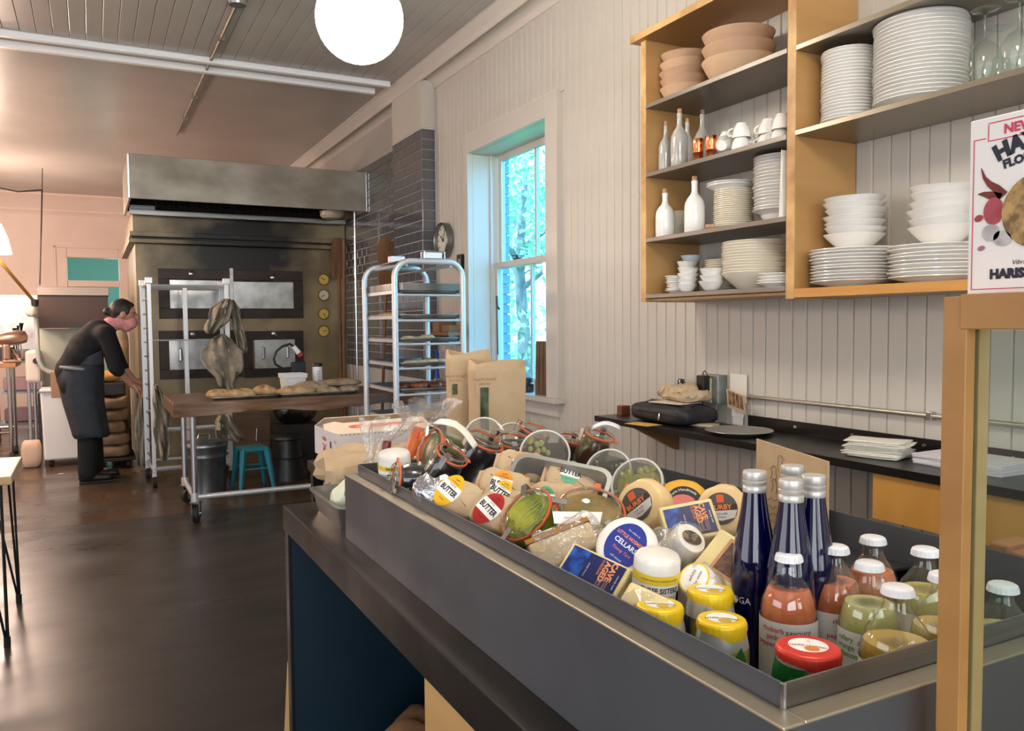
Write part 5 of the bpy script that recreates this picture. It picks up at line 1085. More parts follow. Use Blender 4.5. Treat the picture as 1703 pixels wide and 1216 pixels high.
# ---------------- swing-less preserving jars with orange gaskets
OLIVE = mat('black_olives', (30, 26, 30), .25, c2=(52, 44, 48), scale=22, bump=.5, detail=2, coat=.3); PICK = mat('green_pickles', (112, 112, 60), .3, c2=(72, 78, 40), scale=22, bump=.4, coat=.3)
ASPG = mat('asparagus', (172, 172, 58), .35, c2=(128, 136, 40), scale=14, stretch=(3, .5, 3), bump=.3); BRN = mat('brown_preserve', (74, 46, 30), .25, c2=(120, 112, 56), scale=20, lo=.55, hi=.65, coat=.3); MUSH = mat('pickled_mushroom', (160, 128, 78), .4, c2=(112, 100, 56), scale=26, bump=.5)
def jar(u, v, D, axis, r, h, content, label, spin=0, fill=.9, neck=.92, clips=2, tongue=True, spears=False, cat='jar'):
    a = Vector(axis).normalized(); c = at(u, v, d=D); R_ = basis(a, RT if abs(a.dot(RT)) < .8 else UP) @ Matrix.Rotation(spin, 3, 'Z')
    t = thing('preserving_jar', label, cat, c-a*h, rot=R_, group='glass preserving jars'); rn = r*neck
    pr = [(0, .004), (r*.78, .003), (r*.9, 0), (r*.97, .004), (r, .014), (r*1.01, h*.6), (r*.99, h*.78), (rn*.96, h*.88), (rn*.95, h-.008), (rn*1.08, h-.006), (rn*1.10, h-.001)]
    MB().lathe(pr, 36).build('glass_body', GLASSJ, t, 50)
    co = [(max(q-.003, 0), max(z, .005)) for q, z in pr if z < h*fill and q*1.08 < r*1.2]+[((rn*.95-.003), h*fill), (0, h*fill+.001)]
    cm = MB().lathe(co, 30, rf=lambda an, z: 1-.03*abs(math.sin(an*7+z*300))).build('contents', content, t, 60)
    if spears:
        M_ = MB(); rnd = random.Random(2)
        for k in range(16):
            x = -r*.78+k*r*1.56/15; M_.tube([(-r*.62+rnd.uniform(0, .01), x, h*fill+.002), (0, x+rnd.uniform(-.004, .004), h*fill+.004), (r*.6*math.sqrt(1-(x/r)**2)+rnd.uniform(0, .006), x+rnd.uniform(-.004, .004), h*fill+.001)], [.0045, .005, .0018], 6)
        M_.build('spears', content, cm)
    MB().tube([(rn*1.09*math.cos(2*PI*k/40), rn*1.09*math.sin(2*PI*k/40), h+.001) for k in range(40)], .0026, 6, closed=True).build('gasket', GASKET, t, 60)
    ld = MB().lathe([(0, h+.003), (rn*.80, h+.003), (rn*.9, h+.009), (rn*1.0, h+.0095), (rn*1.09, h+.006), (rn*1.09, h+.003)], 36).build('glass_lid', GLASSJ, t, 50)
    MB().tube([(rn*.93*math.cos(2*PI*k/36), rn*.93*math.sin(2*PI*k/36), h+.0095) for k in range(36)], .0014, 6, closed=True).build('lid_bead', thin_glass('bead_glass', (220, 226, 216), refl=1.0, ior=2.0, haze=.2), t, 60)
    for k in range(clips):
        an = 1.0+k*2.4; M0 = RZ(an) @ T(rn*1.0, 0, h)
        M_ = MB(); M_.box(-.012, .012, -.006, .006, .0105, .0117, M0); M_.box(.0115, .0127, -.006, .006, -.018, .0117, M0); M_.box(.006, .0127, -.006, .006, -.0185, -.0173, M0); M_.build('clip', CHROME, t, 0)
    if tongue: MB().prism([(rn*1.06, -.008), (rn*1.38, -.005), (rn*1.38, .005), (rn*1.06, .008)], h-.0008, h+.0018, 'z', RZ(-.6)).build('gasket_tab', GASKET, t, 0)
    return t
V = view_dir
jar(716, 748, 1.93, V(-.80, .34, .5), .052, .075, PICK, 'big preserving jar of green pickles tilted with its lid to the left', .6, .95)
jar(751, 758, 1.72, V(.50, .80, .33), .036, .085, OLIVE, 'jar of black olives leaning right, next to the white spatula', .9)
jar(807, 734, 1.84, V(.42, .86, .30), .042, .105, OLIVE, 'tall jar of black olives standing above the butter packs', .2)
jar(853, 734, 1.95, V(.12, .93, .34), .040, .085, OLIVE, 'dark olive jar half hidden right of the tall olive jar', 1.4)
jar(889, 716, 2.05, V(.38, .88, .25), .040, .085, OLIVE, 'olive jar with crooked lid at the far edge, beside the paper bag', 2.0)
jar(953, 731, 2.08, V(.25, .93, .25), .034, .10, BRN, 'smaller brown jar behind the tallest jar at the far edge', .4)
jar(995, 724, 1.98, V(.30, .93, .2), .041, .12, BRN, 'tallest brown jar with a lifted orange gasket at the far edge', .2)
jar(660, 796, 1.76, V(-.93, .12, .35), .036, .085, OLIVE, 'jar of black olives lying on its side by the bin corner', .8)
jar(875, 856, 1.42, V(-.60, .64, .48), .050, .062, ASPG, 'wide jar of green asparagus spears tilted towards the aisle', .5, .95, spears=True, neck=.97)
jar(982, 851, 1.38, V(.02, .84, .54), .055, .045, MUSH, 'flat wide jar of pickled mushrooms with a white card on its lid', 1.9, .9, neck=.97)
cd_ = thing('name_card', 'small white printed card resting on the flat mushroom jar', 'card', at(962, 862, d=1.325), rot=basis(V(0, .62, .78), RT)); MB().prism([(-.040, -.010), (.034, -.012), (.040, .011), (-.042, .012)], 0, .0008, 'z').build('card', PAPER, cd_, 0); M_ = MB(); text(M_, 'FERMENTED & PICKLED', .0045, T(0, 0, .0012)); M_.build('print', mat('grey_print', (150, 150, 150), .6), cd_, 0)
# ---------------- deli tubs with clear lids
TUBM = thin_glass('milky_tub', (236, 236, 232), refl=.8, rough=.15, haze=.25, hcol=(226, 224, 214)); LIDM = thin_glass('milky_lid', (246, 246, 244), refl=.9, rough=.08, haze=.11, hcol=(230, 228, 220))
def deli(u, v, D, axis, r, content, label, tagc=None, h=.05, lvl=0.0, seeds=None, seedm=None):
    a = Vector(axis).normalized(); c = at(u, v, d=D); t = thing('deli_tub', label, 'tub', c-a*h, rot=basis(a, RT), group='round deli tubs')
    MB().lathe([(0, .001), (r*.80, 0), (r*.84, .004), (r*.98, h-.004), (r*1.03, h-.003), (r*1.05, h)], 40).build('tub', TUBM, t, 50)
    # the food has settled to the lower side: a disc segment under the lid
    M_ = MB(); n = 28; a0 = PI+math.asin(max(-.9, min(.9, -lvl))); 
    cut = lvl*r*.92; pts = [(r*.92*math.cos(an), r*.92*math.sin(an)) for an in [math.asin(cut/(r*.92))-k*(PI+2*math.asin(cut/(r*.92)))/n for k in range(n+1)]]
    M_.prism(pts, .004, h-.003, 'z', Matrix.Diagonal((.95, .95, 1, 1))); cm = M_.build('contents', content, t, 60, bev=.003)
    if seeds:
        M_ = MB(); rnd = random.Random(seeds)
        for k in range(seeds):
            x, y = rnd.uniform(-.7, .7)*r, rnd.uniform(-.7, min(lvl+.1, .75))*r
            M_.lathe([(.0085*math.sin(PI*i/8), -.0105*math.cos(PI*i/8)) for i in range(9)], 10, T(x, y, h-.009) @ RX(PI/2) @ RZ(rnd.uniform(0, 3)))
        M_.build('olives', seedm, cm)
    MB().lathe([(0, h+.001), (r*.88, h+.001), (r*.90, h+.004), (r*1.02, h+.005), (r*1.08, h+.003), (r*1.085, h-.003), (r*1.05, h-.003)], 40).build('lid', LIDM, t, 50)
    MB().tube([(r*1.03*math.cos(2*PI*k/40), r*1.03*math.sin(2*PI*k/40), h+.004) for k in range(40)], .0026, 6, closed=True).build('lid_rim', mat('white_lid_rim', (214, 212, 204), .4), t, 60)
    if tagc: MB().box(-r*.75, r*.05, -r*.30, -r*.02, h+.0055, h+.0062, RZ(-.55) @ T(r*.35, -r*.1, 0)).build('price_sticker', tagc, t, 0)
ORS = mat('orange_sticker', (222, 148, 78), .5); DARKT = mat('dark_brine', (52, 46, 40), .2, c2=(70, 64, 52), scale=20); GO = mat('green_olive', (150, 148, 70), .3, coat=.3)
deli(806, 726, 2.02, V(.1, .45, .88), .047, DARKT, 'pale deli tub lid rising behind the tall olive jar', None, .04, -.2)
deli(853, 728, 2.12, V(.1, .55, .82), .040, DARKT, 'small deli tub behind the other far tubs by the paper bag', None, .04, -.3)
deli(906, 756, 1.83, V(-.05, .40, .9), .054, DARKT, 'deli tub of dark olives with orange sticker behind the butter tray', mat('tan_sticker', (196, 140, 104), .5), .05, .62, 12, GO)
deli(1012, 785, 1.70, V(-.35, .45, .80), .047, DARKT, 'deli tub of dark olives with a slanted orange price sticker', ORS, .05, .66, 14, mat('dark_olive', (70, 70, 44), .25, coat=.3))
deli(1060, 806, 1.60, V(-.45, .45, .75), .051, mat('olive_brine', (150, 146, 84), .3), 'deli tub of green olives leaning on the wrapped cheese wheel', ORS, .055, .55, 22, GO)
# ---------------- butter packs and their tray
def rrect(w_, h_, r, n=5):
    pts = []
    for cx, cy, a0 in ((w_-r, h_-r, 0), (-w_+r, h_-r, PI/2), (-w_+r, -h_+r, PI), (w_-r, -h_+r, 1.5*PI)):
        for k in range(n): a = a0+k*PI/2/(n-1); pts.append((cx+r*math.cos(a), cy+r*math.sin(a)))
    return pts
def basin(sx, sy, h, rc=.02, lip=.008, draft=.008):
    M_ = MB(); rs = [([(x*(1-draft/sx*1.5), y*(1-draft/sy*1.5)) for x, y in rrect(sx-.003, sy-.003, rc)], .002), (rrect(sx-.003, sy-.003, rc), h), (rrect(sx+lip, sy+lip, rc+lip), h), (rrect(sx+lip, sy+lip, rc+lip), h-.003), (rrect(sx, sy, rc), h-.003), ([(x*(1-draft/sx*1.5), y*(1-draft/sy*1.5)) for x, y in rrect(sx, sy, rc)], 0)]
    n = len(rs[0][0]); vs = [(x, y, z) for pts, z in rs for x, y in pts]; fs = [(j*n+i, j*n+(i+1) % n, (j+1)*n+(i+1) % n, (j+1)*n+i) for j in range(5) for i in range(n)]+[tuple(range(n)), tuple(range(5*n, 6*n))]
    return M_.add(vs, fs)
bt = thing('butter_tray', 'grey rounded steel pan holding kraft wrapped butter, tilted on the pile', 'pan', at(926, 838, d=1.60), rot=basis(V(-.10, .72, .69), V(.90, -.42, 0)))
basin(.095, .065, .05, .022, .006).build('pan', mat('matte_pan', (170, 170, 166), .4, .8), bt, 40)
def pack(u, v, D, nrm, xd, col, label, w_=.044, h_=.036, th=.034, lab=(.0, .0), lr=.032, twist=0.0, sub='MAPLE'):
    t = thing('butter_pack', label, 'butter', at(u, v, d=D), rot=basis(Vector(nrm), Vector(xd)), group='kraft wrapped butter packs')
    def f(a, b):
        an, be = a*2*PI, (b-.5)*PI; e = .45
        def sg(q): return math.copysign(abs(q)**e, q)
        cb = abs(math.cos(be))**.35; k = .0016*math.sin(9*an+4*be)
        return (w_*sg(math.cos(an))*cb+k, h_*sg(math.sin(an))*cb+k, -th/2+th/2*sg(math.sin(be))*1.0+k*.4)
    b = MB().grid(f, 40, 13, cu=True).build('wrapper', KRAFTL, t, 40)
    for k in (-1, 1): MB().add([(k*w_*.98, -h_*.8, -th*.5), (k*w_*.98, h_*.8, -th*.5), (k*w_*1.16, h_*.55, -th*.35), (k*w_*1.16, -h_*.55, -th*.35)], [(0, 1, 2, 3)]).build('folded_end', KRAFTL, t, 0, solid=.0012)
    L0 = T(lab[0], lab[1], .0006) @ RZ(twist); rx, ry = lr*.72, lr
    st = disc(MB(), rx, ry, L0).build('sticker', mat('sticker_%d_%d_%d' % col, col, .45), t, 0)
    hb = ry*.40; xb = rx*math.sqrt(1-(hb/ry)**2)*1.02
    MB().add([(-xb, -hb, .0005), (xb, -hb, .0005), (rx*1.02, 0, .0005), (xb, hb, .0005), (-xb, hb, .0005), (-rx*1.02, 0, .0005)], [(0, 1, 2, 3, 4, 5)], L0).build('white_band', PAPER, st, 0)
    M_ = MB(); text(M_, 'BUTTER', .0155, L0 @ T(0, -.001, .0009), bold=.0006, xs=.78); text(M_, sub, .0045, L0 @ T(0, hb*.8, .0009)); stroke(M_, [(-.005, ry*.72), (-.001, ry*.66), (.001, ry*.74), (.006, ry*.70)], .0012, L0 @ T(0, 0, .0006)); text(M_, 'FARMHOUSE', .0035, L0 @ T(0, ry*.52, .0006)); text(M_, 'SALTED', .004, L0 @ T(0, -ry*.6, .0006)); M_.build('sticker_print', INK, st, 0)
ORG, YEL, GRNS, REDS = (232, 150, 40), (240, 184, 40), (60, 160, 122), (176, 40, 36)
pack(868, 772, 1.66, V(.0, .62, .78), V(.95, -.28, 0), ORG, 'kraft butter pack with orange sticker at the back of the steel pan', .05, .034, .03, (-.0, -.004), .030)
pack(838, 803, 1.58, V(-.10, .55, .83), V(.93, -.30, .1), ORG, 'kraft butter pack with orange sticker at the left of the steel pan', .05, .030, .034, (-.004, -.004), .030)
pack(950, 795, 1.60, V(.05, .65, .75), V(.93, -.30, .1), GRNS, 'kraft butter pack with green sticker at the right of the steel pan', .05, .034, .03, (-.004, .012), .028)
pack(925, 822, 1.52, V(-.05, .60, .80), V(.96, -.10, .1), GRNS, 'kraft butter pack with green sticker tucked behind the asparagus jar', .046, .028, .032, (-.02, -.012), .026)
pack(759, 824, 1.56, V(-.30, .56, .77), V(.86, -.42, .2), YEL, 'kraft butter pack with yellow sticker leaning on the bin rim', .050, .036, .036, (-.020, .004), .036, -.28, 'WHIPPED')
pack(824, 850, 1.47, V(-.28, .58, .76), V(.88, -.42, .2), REDS, 'kraft butter pack with dark red sticker leaning on the bin rim', .046, .036, .034, (-.015, .0), .034, -.38, 'GARLIC')
pack(838, 833, 1.50, V(-.2, .6, .77), V(.88, -.42, .2), YEL, 'kraft butter pack with yellow sticker peeking over the red one', .042, .03, .03, (-.015, .014), .026, -.2)
fo = MB().grid(pillow(1, 1, .036, .045, .045, 21, .006, 2.6), 30, 13, cu=True).build('foil_parcel', mat('crinkled_foil', (214, 218, 224), .22, 1.0, bump=1.0, bscale=40, scale=30), None, 0); fo.location = at(722, 834, d=1.63); fo.rotation_euler = (.2, -.2, .5); tag(fo, 'silvery crinkled foil parcel left of the yellow butter pack', 'parcel')
# ---------------- cheeses
RIND = mat('white_bloomy_rind', (240, 236, 228), .7, c2=(228, 222, 212), scale=30, bump=.4); WAXC = mat('cream_wrapped_cheese', (236, 204, 150), .5, c2=(222, 186, 130), scale=12, bump=.35, bscale=25, coat=.25); CHED = mat('pale_cheddar', (236, 216, 158), .45, c2=(228, 206, 146), scale=14, coat=.2)
NAVY = mat('navy_label', (32, 42, 100), .4, c2=(40, 84, 170), scale=26, lo=.62, hi=.75); GREYL = mat('charcoal_label', (74, 68, 64), .45, c2=(92, 86, 82), scale=20)
def wheel(u, v, D, axis, r, h, m, label, seg=36, bulge=1.0, seed=0, noisy=.012):
    a = Vector(axis).normalized(); t = thing('round_cheese', label, 'cheese', at(u, v, d=D)-a*h, rot=basis(a, RT)); rnd = random.Random(seed); ph = rnd.uniform(0, 6)
    MB().lathe([(0, 0), (r*.8, .0), (r*.95, .004), (r*bulge, h*.3), (r*bulge, h*.7), (r*.95, h-.003), (r*.82, h), (0, h+.0005)], seg, rf=lambda an, z: 1+noisy*math.sin(5*an+ph)+noisy*.7*math.sin(11*an+z*80)).build('cheese', m, t, 60)
    return t, h
def burby(u, v, D, axis, r, h, label, tw):
    t, h = wheel(u, v, D, axis, r, h, WAXC, label, 40, 1.06, 3, .02); L0 = RZ(tw) @ T(-.004, 0, h+.0014); rl = r*.66
    s = disc(MB(), rl, rl, L0).build('label', GREYL, t, 0); MB().add([(-rl*.98, -rl*.1, .0004), (rl*.98, -rl*.1, .0004), (rl*.78, -rl*.6, .0004), (.0, -rl*.75, .0004), (-rl*.78, -rl*.6, .0004)], [(0, 1, 2, 3, 4)], L0).build('label_lower', mat('label_grey', (206, 200, 192), .5), s, 0)
    MB().box(-rl*.22, rl*.22, rl*.38, rl*.86, .0003, .0006, L0).build('orange_block', mat('label_orange', (226, 96, 40), .45), s, 0); MB().box(-rl*.97, rl*.97, -rl*.12, rl*.26, .0004, .0007, L0).build('name_band', mat('label_brown', (66, 44, 34), .5), s, 0)
    M_ = MB(); text(M_, 'BURBY', rl*.42, L0 @ T(0, rl*.07, .0011), bold=.0004); M_.build('name_print', mat('copper_ink', (226, 128, 66), .5), s, 0); M_ = MB(); text(M_, 'cow milk', rl*.2, L0 @ T(0, -rl*.32, .0011)); text(M_, 'cheese', rl*.2, L0 @ T(0, -rl*.52, .0011)); M_.build('small_print', INK, s, 0)
burby(1062, 838, 1.43, V(-.62, .35, .70), .047, .050, 'wrapped cream cheese wheel with charcoal label leaning left over the mushroom jar', .45)
burby(1203, 846, 1.42, V(-.28, .30, .91), .043, .045, 'wrapped cream cheese wheel with charcoal label beside the cobalt bottle', .02)
t, h = wheel(1138, 832, 1.55, V(-.08, .62, .78), .050, .04, mat('yellow_wax', (236, 178, 40), .3, coat=.5), 'yellow waxed cheese with black and red label behind the blue labelled block', 40, 1.04, 5)
s = disc(MB(), .034, .034, T(0, -.004, h+.0012)).build('label', INK, t, 0); disc(MB(), .026, .022, T(-.004, -.010, h+.0016)).build('red_print', mat('label_red', (206, 52, 34), .4), s, 0); M_ = MB(); text(M_, "Farm Handmade", .0085, T(0, .022, h+.0020), arc=.03); M_.build('lettering', INKW, s, 0)
MB().lathe([(.003, 0), (.006, .012), (.013, .02), (.009, .03)], 10, T(.048, .015, .03) @ RY(1.2)).build('wrap_twist', FILM, t, 60)
def block(u, v, D, nrm, xd, w_, h_, th, m, label, name='cheese_block'):
    t = thing(name, label, 'cheese', at(u, v, d=D), rot=basis(Vector(nrm), Vector(xd)), group='cheese blocks')
    MB().box(-w_, w_, -h_, h_, -th, 0).build('cheese', m, t, 0, bev=.004, seg=3); return t
def cave(t, w_, h_, rot):
    L0 = T(0, 0, .0008) @ RZ(rot); s = MB().box(-w_, w_, -h_, h_, 0, .0006, L0).build('label', mat('navy_card', (34, 40, 92), .4), t, 0)
    MB().box(-w_, -w_*.35, -h_, h_, .0004, .0009, L0).build('blue_photo', mat('blue_photo', (40, 92, 180), .4, c2=(22, 44, 110), scale=60, lo=.4, hi=.6), s, 0)
    M_ = MB(); R9 = L0 @ RZ(-PI/2)
    text(M_, 'CAVE', h_*.46, R9 @ T(-h_*.45, w_*.62, .0013), bold=.0005); text(M_, 'AGED', h_*.46, R9 @ T(-h_*.45+.004, w_*.38, .0013), bold=.0005); text(M_, 'CHEDDAR', h_*.2, R9 @ T(-h_*.45, w_*.20, .0013)); M_.build('orange_print', INKO, s, 0)
    M_ = MB(); R8 = L0 @ RZ(-PI/2) @ T(h_*.5, w_*.50, .0013)
    for a in (((-.30, -.22), (.30, -.22)), ((.30, -.22), (.30, .22)), ((.30, .22), (-.30, .22)), ((-.30, .22), (-.30, -.22))): stroke(M_, [(p_[0]*h_*1.1, p_[1]*h_*1.3) for p_ in a], .0008, R8)
    text(M_, 'FARM', h_*.20, R8 @ T(0, h_*.14, 0)); text(M_, 'MADE', h_*.20, R8 @ T(0, -h_*.12, 0)); M_.build('box_print', mat('pinkish_ink', (206, 156, 140), .5), s, 0)
    M_ = MB(); text(M_, 'naturally made', h_*.15, L0 @ RZ(-PI/2) @ T(0, w_*.9, .0013)); text(M_, 'cheddar & more', h_*.13, L0 @ RZ(-PI/2) @ T(0, -w_*.2, .0013)); M_.build('white_print', INKW, s, 0)
t = block(1148, 866, 1.30, V(-.12, .62, .78), V(.98, .18, 0), .044, .034, .030, CHED, 'cheddar block with navy label lying by the wrapped wheels')
cave(t, .038, .026, 0)
t = block(984, 952, 1.16, V(-.32, .62, .72), V(.80, -.58, 0), .050, .030, .026, CHED, 'cheddar block with navy label leaning on the bin rim')
cave(t, .044, .026, PI*0)
t = block(1212, 938, 1.14, V(-.35, .62, .70), V(.72, -.62, .2), .042, .040, .04, CHED, 'cream cheese block with brown picture label against the cobalt bottle')
MB().box(-.020, .040, -.022, .034, .0004, .001).build('label', mat('tan_label', (200, 150, 110), .5), t, 0); MB().box(-.015, .037, -.017, .029, .001, .0014).build('picture', mat('brown_picture', (120, 84, 66), .5, c2=(86, 62, 54), scale=120, lo=.4, hi=.6), t, 0)
t = block(1066, 1004, 1.03, V(-.30, .66, .68), V(.80, -.50, .2), .028, .022, .020, CHED, 'pale cheese block in clear wrap behind the nearest yellow can')
MB().box(-.016, .012, -.016, -.002, .0004, .001, RZ(.5)).build('label', mat('copper_label', (176, 110, 70), .5), t, 0)
MB().grid(pillow(1, 1, .032, .026, .026, 3, .002, 4), 26, 9, cu=True, M=T(0, 0, -.024)).build('clear_wrap', FILM, t, 60)
# wedge with brown rind in a clear bag
wd = thing('cheese_wedge', 'crumbly pale cheese wedge with brown rind in clear wrap', 'cheese', at(938, 902, d=1.27), rot=basis(V(-.25, .55, .80), V(.72, .62, .3)))
MB().prism([(-.055, -.030), (.050, -.030), (.050, .014), (-.055, .024)], -.035, .0, 'z').build('cheese', mat('crumbly_cheese', (216, 196, 158), .8, c2=(196, 172, 132), scale=26, bump=.6), wd, 0, bev=.004); MB().prism([(-.056, .0245), (.051, .0145), (.051, .022), (-.056, .032)], -.036, .001, 'z').build('rind', mat('brown_rind', (164, 112, 50), .6), wd, 0)
MB().box(-.045, -.01, .0325, .0335, -.028, -.006, RZ(-.09)).build('sticker', PAPER, wd, 0)
MB().grid(pillow(1, 1, .066, .040, .045, 8, .005, 3), 32, 13, cu=True, M=T(0, 0, -.040)).build('clear_wrap', FILM, wd, 60)
# white bloomy round with blue label
t, h = wheel(1040, 908, 1.17, V(-.30, .45, .84), .044, .034, RIND, 'white bloomy cheese round with large blue label', 44, 1.03, 9, .008)
t.rotation_euler.rotate_axis('Z', -.75)
s = disc(MB(), .029, .035, T(0, 0, h+.0012)).build('label', mat('royal_blue_label', (44, 56, 140), .4), t, 0)
M_ = MB(); text(M_, 'LITTLE HOSMER', .0072, T(0, .012, h+.0018), bold=.0002, xs=.9); text(M_, 'Young Tart', .007, T(0, -.010, h+.0018), shear=.3); M_.build('orange_print', mat('salmon_ink', (232, 140, 104), .5), s, 0); M_ = MB(); text(M_, 'CELLARS', .0105, T(0, .001, h+.0018), bold=.0002, xs=.95); text(M_, 'the cellars at', .004, T(0, .022, h+.0018)); text(M_, 'soft ripened', .004, T(0, -.022, h+.0018)); M_.build('white_print', INKW, s, 0)
# little cylinder cheeses
def cyl_cheese(u, v, D, axis, r, h, label, bands, spin=0, name='cheese_round', m=RIND):
    a = Vector(axis).normalized(); t = thing(name, label, 'cheese', at(u, v, d=D)-a*h, rot=basis(a, RT) @ Matrix.Rotation(spin, 3, 'Z'))
    MB().lathe([(0, 0), (r*.9, 0), (r, .005), (r*1.01, h*.5), (r, h-.006), (r*.9, h), (0, h+.001)], 36, rf=lambda an, z: 1+.006*math.sin(9*an)).build('cheese', m, t, 60)
    for z0, z1, mm in bands:
        b = MB().lathe([(r*1.015, z0*h), (r*1.02, z1*h)], 40); b.f = [f for f in b.f if len(f) == 4]; b.build('label_band', mm, t, 60)
    return t
YB_ = mat('yellow_band', (240, 206, 60), .4)
r = .032; hh = .085
t = cyl_cheese(1094, 922, 1.12, V(.04, .98, .18), r, hh, 'upright white cheese cylinder with yellow banded label', ((.12, .62, PAPER), (.62, .78, YB_)))
M_ = MB(); text(M_, 'THREE SISTERS', .0105, T(0, 0, hh*.53), bold=.0003, bend=r*1.03, xs=.8); text(M_, 'artisan cheese made in small batches', .0036, T(0, 0, hh*.42), bend=r*1.03, xs=.8); text(M_, 'with pasture raised cow milk', .0036, T(0, 0, hh*.36), bend=r*1.03, xs=.8); text(M_, 'SWEET MEADOW ARTISAN CHEESE', .0034, T(0, 0, hh*.70), bend=r*1.03); M_.build('print', INK, t, 0)
M_ = MB()
for k in range(9): M_.box(-.0004, .0004, -.0003, 0, hh*.28, hh*.48, RZ(.85+.022*k) @ T(0, -r*1.03, 0))
M_.build('barcode', INK, t, 0)
t = cyl_cheese(655, 752, 1.86, V(-.02, .97, .22), .037, .07, 'white cheese cylinder with yellow and cow print label by the bin corner', ((.10, .50, PAPER), (.50, .66, YB_)), name='cheese_round')
M_ = MB(); rnd = random.Random(1)
for k in range(10): disc(M_, rnd.uniform(.003, .006), rnd.uniform(.002, .004), RZ(rnd.uniform(-1, .8)) @ T(0, -.0385, .035*rnd.uniform(.35, .95)) @ RX(PI/2), 10)
text(M_, 'DAIRY', .008, RZ(-.1) @ T(0, 0, .041), bold=.0003, bend=.0384); M_.build('print', INK, t, 0)
t = cyl_cheese(1150, 895, 1.20, V(.42, .62, .66), .026, .06, 'slim white cheese log with an oval label on its end', (), name='cheese_log'); disc(MB(), .017, .012, T(0, 0, .0615)).build('end_label', mat('label_photo', (150, 130, 110), .4, c2=(80, 66, 56), scale=90, lo=.45, hi=.55), t, 0)
MB().lathe([(.028, .02), (.029, .05), (.0275, .06), (.0265, .0622)], 30, rf=lambda a, z: 1+.05*math.sin(7*a+z*200)).build('clear_wrap', FILM, t, 60); MB().grid(pillow(1, 1, .03, .028, .05, 13, .004, 2.4), 24, 11, cu=True, M=T(-.028, .0, -.01)).build('wrap_tail', FILM, t, 60)
t = cyl_cheese(1155, 962, 1.10, V(-.55, .60, .58), .025, .05, 'small wrapped cheese with yellow edged label behind the yellow cans', (), name='cheese_round'); s = disc(MB(), .0225, .0225, T(0, 0, .0513)).build('end_label', YB_, t, 0); disc(MB(), .020, .020, T(0, 0, .0517)).build('white_centre', PAPER, s, 0); M_ = MB(); text(M_, 'white', .008, T(-.002, .004, .0522) @ RZ(.9), shear=.2); text(M_, 'baby swiss', .006, T(.004, -.004, .0522) @ RZ(.9)); M_.build('print', INK, s, 0)
MB().grid(pillow(1, 1, .03, .03, .06, 14, .004, 2.4), 24, 11, cu=True, M=T(0, 0, -.01)).build('clear_wrap', FILM, t, 60)
ab = thing('sauce_bottle', 'tiny amber sauce bottle with red top at the bin corner', 'bottle', at(637, 785, d=1.93)-Vector((0, 0, .02)), rot=Euler((0, .12, 0))); MB().lathe([(0, 0), (.016, 0), (.018, .004), (.018, .045), (.010, .06), (.008, .075), (0, .075)], 20).build('glass', mat('amber_oil', (120, 100, 40), .08, coat=.5), ab, 50); MB().lathe([(0, .074), (.010, .074), (.011, .09), (.009, .094), (0, .095)], 16).build('cap', mat('dark_red_cap', (110, 36, 34), .3), ab)
sp_ = MB().grid(lambda u, v: ((u-.5)*.02*(1 if v < .6 else 1.4), (v-.5)*.11, .022*math.sin(v*PI)), 5, 14).build('spatula', mat('cream_plastic', (236, 230, 214), .4), None, 60, solid=.0025); sp_.location = at(758, 722, d=1.80); sp_.rotation_euler = basis(V(.3, .8, .5), V(.55, .6, -.5)).to_euler(); tag(sp_, 'cream plastic spatula lying among the jars', 'spatula')
tb_ = MB().grid(lambda u, v: ((u-.5)*.018, (v-.5)*.07, .014*math.sin(v*PI)), 4, 12).build('plastic_scoop_handle', mat('white_handle', (226, 232, 240), .35), None, 60, solid=.002); tb_.location = at(1007, 712, d=2.00); tb_.rotation_euler = basis(V(-.1, .9, .4), V(.1, .5, -.8)).to_euler(); tag(tb_, 'white plastic strap end curling above the tallest jar', 'strap')
# ================================================================== SIDE TABLE WITH CARTON, SACK, PAPER BAGS
st_ = thing('side_table', 'low dark side table behind the island counter', 'table', (1.15, 2.8, 0))
MB().box(-.41, .45, -.385, .40, .83, .868).build('top', BLACKST, st_, 0, bev=.002)
for a, b in ((-.38, -.36), (.42, -.36), (.42, .37), (-.38, .37)): MB().box(a-.02, a+.02, b-.02, b+.02, 0, .83).build('leg', BLACKST, st_, 0)
ZB = .8685
# carton
c0 = at(563, 772.5, z=ZB); k1 = at(518.5, 742, z=ZB)
ct = thing('fruit_carton', 'open white cardboard fruit carton with red tomato print', 'carton', (c0.x, c0.y, ZB), .02); CW, CD, CH = .40, .34, .113
CI = mat('carton_inside', (196, 172, 140), .8); RP = mat('red_print', (222, 96, 80), .6, c2=(236, 170, 150), scale=18)
MB().box(0, CW, 0, .004, 0, CH).build('side', CARD, ct, 0); MB().box(0, .004, .004, CD, 0, CH).build('end', CARD, ct, 0); MB().box(0, CW, CD-.004, CD, 0, CH).build('side', CARD, ct, 0); MB().box(CW-.004, CW, .004, CD-.004, 0, CH).build('end', CARD, ct, 0); MB().box(.004, CW-.004, .004, CD-.004, 0, .004).build('bottom', CI, ct, 0)
fl1 = MB().prism([(0, 0), (CW, 0), (CW-.01, .115), (.05, .10), (.02, .12), (-.03, .10), (-.04, .05)], 0, .003, 'z', T(0, .002, CH) @ RX(.30)).build('flap', mat('carton_flap', (236, 214, 190), .65), ct, 0)
M_ = MB()
for k in range(3): disc(M_, .042, .018, T(.10+.075*k, .002, CH) @ RX(.30) @ T(0, .058, .0034), 20)
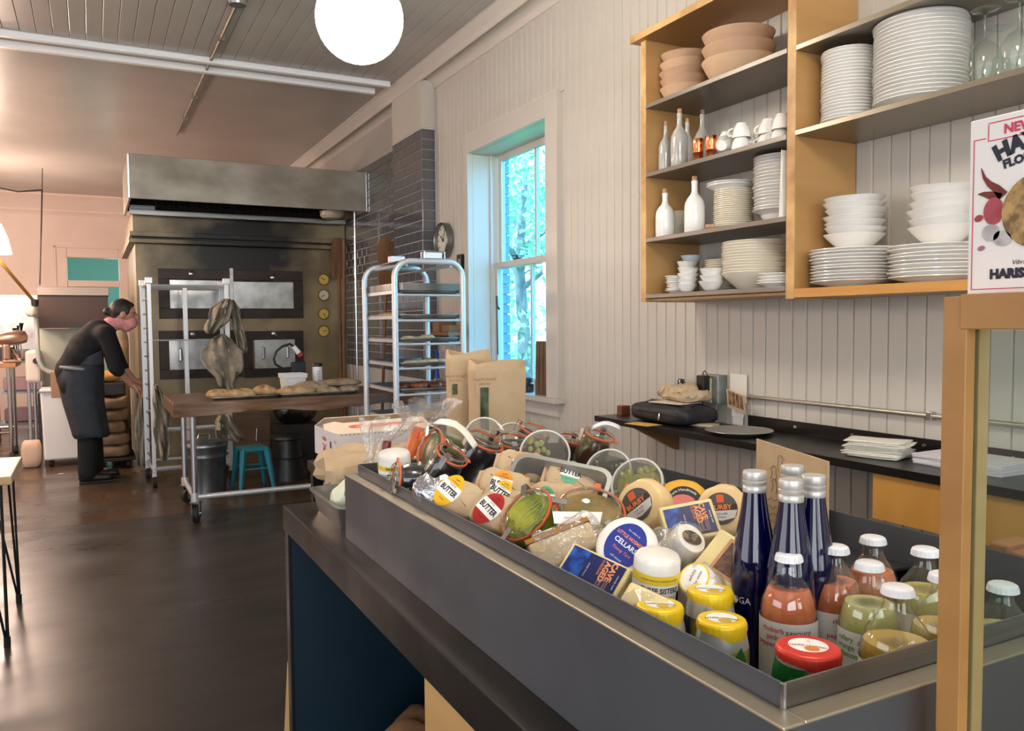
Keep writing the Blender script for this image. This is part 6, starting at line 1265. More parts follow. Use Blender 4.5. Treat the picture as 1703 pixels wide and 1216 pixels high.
M_.build('tomato_print', RP, fl1, 0); M_ = MB(); text(M_, 'VINE RIPE', .022, T(.33, .002, CH) @ RX(.30) @ T(0, .05, .0036) @ RZ(.2), bold=.0006); M_.build('lettering', mat('red_letter', (206, 60, 50), .6), fl1, 0)
MB().prism([(0, 0), (CW, 0), (CW-.01, .09), (.02, .09)], 0, .003, 'z', T(0, CD-.002, CH) @ RX(PI-.45)).build('flap', MATS['carton_flap'], ct, 0)
M_ = MB()
for k in range(24): M_.box(.01+k*.0165, .018+k*.0165, -.0006, 0, CH-.004, CH-.001)
M_.build('perforation', mat('dash_grey', (120, 110, 106), .6), ct, 0)
M_ = MB(); disc(M_, .010, .017, T(-.0006, .10, .06) @ RZ(PI/2) @ RX(PI/2)); M_.build('hand_hole', INK, ct, 0)
M_ = MB(); EM = Matrix(((0, 0, -1, -.0007), (-1, 0, 0, 0), (0, 1, 0, 0), (0, 0, 0, 1)))
text(M_, 'FRESH', .020, T(0, .19, .075) @ EM, bold=.0005); text(M_, 'TOMATO', .016, T(0, .19, .050) @ EM); disc(M_, .02, .026, T(0, .19, .022) @ EM, 14); text(M_, 'No.1', .018, T(0, .035, .08) @ EM); M_.build('end_print', MATS['red_letter'], ct, 0)
# crumpled kraft sack
sk2 = thing('kraft_sack', 'crumpled brown paper sack slumped at the counter end', 'sack', (.84, 2.62, ZB))
_pf = pillow(1, 1, .19, .155, .115, 15, .010, 5, .32); _rn = random.Random(8); _mb = MB().grid(_pf, 30, 13, cu=True)
_mb.v = [(x+_rn.uniform(-.007, .007), y+_rn.uniform(-.007, .007), max(0, z+_rn.uniform(-.008, .008)*(z > .01))) if i >= 30 and i < 30*12 else (x, y, z) for i, (x, y, z) in enumerate(_mb.v)]
_mb.build('paper', KRAFTL, sk2, 24)
MB().tube([(-.02+.045*math.cos(a*PI/6), -.10+.028*math.sin(a*PI/6), .116+.004*math.sin(a)) for a in range(12)], .007, 6, closed=True).build('rolled_opening', KRAFT, sk2, 60)
# paper bags with film windows
def grocery(u, v, y, w_, d_, h_, rz, label, win):
    p = at(u, v, y=y); t = thing('paper_bag', label, 'bag', (p.x, y, ZB), rz, group='upright kraft bread bags')
    M_ = MB(); n = 10; vs = []
    prof = [(0, 1), (.3, 1.02), (.6, .99), (.9, 1.03), (1.0, 1.0)]
    ring = [(-1, -1), (-.5, -1.06), (0, -1.0), (.5, -1.05), (1, -1), (1.03, 0), (1, 1), (.5, 1.05), (0, 1.0), (-.5, 1.05), (-1, 1), (-1.03, 0)]
    for kz, s in prof:
        for i, (a, b) in enumerate(ring):
            top = .010*math.sin(i*.9+w_*60) if kz == 1.0 else 0
            vs.append((a*w_*s*(1+.01*math.sin(i*2+kz*9)), b*d_*s, kz*h_+top))
    m = len(ring); M_.add(vs, [(j*m+i, j*m+(i+1) % m, (j+1)*m+(i+1) % m, (j+1)*m+i) for j in range(4) for i in range(m)]+[tuple(range(m-1, -1, -1))])
    b = M_.build('paper', KRAFTL, t, 30, solid=.0015)
    if win:
        x0, x1, z0, z1 = win; MB().grid(lambda u_, v_: (x0+(x1-x0)*u_, -d_*1.13-.002*math.sin(v_*9+u_*5), z0+(z1-z0)*v_), 6, 10).build('film_window', mat('dark_greens_window', (44, 58, 40), .15, c2=(88, 100, 70), scale=30, coat=.6), b, 60)
        M_ = MB(); text(M_, 'hearth bread', .016, T((x0+x1)/2, -d_*1.14, z1+.03) @ RX(PI/2), shear=.3); text(M_, 'baked daily', .010, T((x0+x1)/2, -d_*1.14, z1+.014) @ RX(PI/2), shear=.3); M_.build('print', mat('brown_print', (150, 112, 72), .7), b, 0)
    return t
grocery(778, 650, 2.86, .075, .055, .425, -.25, 'narrower kraft bread bag with a film window, behind the wide one', (-.070, -.050, .265, .305))
grocery(826, 650, 2.66, .090, .062, .395, -.18, 'wide kraft bread bag with a dark film window on its left', (-.080, -.050, .10, .305))
# clear bag of carrots
cbp = at(690, 735, y=2.50); cbg = thing('carrot_bag', 'clear plastic bag of carrots with a flared top behind the jars', 'bag', (cbp.x, 2.50, ZB), .2)
CAR = mat('carrot_orange', (232, 124, 66), .5, c2=(216, 104, 50), scale=20)
for k, (x, y, z, L, a) in enumerate(((-.03, 0, .05, .20, .9), (0, .02, .06, .2, 1.05), (-.05, -.02, .04, .19, .8), (.02, 0, .04, .2, 1.1), (-.01, -.03, .05, .19, .95))):
    MB().tube([(x-.05, y, z-.03), (x, y, z+.04), (x+.06*math.cos(a), y, z+.06+.08*math.sin(a))], [.006, .017, .02], 10).build('carrot', CAR, cbg, 60)
def flare(u, v):
    a = u*2*PI; r = (.075, .085, .08, .05, .022, .045, .085, .11)[min(int(v*7.001), 7)] if 0 else 0
    ks = [.05, .085, .09, .06, .026, .05, .085, .115]; f_ = v*7; i = min(int(f_), 6); r = ks[i]+(ks[i+1]-ks[i])*(f_-i)
    w_ = 1+.16*math.sin(7*a+3*v)*(v > .4)+.10*math.sin(13*a+9*v)*(v > .5)
    return (r*w_*math.cos(a)+.05*v, r*.6*w_*math.sin(a), .005+.27*v+.012*math.sin(5*a)*(v > .8))
MB().grid(flare, 48, 22, cu=True).build('film', FILM, cbg, 60)
# fennel in a steel pan on the counter
fp = at(590, 862, z=.90); fpan = thing('hotel_pan', 'small deep steel pan on the dark counter behind the bin', 'pan', (.660, 2.155, ZK))
basin(.120, .155, .062, .03, .008, .010).build('pan', mat('scuffed_pan', (166, 164, 160), .35, .9, c2=(140, 136, 130), scale=8), fpan, 40, solid=0)
FEN = mat('fennel_white', (238, 237, 222), .45, c2=(216, 222, 182), scale=5, stretch=(1, 1, 3)); 
def fennel(x, y, s, rot, label):
    t = thing('fennel_bulb', label, 'fennel', (x, y, ZK+.04), rot=Euler(rot), group='wrapped fennel bulbs')
    MB().lathe([(0, 0), (.018*s, .002), (.034*s, .015), (.044*s, .038), (.040*s, .062), (.024*s, .08), (.012*s, .09), (0, .092)], 26, rf=lambda a, z: 1+.12*math.cos(2*a)+.03*math.sin(7*a)).build('bulb', FEN, t, 60)
    for k in range(3): MB().tube([((k-1)*.012*s, 0, .075), ((k-1)*.022*s, .004, .11)], [.011*s, .008*s], 8).build('stalk', mat('fennel_green', (150, 178, 90), .5), t, 60)
fennel(.600, 2.16, 1.15, (0.9, -.5, .4), 'wrapped white fennel bulb at the left of the steel pan')
fennel(.645, 2.075, 1.1, (1.1, -.3, 1.0), 'wrapped fennel bulb at the front, cut off by the bin')
fennel(.690, 2.22, 1.15, (.9, .5, 2.0), 'wrapped greener fennel bulb at the back of the steel pan')
def flare2(u, v):
    a = u*2*PI; ks = [.08, .095, .085, .04, .018, .03, .055, .075]; f_ = v*7; i = min(int(f_), 6); r = ks[i]+(ks[i+1]-ks[i])*(f_-i)
    w_ = 1+.16*math.sin(6*a+3*v)*(v > .4)+.10*math.sin(11*a+9*v)*(v > .5)
    return (r*w_*math.cos(a)+.085*v*v, r*.7*w_*math.sin(a)+.05*v, .02+.235*v+.010*math.sin(5*a)*(v > .8))
fw_ = MB().grid(flare2, 44, 20, cu=True).build('plastic_bag', FILM, None, 60); fw_.location = (.665, 2.16, ZK+.0); tag(fw_, 'clear plastic bag gathered around the fennel with an upright neck', 'bag')

# ================================================================== FOREGROUND WOODEN CASE WITH CRACKER BOX
XF, ZT2 = .705, 1.4235
ya, yb = at(1565, 700, x=XF).y, at(1604, 700, x=XF).y
dc = thing('display_case', 'birch framed glass display case at the right foreground', 'display case', (XF, ya, ZK)); DO = (XF, ya, ZK)
BIR = wood('birch_frame', (186, 136, 76), (160, 112, 56), .42, 5, (1, 1, 2), coat=.1); BIRL = wood('birch_light', (222, 184, 126), (208, 166, 106), .42, 3, (1, 1, 6))
def dp(nm, b, m=None, bev=.001): return part(nm, b, m or BIR, dc, DO, bev)
dp('corner_post', (XF, XF+.014, yb, ya, ZK+.0005, ZT2-.002)); dp('corner_post', (XF+.020, XF+.036, yb, ya, ZK+.0005, ZT2-.002), BIRL)
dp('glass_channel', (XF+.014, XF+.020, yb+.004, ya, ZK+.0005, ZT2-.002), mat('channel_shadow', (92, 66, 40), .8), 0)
dp('top_rail', (XF-.001, XF+.034, -.42, yb+.006, ZT2-.032, ZT2)); dp('top_rail', (XF+.036, 1.26, yb, ya, ZT2-.032, ZT2)); dp('top_rail', (1.226, 1.26, -.42, yb, ZT2-.032, ZT2)); dp('corner_post', (XF, XF+.034, -.455, -.42, ZK+.0005, ZT2)); dp('corner_post', (1.226, 1.26, yb, ya, ZK+.0005, ZT2-.032)); dp('corner_post', (1.226, 1.26, -.455, -.42, ZK+.0005, ZT2))
dp('front_pane', (XF+.0155, XF+.0185, -.42, yb+.003, ZK+.001, ZT2-.033), thin_glass('case_glass', (232, 240, 238), refl=1, haze=.02), 0)
dp('base', (XF+.04, 1.22, -.41, yb-.002, ZK+.0005, ZK+.02))
ws_ = thing('wooden_stand', 'reddish wooden stand on the counter seen through the case glass', 'stand', (1.30, .70, ZK)); wa, wb_ = at(1632, 940, x=1.27), at(1790, 940, x=1.27)
MB().box(-.03, .03, wb_.y-.70, wa.y-.70-.03, at(1670, 968, x=1.27).z-ZK, at(1670, 915, x=1.27).z-ZK).build('rail', wood('stand_wood', (182, 126, 78), (160, 104, 60)), ws_, 0, bev=.003)
for yy in (wa.y-.70-.03, wb_.y-.70): MB().box(-.035, .035, yy-.015, yy+.015, .0005, at(1670, 905, x=1.27).z-ZK).build('upright', MATS['stand_wood'], ws_, 0, bev=.003)
# cracker box
bxp = at(1608, 491, z=ZT2); BXX, BYY = bxp.x, bxp.y; bh = at(1610, 204, x=BXX).z-ZT2; bwid = .125
cb_ = thing('cracker_box', 'white cracker box with pink border and chili drawing on the wooden case', 'box', (BXX, BYY, ZT2+.0005), 0)
MB().box(0, .045, -bwid, 0, 0, bh).build('carton', mat('box_white', (240, 234, 228), .5), cb_, 0, bev=.0012)
FM = Matrix(((0, 0, -1, -.0006), (-1, 0, 0, 0), (0, 1, 0, 0), (0, 0, 0, 1)))   # local XY of the print = right, up on the face
def on(x, y): return FM @ T(x, y, 0)
M_ = MB(); m_ = .0045
for a in (((m_, m_), (bwid-m_, m_)), ((m_, m_), (m_, bh-.019)), ((bwid-m_, m_), (bwid-m_, bh-.019)), ((m_, bh-.019), (.0155, bh-.019)), ((.018, bh-.022), (.018, bh-.007)), ((.018, bh-.022), (bwid-.018, bh-.022)), ((.018, bh-.006), (bwid-.018, bh-.006)), ((bwid-.018, bh-.022), (bwid-.018, bh-.006))): stroke(M_, a, .0009, FM)
M_.build('border', INKR, cb_, 0)
M_ = MB(); text(M_, 'NEW YORK', .0115, on(bwid/2, bh-.0142), bold=.00045); M_.build('banner', INKR, cb_, 0)
M_ = MB(); text(M_, 'HAYDEN', .0195, on(bwid/2, bh-.0275), bold=.0013, arc=.085, xs=1.0); M_.build('brand_lettering', mat('ink_blue_black', (34, 38, 52), .6), cb_, 0); M_ = MB(); text(M_, 'FLOUR MILLS', .0105, on(bwid/2, bh-.0425), bold=.0006, arc=.12); M_.build('mill_lettering', MATS['ink_blue_black'], cb_, 0); M_ = MB(); text(M_, 'HARISSA', .0115, on(.044, .0175), bold=.0008); text(M_, 'CRACKER', .0115, on(.098, .0175), bold=.0008, xs=.8); M_.build('flavour_lettering', MATS['ink_blue_black'], cb_, 0); M_ = MB(); text(M_, 'Vibrant & smoky', .006, on(.062, .0275), shear=.3); M_.build('tagline', MATS['ink_blue_black'], cb_, 0)
wcx, wcy, wr_ = .0655, .072, .0335
M_ = MB(); disc(M_, wr_+.0012, wr_+.0012, on(wcx, wcy), 40); M_.build('window_edge', PAPER, cb_, 0); M_ = MB(); disc(M_, wr_, wr_, FM @ T(wcx, wcy, .0004), 40); M_.build('crackers_behind_window', mat('cracker_view', (190, 150, 84), .25, c2=(110, 78, 36), scale=70, lo=.4, hi=.6, coat=.7), cb_, 0)
def taper(pts, w0, w1):
    M_ = MB(); vs = []; n = len(pts)
    for i in range(n):
        p_ = Vector((*pts[i], 0)); t_ = Vector((*pts[min(i+1, n-1)], 0))-Vector((*pts[max(i-1, 0)], 0)); t_.normalize(); w_ = w0+(w1-w0)*i/(n-1); vs += [p_+Vector((-t_.y, t_.x, 0))*w_, p_-Vector((-t_.y, t_.x, 0))*w_]
    return M_.add(vs, [(2*i, 2*i+1, 2*i+3, 2*i+2) for i in range(n-1)], FM @ T(0, 0, .0002))
CHI = mat('chili_print', (140, 46, 36), .5, c2=(96, 30, 28), scale=40)
taper([(.0120, .1165), (.0150, .1075), (.0200, .1010), (.0270, .0955), (.0330, .0880)], .0004, .0050).build('chili_print', CHI, cb_, 0); taper([(.0095, .0930), (.0145, .0925), (.0210, .0905), (.0300, .0860)], .0005, .0052).build('chili_print', CHI, cb_, 0)
M_ = MB(); disc(M_, .0095, .0125, FM @ T(.0245, .0755, .0003), 20); M_.build('beet_print', mat('beet_print', (190, 84, 92), .5, c2=(150, 52, 64), scale=60), cb_, 0); M_ = MB(); disc(M_, .0042, .0032, FM @ T(.0105, .0705, .0003) @ RZ(.3), 14); M_.build('rosebud_print', mat('rose_print', (160, 60, 56), .5), cb_, 0)
for x, y, a, b in ((.0225, .0560, .0082, .0078), (.0330, .0500, .0085, .0070)):
    M_ = MB(); disc(M_, a, b, FM @ T(x, y, .0004) @ RZ(-.4), 18); M_.build('garlic_print', mat('garlic_print', (196, 192, 190), .5, c2=(150, 144, 146), scale=50), cb_, 0)
M_ = MB(); disc(M_, .0036, .0024, FM @ T(.0135, .0425, .0003) @ RZ(.3), 12); M_.build('clove_print', mat('clove_print', (170, 110, 122), .5), cb_, 0)
# ================================================================== PERSON AT THE RACK
YP = 8.26
def pp_(u, v, dy=0.0): return at(u, v, y=YP+dy)
root = at(150, 800, z=0); ORG_ = Vector((root.x, YP, 0))
man = thing('person', 'person in black sweater and dark grey apron bending towards the rack', 'person', ORG_)
def cap(M_, p, q, r0, r1, n=14):
    p, q = Vector(p)-ORG_, Vector(q)-ORG_; M_.cyl(p, q, r0, r1, n)
    for c, r in ((p, r0), (q, r1)): ball(M_, c+ORG_, r)
def ball(M_, c, r, s=(1, 1, 1), R=None, n=14):
    c = Vector(c)-ORG_; X = T(*c) @ (R.to_4x4() if R else Matrix()) @ Matrix.Diagonal((*s, 1))
    M_.lathe([(r*math.sin(PI*i/8), -r*math.cos(PI*i/8)) for i in range(9)], n, X)
def blob(M_, name, m, vox=.012, sm=6):
    o = M_.build(name, m, man, 60); k = o.modifiers.new('remesh', 'REMESH'); k.mode = 'VOXEL'; k.voxel_size = vox; k.use_smooth_shade = True
    k = o.modifiers.new('smooth', 'SMOOTH'); k.iterations = sm; k.factor = .5
    return o
SKIN = mat('skin', (196, 148, 122), .5, c2=(184, 132, 106), scale=20); SWEAT = mat('black_sweater', (20, 20, 23), .85, bump=.2, bscale=60); APR = mat('charcoal_apron', (52, 58, 66), .8, c2=(44, 50, 58), scale=14); TRO = mat('black_trousers', (17, 17, 20), .8); SHOE = mat('black_leather', (20, 19, 20), .4)
# joints, told by photo pixel in the person's plane, with sideways offset
pel, wai, che, uch, nek = pp_(122, 628), pp_(128, 606), pp_(146, 574), pp_(164, 556), pp_(184, 543)
hd = pp_(205, 521)
shN, shF = pp_(176, 556, -.17), pp_(178, 554, .17); elN, elF = pp_(192, 612, -.20), pp_(200, 606, .19); wrN, wrF = pp_(219, 640, -.10), pp_(222, 632, .14)
hpN, hpF = pp_(124, 640, -.09), pp_(126, 640, .09); knN, knF = pp_(146, 706, -.10), pp_(152, 704, .10); anN, anF = pp_(146, 786, -.10), pp_(158, 776, .12)
# one continuous body
B = MB()
cap(B, pel, wai, .13, .12); cap(B, wai, che, .12, .13); cap(B, che, uch, .13, .12); cap(B, uch, nek, .09, .058); cap(B, nek, hd, .055, .055); cap(B, uch, shN, .09, .06); cap(B, uch, shF, .09, .06)
Rh = Matrix.Rotation(math.radians(22), 3, 'Y')
ball(B, hd, .10, (.98, .78, 1.15), Rh); ball(B, hd+Vector((.045, 0, -.06)), .062, (1, .82, .9)); ball(B, hd+Vector((.055, 0, -.105)), .034)          # skull, jaw, chin
cap(B, hd+Vector((.098, 0, .0)), hd+Vector((.122, 0, -.042)), .010, .018, 8); cap(B, hd+Vector((.085, -.035, .022)), hd+Vector((.085, .035, .022)), .016, .016, 8)   # nose, brow
cap(B, hd+Vector((.098, -.018, -.072)), hd+Vector((.098, .018, -.072)), .010, .010, 8)                                                              # lips
for sgn in (-1, 1): ball(B, hd+Vector((-.005, sgn*.080, -.015)), .032, (.7, .35, 1.1))                                                               # ears
for sh, el, wr in ((shN, elN, wrN), (shF, elF, wrF)): cap(B, sh, el, .052, .042); cap(B, el, wr, .042, .028)
for hp, kn, an in ((hpN, knN, anN), (hpF, knF, anF)): cap(B, pel, hp, .12, .10); cap(B, hp, kn, .088, .06); cap(B, kn, an, .056, .038); cap(B, an+Vector((0, 0, -.02)), an+Vector((.12, 0, -.055)), .034, .024)
def hand(wr, dirv, side):
    d = Vector(dirv).normalized(); lat = Vector((0, side, 0)); dn = d.cross(lat).normalized()
    if dn.z > 0: dn = -dn
    palm = wr+d*.075; cap(B, wr, palm, .026, .030); ball(B, wr+d*.055, .040, (1, .9, .5), basis(dn, d))
    for i, (off, L) in enumerate(((-.030, .070), (-.010, .080), (.011, .075), (.030, .058))):
        b0 = palm+lat*off; k1 = b0+d*L*.45+dn*.006; k2 = k1+d*L*.32+dn*.022; k3 = k2+d*L*.12+dn*.026
        cap(B, b0, k1, .0105, .0098, 8); cap(B, k1, k2, .0098, .009, 8); cap(B, k2, k3, .009, .008, 8)
    t0 = wr+d*.03+lat*(-.030); t1 = t0+d*.035+lat*(-.022)+dn*.018; t2 = t1+d*.03+dn*.018; cap(B, t0, t1, .013, .011, 8); cap(B, t1, t2, .011, .009, 8)
hand(wrN, (.82, .05, -.58), 1); hand(wrF, (.88, -.05, -.46), -1)
blob(B, 'body', SKIN, .0075, 4)
# clothes
S = MB()
cap(S, pel+Vector((0, 0, .06)), wai, .150, .142); cap(S, wai, che, .145, .152); cap(S, che, uch, .152, .138); cap(S, uch, nek+Vector((-.02, 0, -.01)), .115, .078); cap(S, uch, shN, .11, .082); cap(S, uch, shF, .11, .082)
ball(S, (wai+che)*.5+Vector((0, 0, 0)), .15, (1, 1.25, 1)); ball(S, che, .152, (1, 1.25, 1))
for sh, el, wr in ((shN, elN, wrN), (shF, elF, wrF)): cap(S, sh, el, .074, .062); cap(S, el, el.lerp(wr, .18), .062, .056)
blob(S, 'sweater', SWEAT, .014)
Tn = MB()
for hp, kn, an in ((hpN, knN, anN), (hpF, knF, anF)): cap(Tn, pel, hp, .14, .125); cap(Tn, hp, kn, .118, .088); cap(Tn, kn, an+Vector((0, 0, -.0)), .088, .082)
blob(Tn, 'trousers', TRO, .014)
A = MB()                                         # apron: flared skirt hanging from the waist, bib over the belly
rows = [(103, 173, 606), (97, 173, 622), (98, 172, 642), (105, 173, 670), (113, 177, 695), (122, 182, 724)]
def aprn(u, v):
    f_ = v*(len(rows)-1); i = min(int(f_), len(rows)-2); k = f_-i; l, r_, vv = [rows[i][j]+(rows[i+1][j]-rows[i][j])*k for j in range(3)]
    a, b = pp_(l, vv), pp_(r_, vv); c = (a+b)/2; hw = (b.x-a.x)/2; an = u*2*PI
    wv = 1+.03*math.sin(6*an+2)*v+.02*math.sin(11*an)*v
    q = Vector((c.x+hw*math.cos(an)*wv, YP+(.235+.02*v)*math.sin(an)*wv, c.z+.01*math.sin(3*an)*(v > .9))); return tuple(q-ORG_)
A.grid(aprn, 44, 16, cu=True); A.build('apron_skirt', APR, man, 60, solid=.006)
Bb = MB(); 
def bib(u, v): 
    a = pp_(134+(172-134)*u, 606-(606-580)*v*(.3+.7*u)); th = (u-.5)*1.0; return tuple(Vector((a.x, YP-.155-.05*math.sin(u*PI)*1.0+.02*v, a.z))-ORG_)
Bb.grid(bib, 14, 8).build('apron_bib', APR, man, 60, solid=.006)
St = MB(); St.tube([tuple(pp_(101+(150-101)*k/8, 609+.5*k)-ORG_+Vector((0, -.10-.155*math.sin(.25+k/8*2.4), 0))) for k in range(9)], .012, 6); St.build('apron_string', mat('grey_tape', (150, 152, 150), .8), man, 60)
for an, lbl in ((anN, 0), (anF, 1)):
    sh = MB(); base = Vector((an.x, an.y, 0)); cap(sh, base+Vector((-.03, 0, .05)), base+Vector((.05, 0, .052)), .048, .046); cap(sh, base+Vector((.05, 0, .047)), base+Vector((.17, 0, .040)), .045, .036); cap(sh, base+Vector((-.02, 0, .06)), base+Vector((-.02, 0, .12)), .05, .05)
    o = blob(sh, 'shoe', SHOE, .01); MB().box(-.07, .205, -.05, .05, 0, .022, T(*(base-ORG_))).build('sole', RUBBER, o, 0, bev=.008)
Hh = MB(); ball(Hh, hd+Vector((-.014, 0, .030)), .102, (1.02, .84, 1.05), Rh); ball(Hh, hd+Vector((.03, 0, .075)), .055, (1.2, 1.1, .6)); ball(Hh, hd+Vector((-.075, 0, -.02)), .055, (.8, 1.1, 1.2)); ball(Hh, hd+Vector((-.128, 0, .015)), .042)
for sgn in (-1, 1): ball(Hh, hd+Vector((.028, sgn*.074, .02)), .026, (.8, .4, 1.6))
blob(Hh, 'hair', mat('dark_brown_hair', (34, 26, 24), .5, bump=.4, bscale=60), .010, 3)
Bn = MB(); cap(Bn, nek+Vector((.0, 0, .02)), hd+Vector((-.01, 0, -.075)), .072, .070); ball(Bn, hd+Vector((.05, 0, -.088)), .068, (1.05, .95, .95)); ball(Bn, hd+Vector((.02, 0, -.12)), .055)
blob(Bn, 'bandana', mat('pink_bandana', (212, 128, 128), .8, c2=(226, 166, 164), scale=60), .010, 3)
MB().box(-.004, .004, -.002, .002, -.004, .004, T(*(hd+Vector((.094, -.040, .004))-ORG_))).build('eye', INK, man, 0)
MB().box(-.004, .004, -.002, .002, -.004, .004, T(*(hd+Vector((.094, .040, .004))-ORG_))).build('eye', INK, man, 0)

# ================================================================== BACK LEFT OF THE BAKERY
WARM = (1.0, .74, .60)
def plamp(loc, e, r=.12):
    l = bpy.data.lights.new('bulb', 'POINT'); l.energy = e; l.color = WARM; l.shadow_soft_size = r; o = bpy.data.objects.new('bulb', l); COL.objects.link(o); o.location = loc; return o
# brass arm lamp at the picture edge
lp = at(-7, 402, y=8.9); la = thing('swing_lamp', 'brass swing arm lamp with glowing white shade at the left edge', 'lamp', lp)
MB().lathe([(.015, .17), (.05, .165), (.075, .10), (.10, .03), (.125, -.10), (.128, -.11), (.12, -.10), (.095, .03), (.07, .10), (.02, .15)], 28).build('shade', mat('lit_shade', (255, 244, 226), .5, emit=3.5, ecol=(255, 228, 196)), la, 60)
BRS = mat('aged_brass', (190, 150, 84), .35, .9)
MB().tube([tuple(at(-8, 425, y=8.9)-lp), tuple(at(57, 502, y=9.3)-lp)], .016, 8).build('arm', BRS, la); MB().tube([(-.09, 0, .18), tuple(at(-8, 425, y=8.9)-lp)], .012, 8).build('arm_link', BRS, la)
MB().lathe([(0, -.04), (.03, -.03), (.035, .03), (0, .04)], 14, T(*(at(58, 504, y=9.3)-lp))).build('knuckle', BLACKPL, la); plamp(lp+Vector((0, 0, -.16)), 30)
plamp((-1.9, 8.6, 2.3), 120, .2); plamp((-1.2, 11.5, 2.4), 110, .2); plamp((-2.6, 5.6, 2.3), 50, .2)  # unseen warm point lights added to brighten the back and ceiling
# hanging power cable
hc = MB(); hc.tube([at(u, v, y=9.6) for u, v in ((-60, 300), (0, 313), (30, 319), (70, 316))], .008, 6); o = hc.build('power_cable', BLACKPL); tag(o, 'brown power cable sagging across to a drop above the machine', 'cable')
hcd = MB(); hcd.tube([at(70, 316, y=9.62), at(69, 360, y=9.62), at(66, 474, y=9.62)], .008, 6); hcd.cyl(at(70, 318, y=9.62), at(70.5, 280, y=9.62), .004, n=6); o = hcd.build('cable_drop', BLACKPL); tag(o, 'brown cable dropping straight down onto the machine hood', 'cable')
# dough machine with brown hood
YM = 9.6
def mbox(nm, u0, v0, u1, v1, y0, y1, m, par, org, bev=.004):
    a, b = at(u0, v1, y=y0), at(u1, v0, y=y0); return MB().box(a.x-org.x, b.x-org.x, y0-org.y, y1-org.y, a.z-org.z, b.z-org.z).build(nm, m, par, 0, bev=bev)
mo = Vector((at(110, 760, y=YM).x, YM, 0)); dm = thing('dough_machine', 'tall dough machine with dark brown hood behind the person', 'machine', mo)
BRH = mat('brown_enamel', (62, 44, 36), .5); MGREY = mat('pale_grey_enamel', (176, 178, 164), .5); MW = mat('off_white_enamel', (206, 196, 186), .5)
mbox('hood', 64, 489, 179, 546, YM, YM+.5, BRH, dm, mo); mbox('hood_lip', 62, 478, 181, 491, YM-.03, YM+.5, mat('hood_lip_steel', (150, 136, 124), .4, .6), dm, mo); mbox('back_panel', 68, 546, 175, 650, YM+.30, YM+.5, MGREY, dm, mo); mbox('side_column', 43, 583, 66, 637, YM-.05, YM+.4, MW, dm, mo, .03); mbox('base_frame', 66, 650, 175, 752, YM+.25, YM+.5, mat('machine_base_steel', (96, 90, 86), .5, .4), dm, mo)  # base frame in a darker grey steel than the panels
for u in (50, 60, 72, 172): 
    a = at(u, 700, y=YM+.2); MB().cyl((a.x-mo.x, .2, 0), (a.x-mo.x, .2, .95), .018, n=10).build('leg', CHROME, dm)
a = at(54, 590, y=YM-.06); MB().cyl((a.x-mo.x+.03, -.08, at(60, 600, y=YM).z), (a.x-mo.x+.03, -.05, at(60, 600, y=YM).z), .03, n=14).build('button', BLACKPL, dm)
MB().tube([tuple(at(u, v, y=YM-.12)-mo) for u, v in ((58, 512), (61, 540), (62, 570), (64, 598), (70, 612), (80, 618), (93, 620))], .022, 10).build('hose', mat('grey_hose', (170, 172, 168), .5), dm, 60)
rgp = at(54, 512, y=YM-.2); rg = MB().grid(pillow(1, 1, .06, .06, .13, 4, .014, 2), 20, 11, cu=True).build('grey_rag', mat('grey_rag', (178, 168, 156), .9, bump=.4), None, 60); rg.location = (rgp.x, rgp.y, rgp.z-.09); tag(rg, 'scrunched grey rag tied where the brass lamp arm ends', 'rag')
# white ingredient bin
wb0, wb1 = at(70, 757, y=9.25), at(120, 651, y=9.25)
wbn = thing('flour_bin', 'white wheeled flour bin behind the person', 'bin', ((wb0.x+wb1.x)/2+.15, 9.45, 0)); hw = (wb1.x-wb0.x)/2+.15
MB().prism([(-hw*.93, .07), (hw, .07), (hw, wb1.z), (-hw, wb1.z)], -.18, .18, 'y').build('body', WHITEPL, wbn, 0, bev=.02, seg=3); MB().box(-hw*1.02, hw*1.02, -.2, .2, wb1.z, wb1.z+.03).build('lid', WHITEPL, wbn, 0, bev=.01)
for a, b in ((-1, -1), (1, -1), (-1, 1), (1, 1)): MB().cyl((a*hw*.75-.015, b*.12, .035), (a*hw*.75+.015, b*.12, .035), .035, n=14).build('caster', RUBBER, wbn)
hb = at(96, 640, y=9.15); o = MB().box(-.06, .06, -.02, .02, -.13, .13).build('hanging_paper', mat('brown_card', (176, 140, 112), .8), None, 0, bev=.004); o.location = (hb.x, 9.18, hb.z); tag(o, 'brown paper sheet hanging in front of the dough machine', 'paper')
# stack of flour sacks on a dolly
SACK = mat('flour_sack_paper', (150, 124, 96), .9, c2=(124, 100, 76), scale=8, bump=1.0, bscale=9)
sx0, sx1 = at(166, 740, y=8.95).x, at(220, 740, y=8.95).x; sc_ = (sx0+sx1)/2
sc_ -= .07
dl = thing('sack_dolly', 'low dark dolly under the stacked flour sacks', 'dolly', (sc_, 9.1, 0)); MB().box(-.24, .24, -.28, .28, .08, .11).build('deck', mat('dark_dolly', (46, 38, 32), .7), dl, 0, bev=.004)
for a, b in ((-.17, -.22), (.17, -.22), (-.17, .22), (.17, .22)): MB().cyl((a-.015, b, .04), (a+.015, b, .04), .04, n=16).build('wheel', RUBBER, dl)
for k in range(5):
    o = MB().grid(pillow(1, 1, .19, .26, .120, 30+k, .016, 6, .28), 40, 13, cu=True).build('flour_sack', SACK, None, 60); o.location = (sc_+random.uniform(-.015, .015), 9.1, .1105+k*.119); o.rotation_euler = (0, 0, random.uniform(-.06, .06)); tag(o, 'brown paper flour sack, %s in the stack behind the person' % nth(k, 5), 'sack', 'stacked flour sacks')
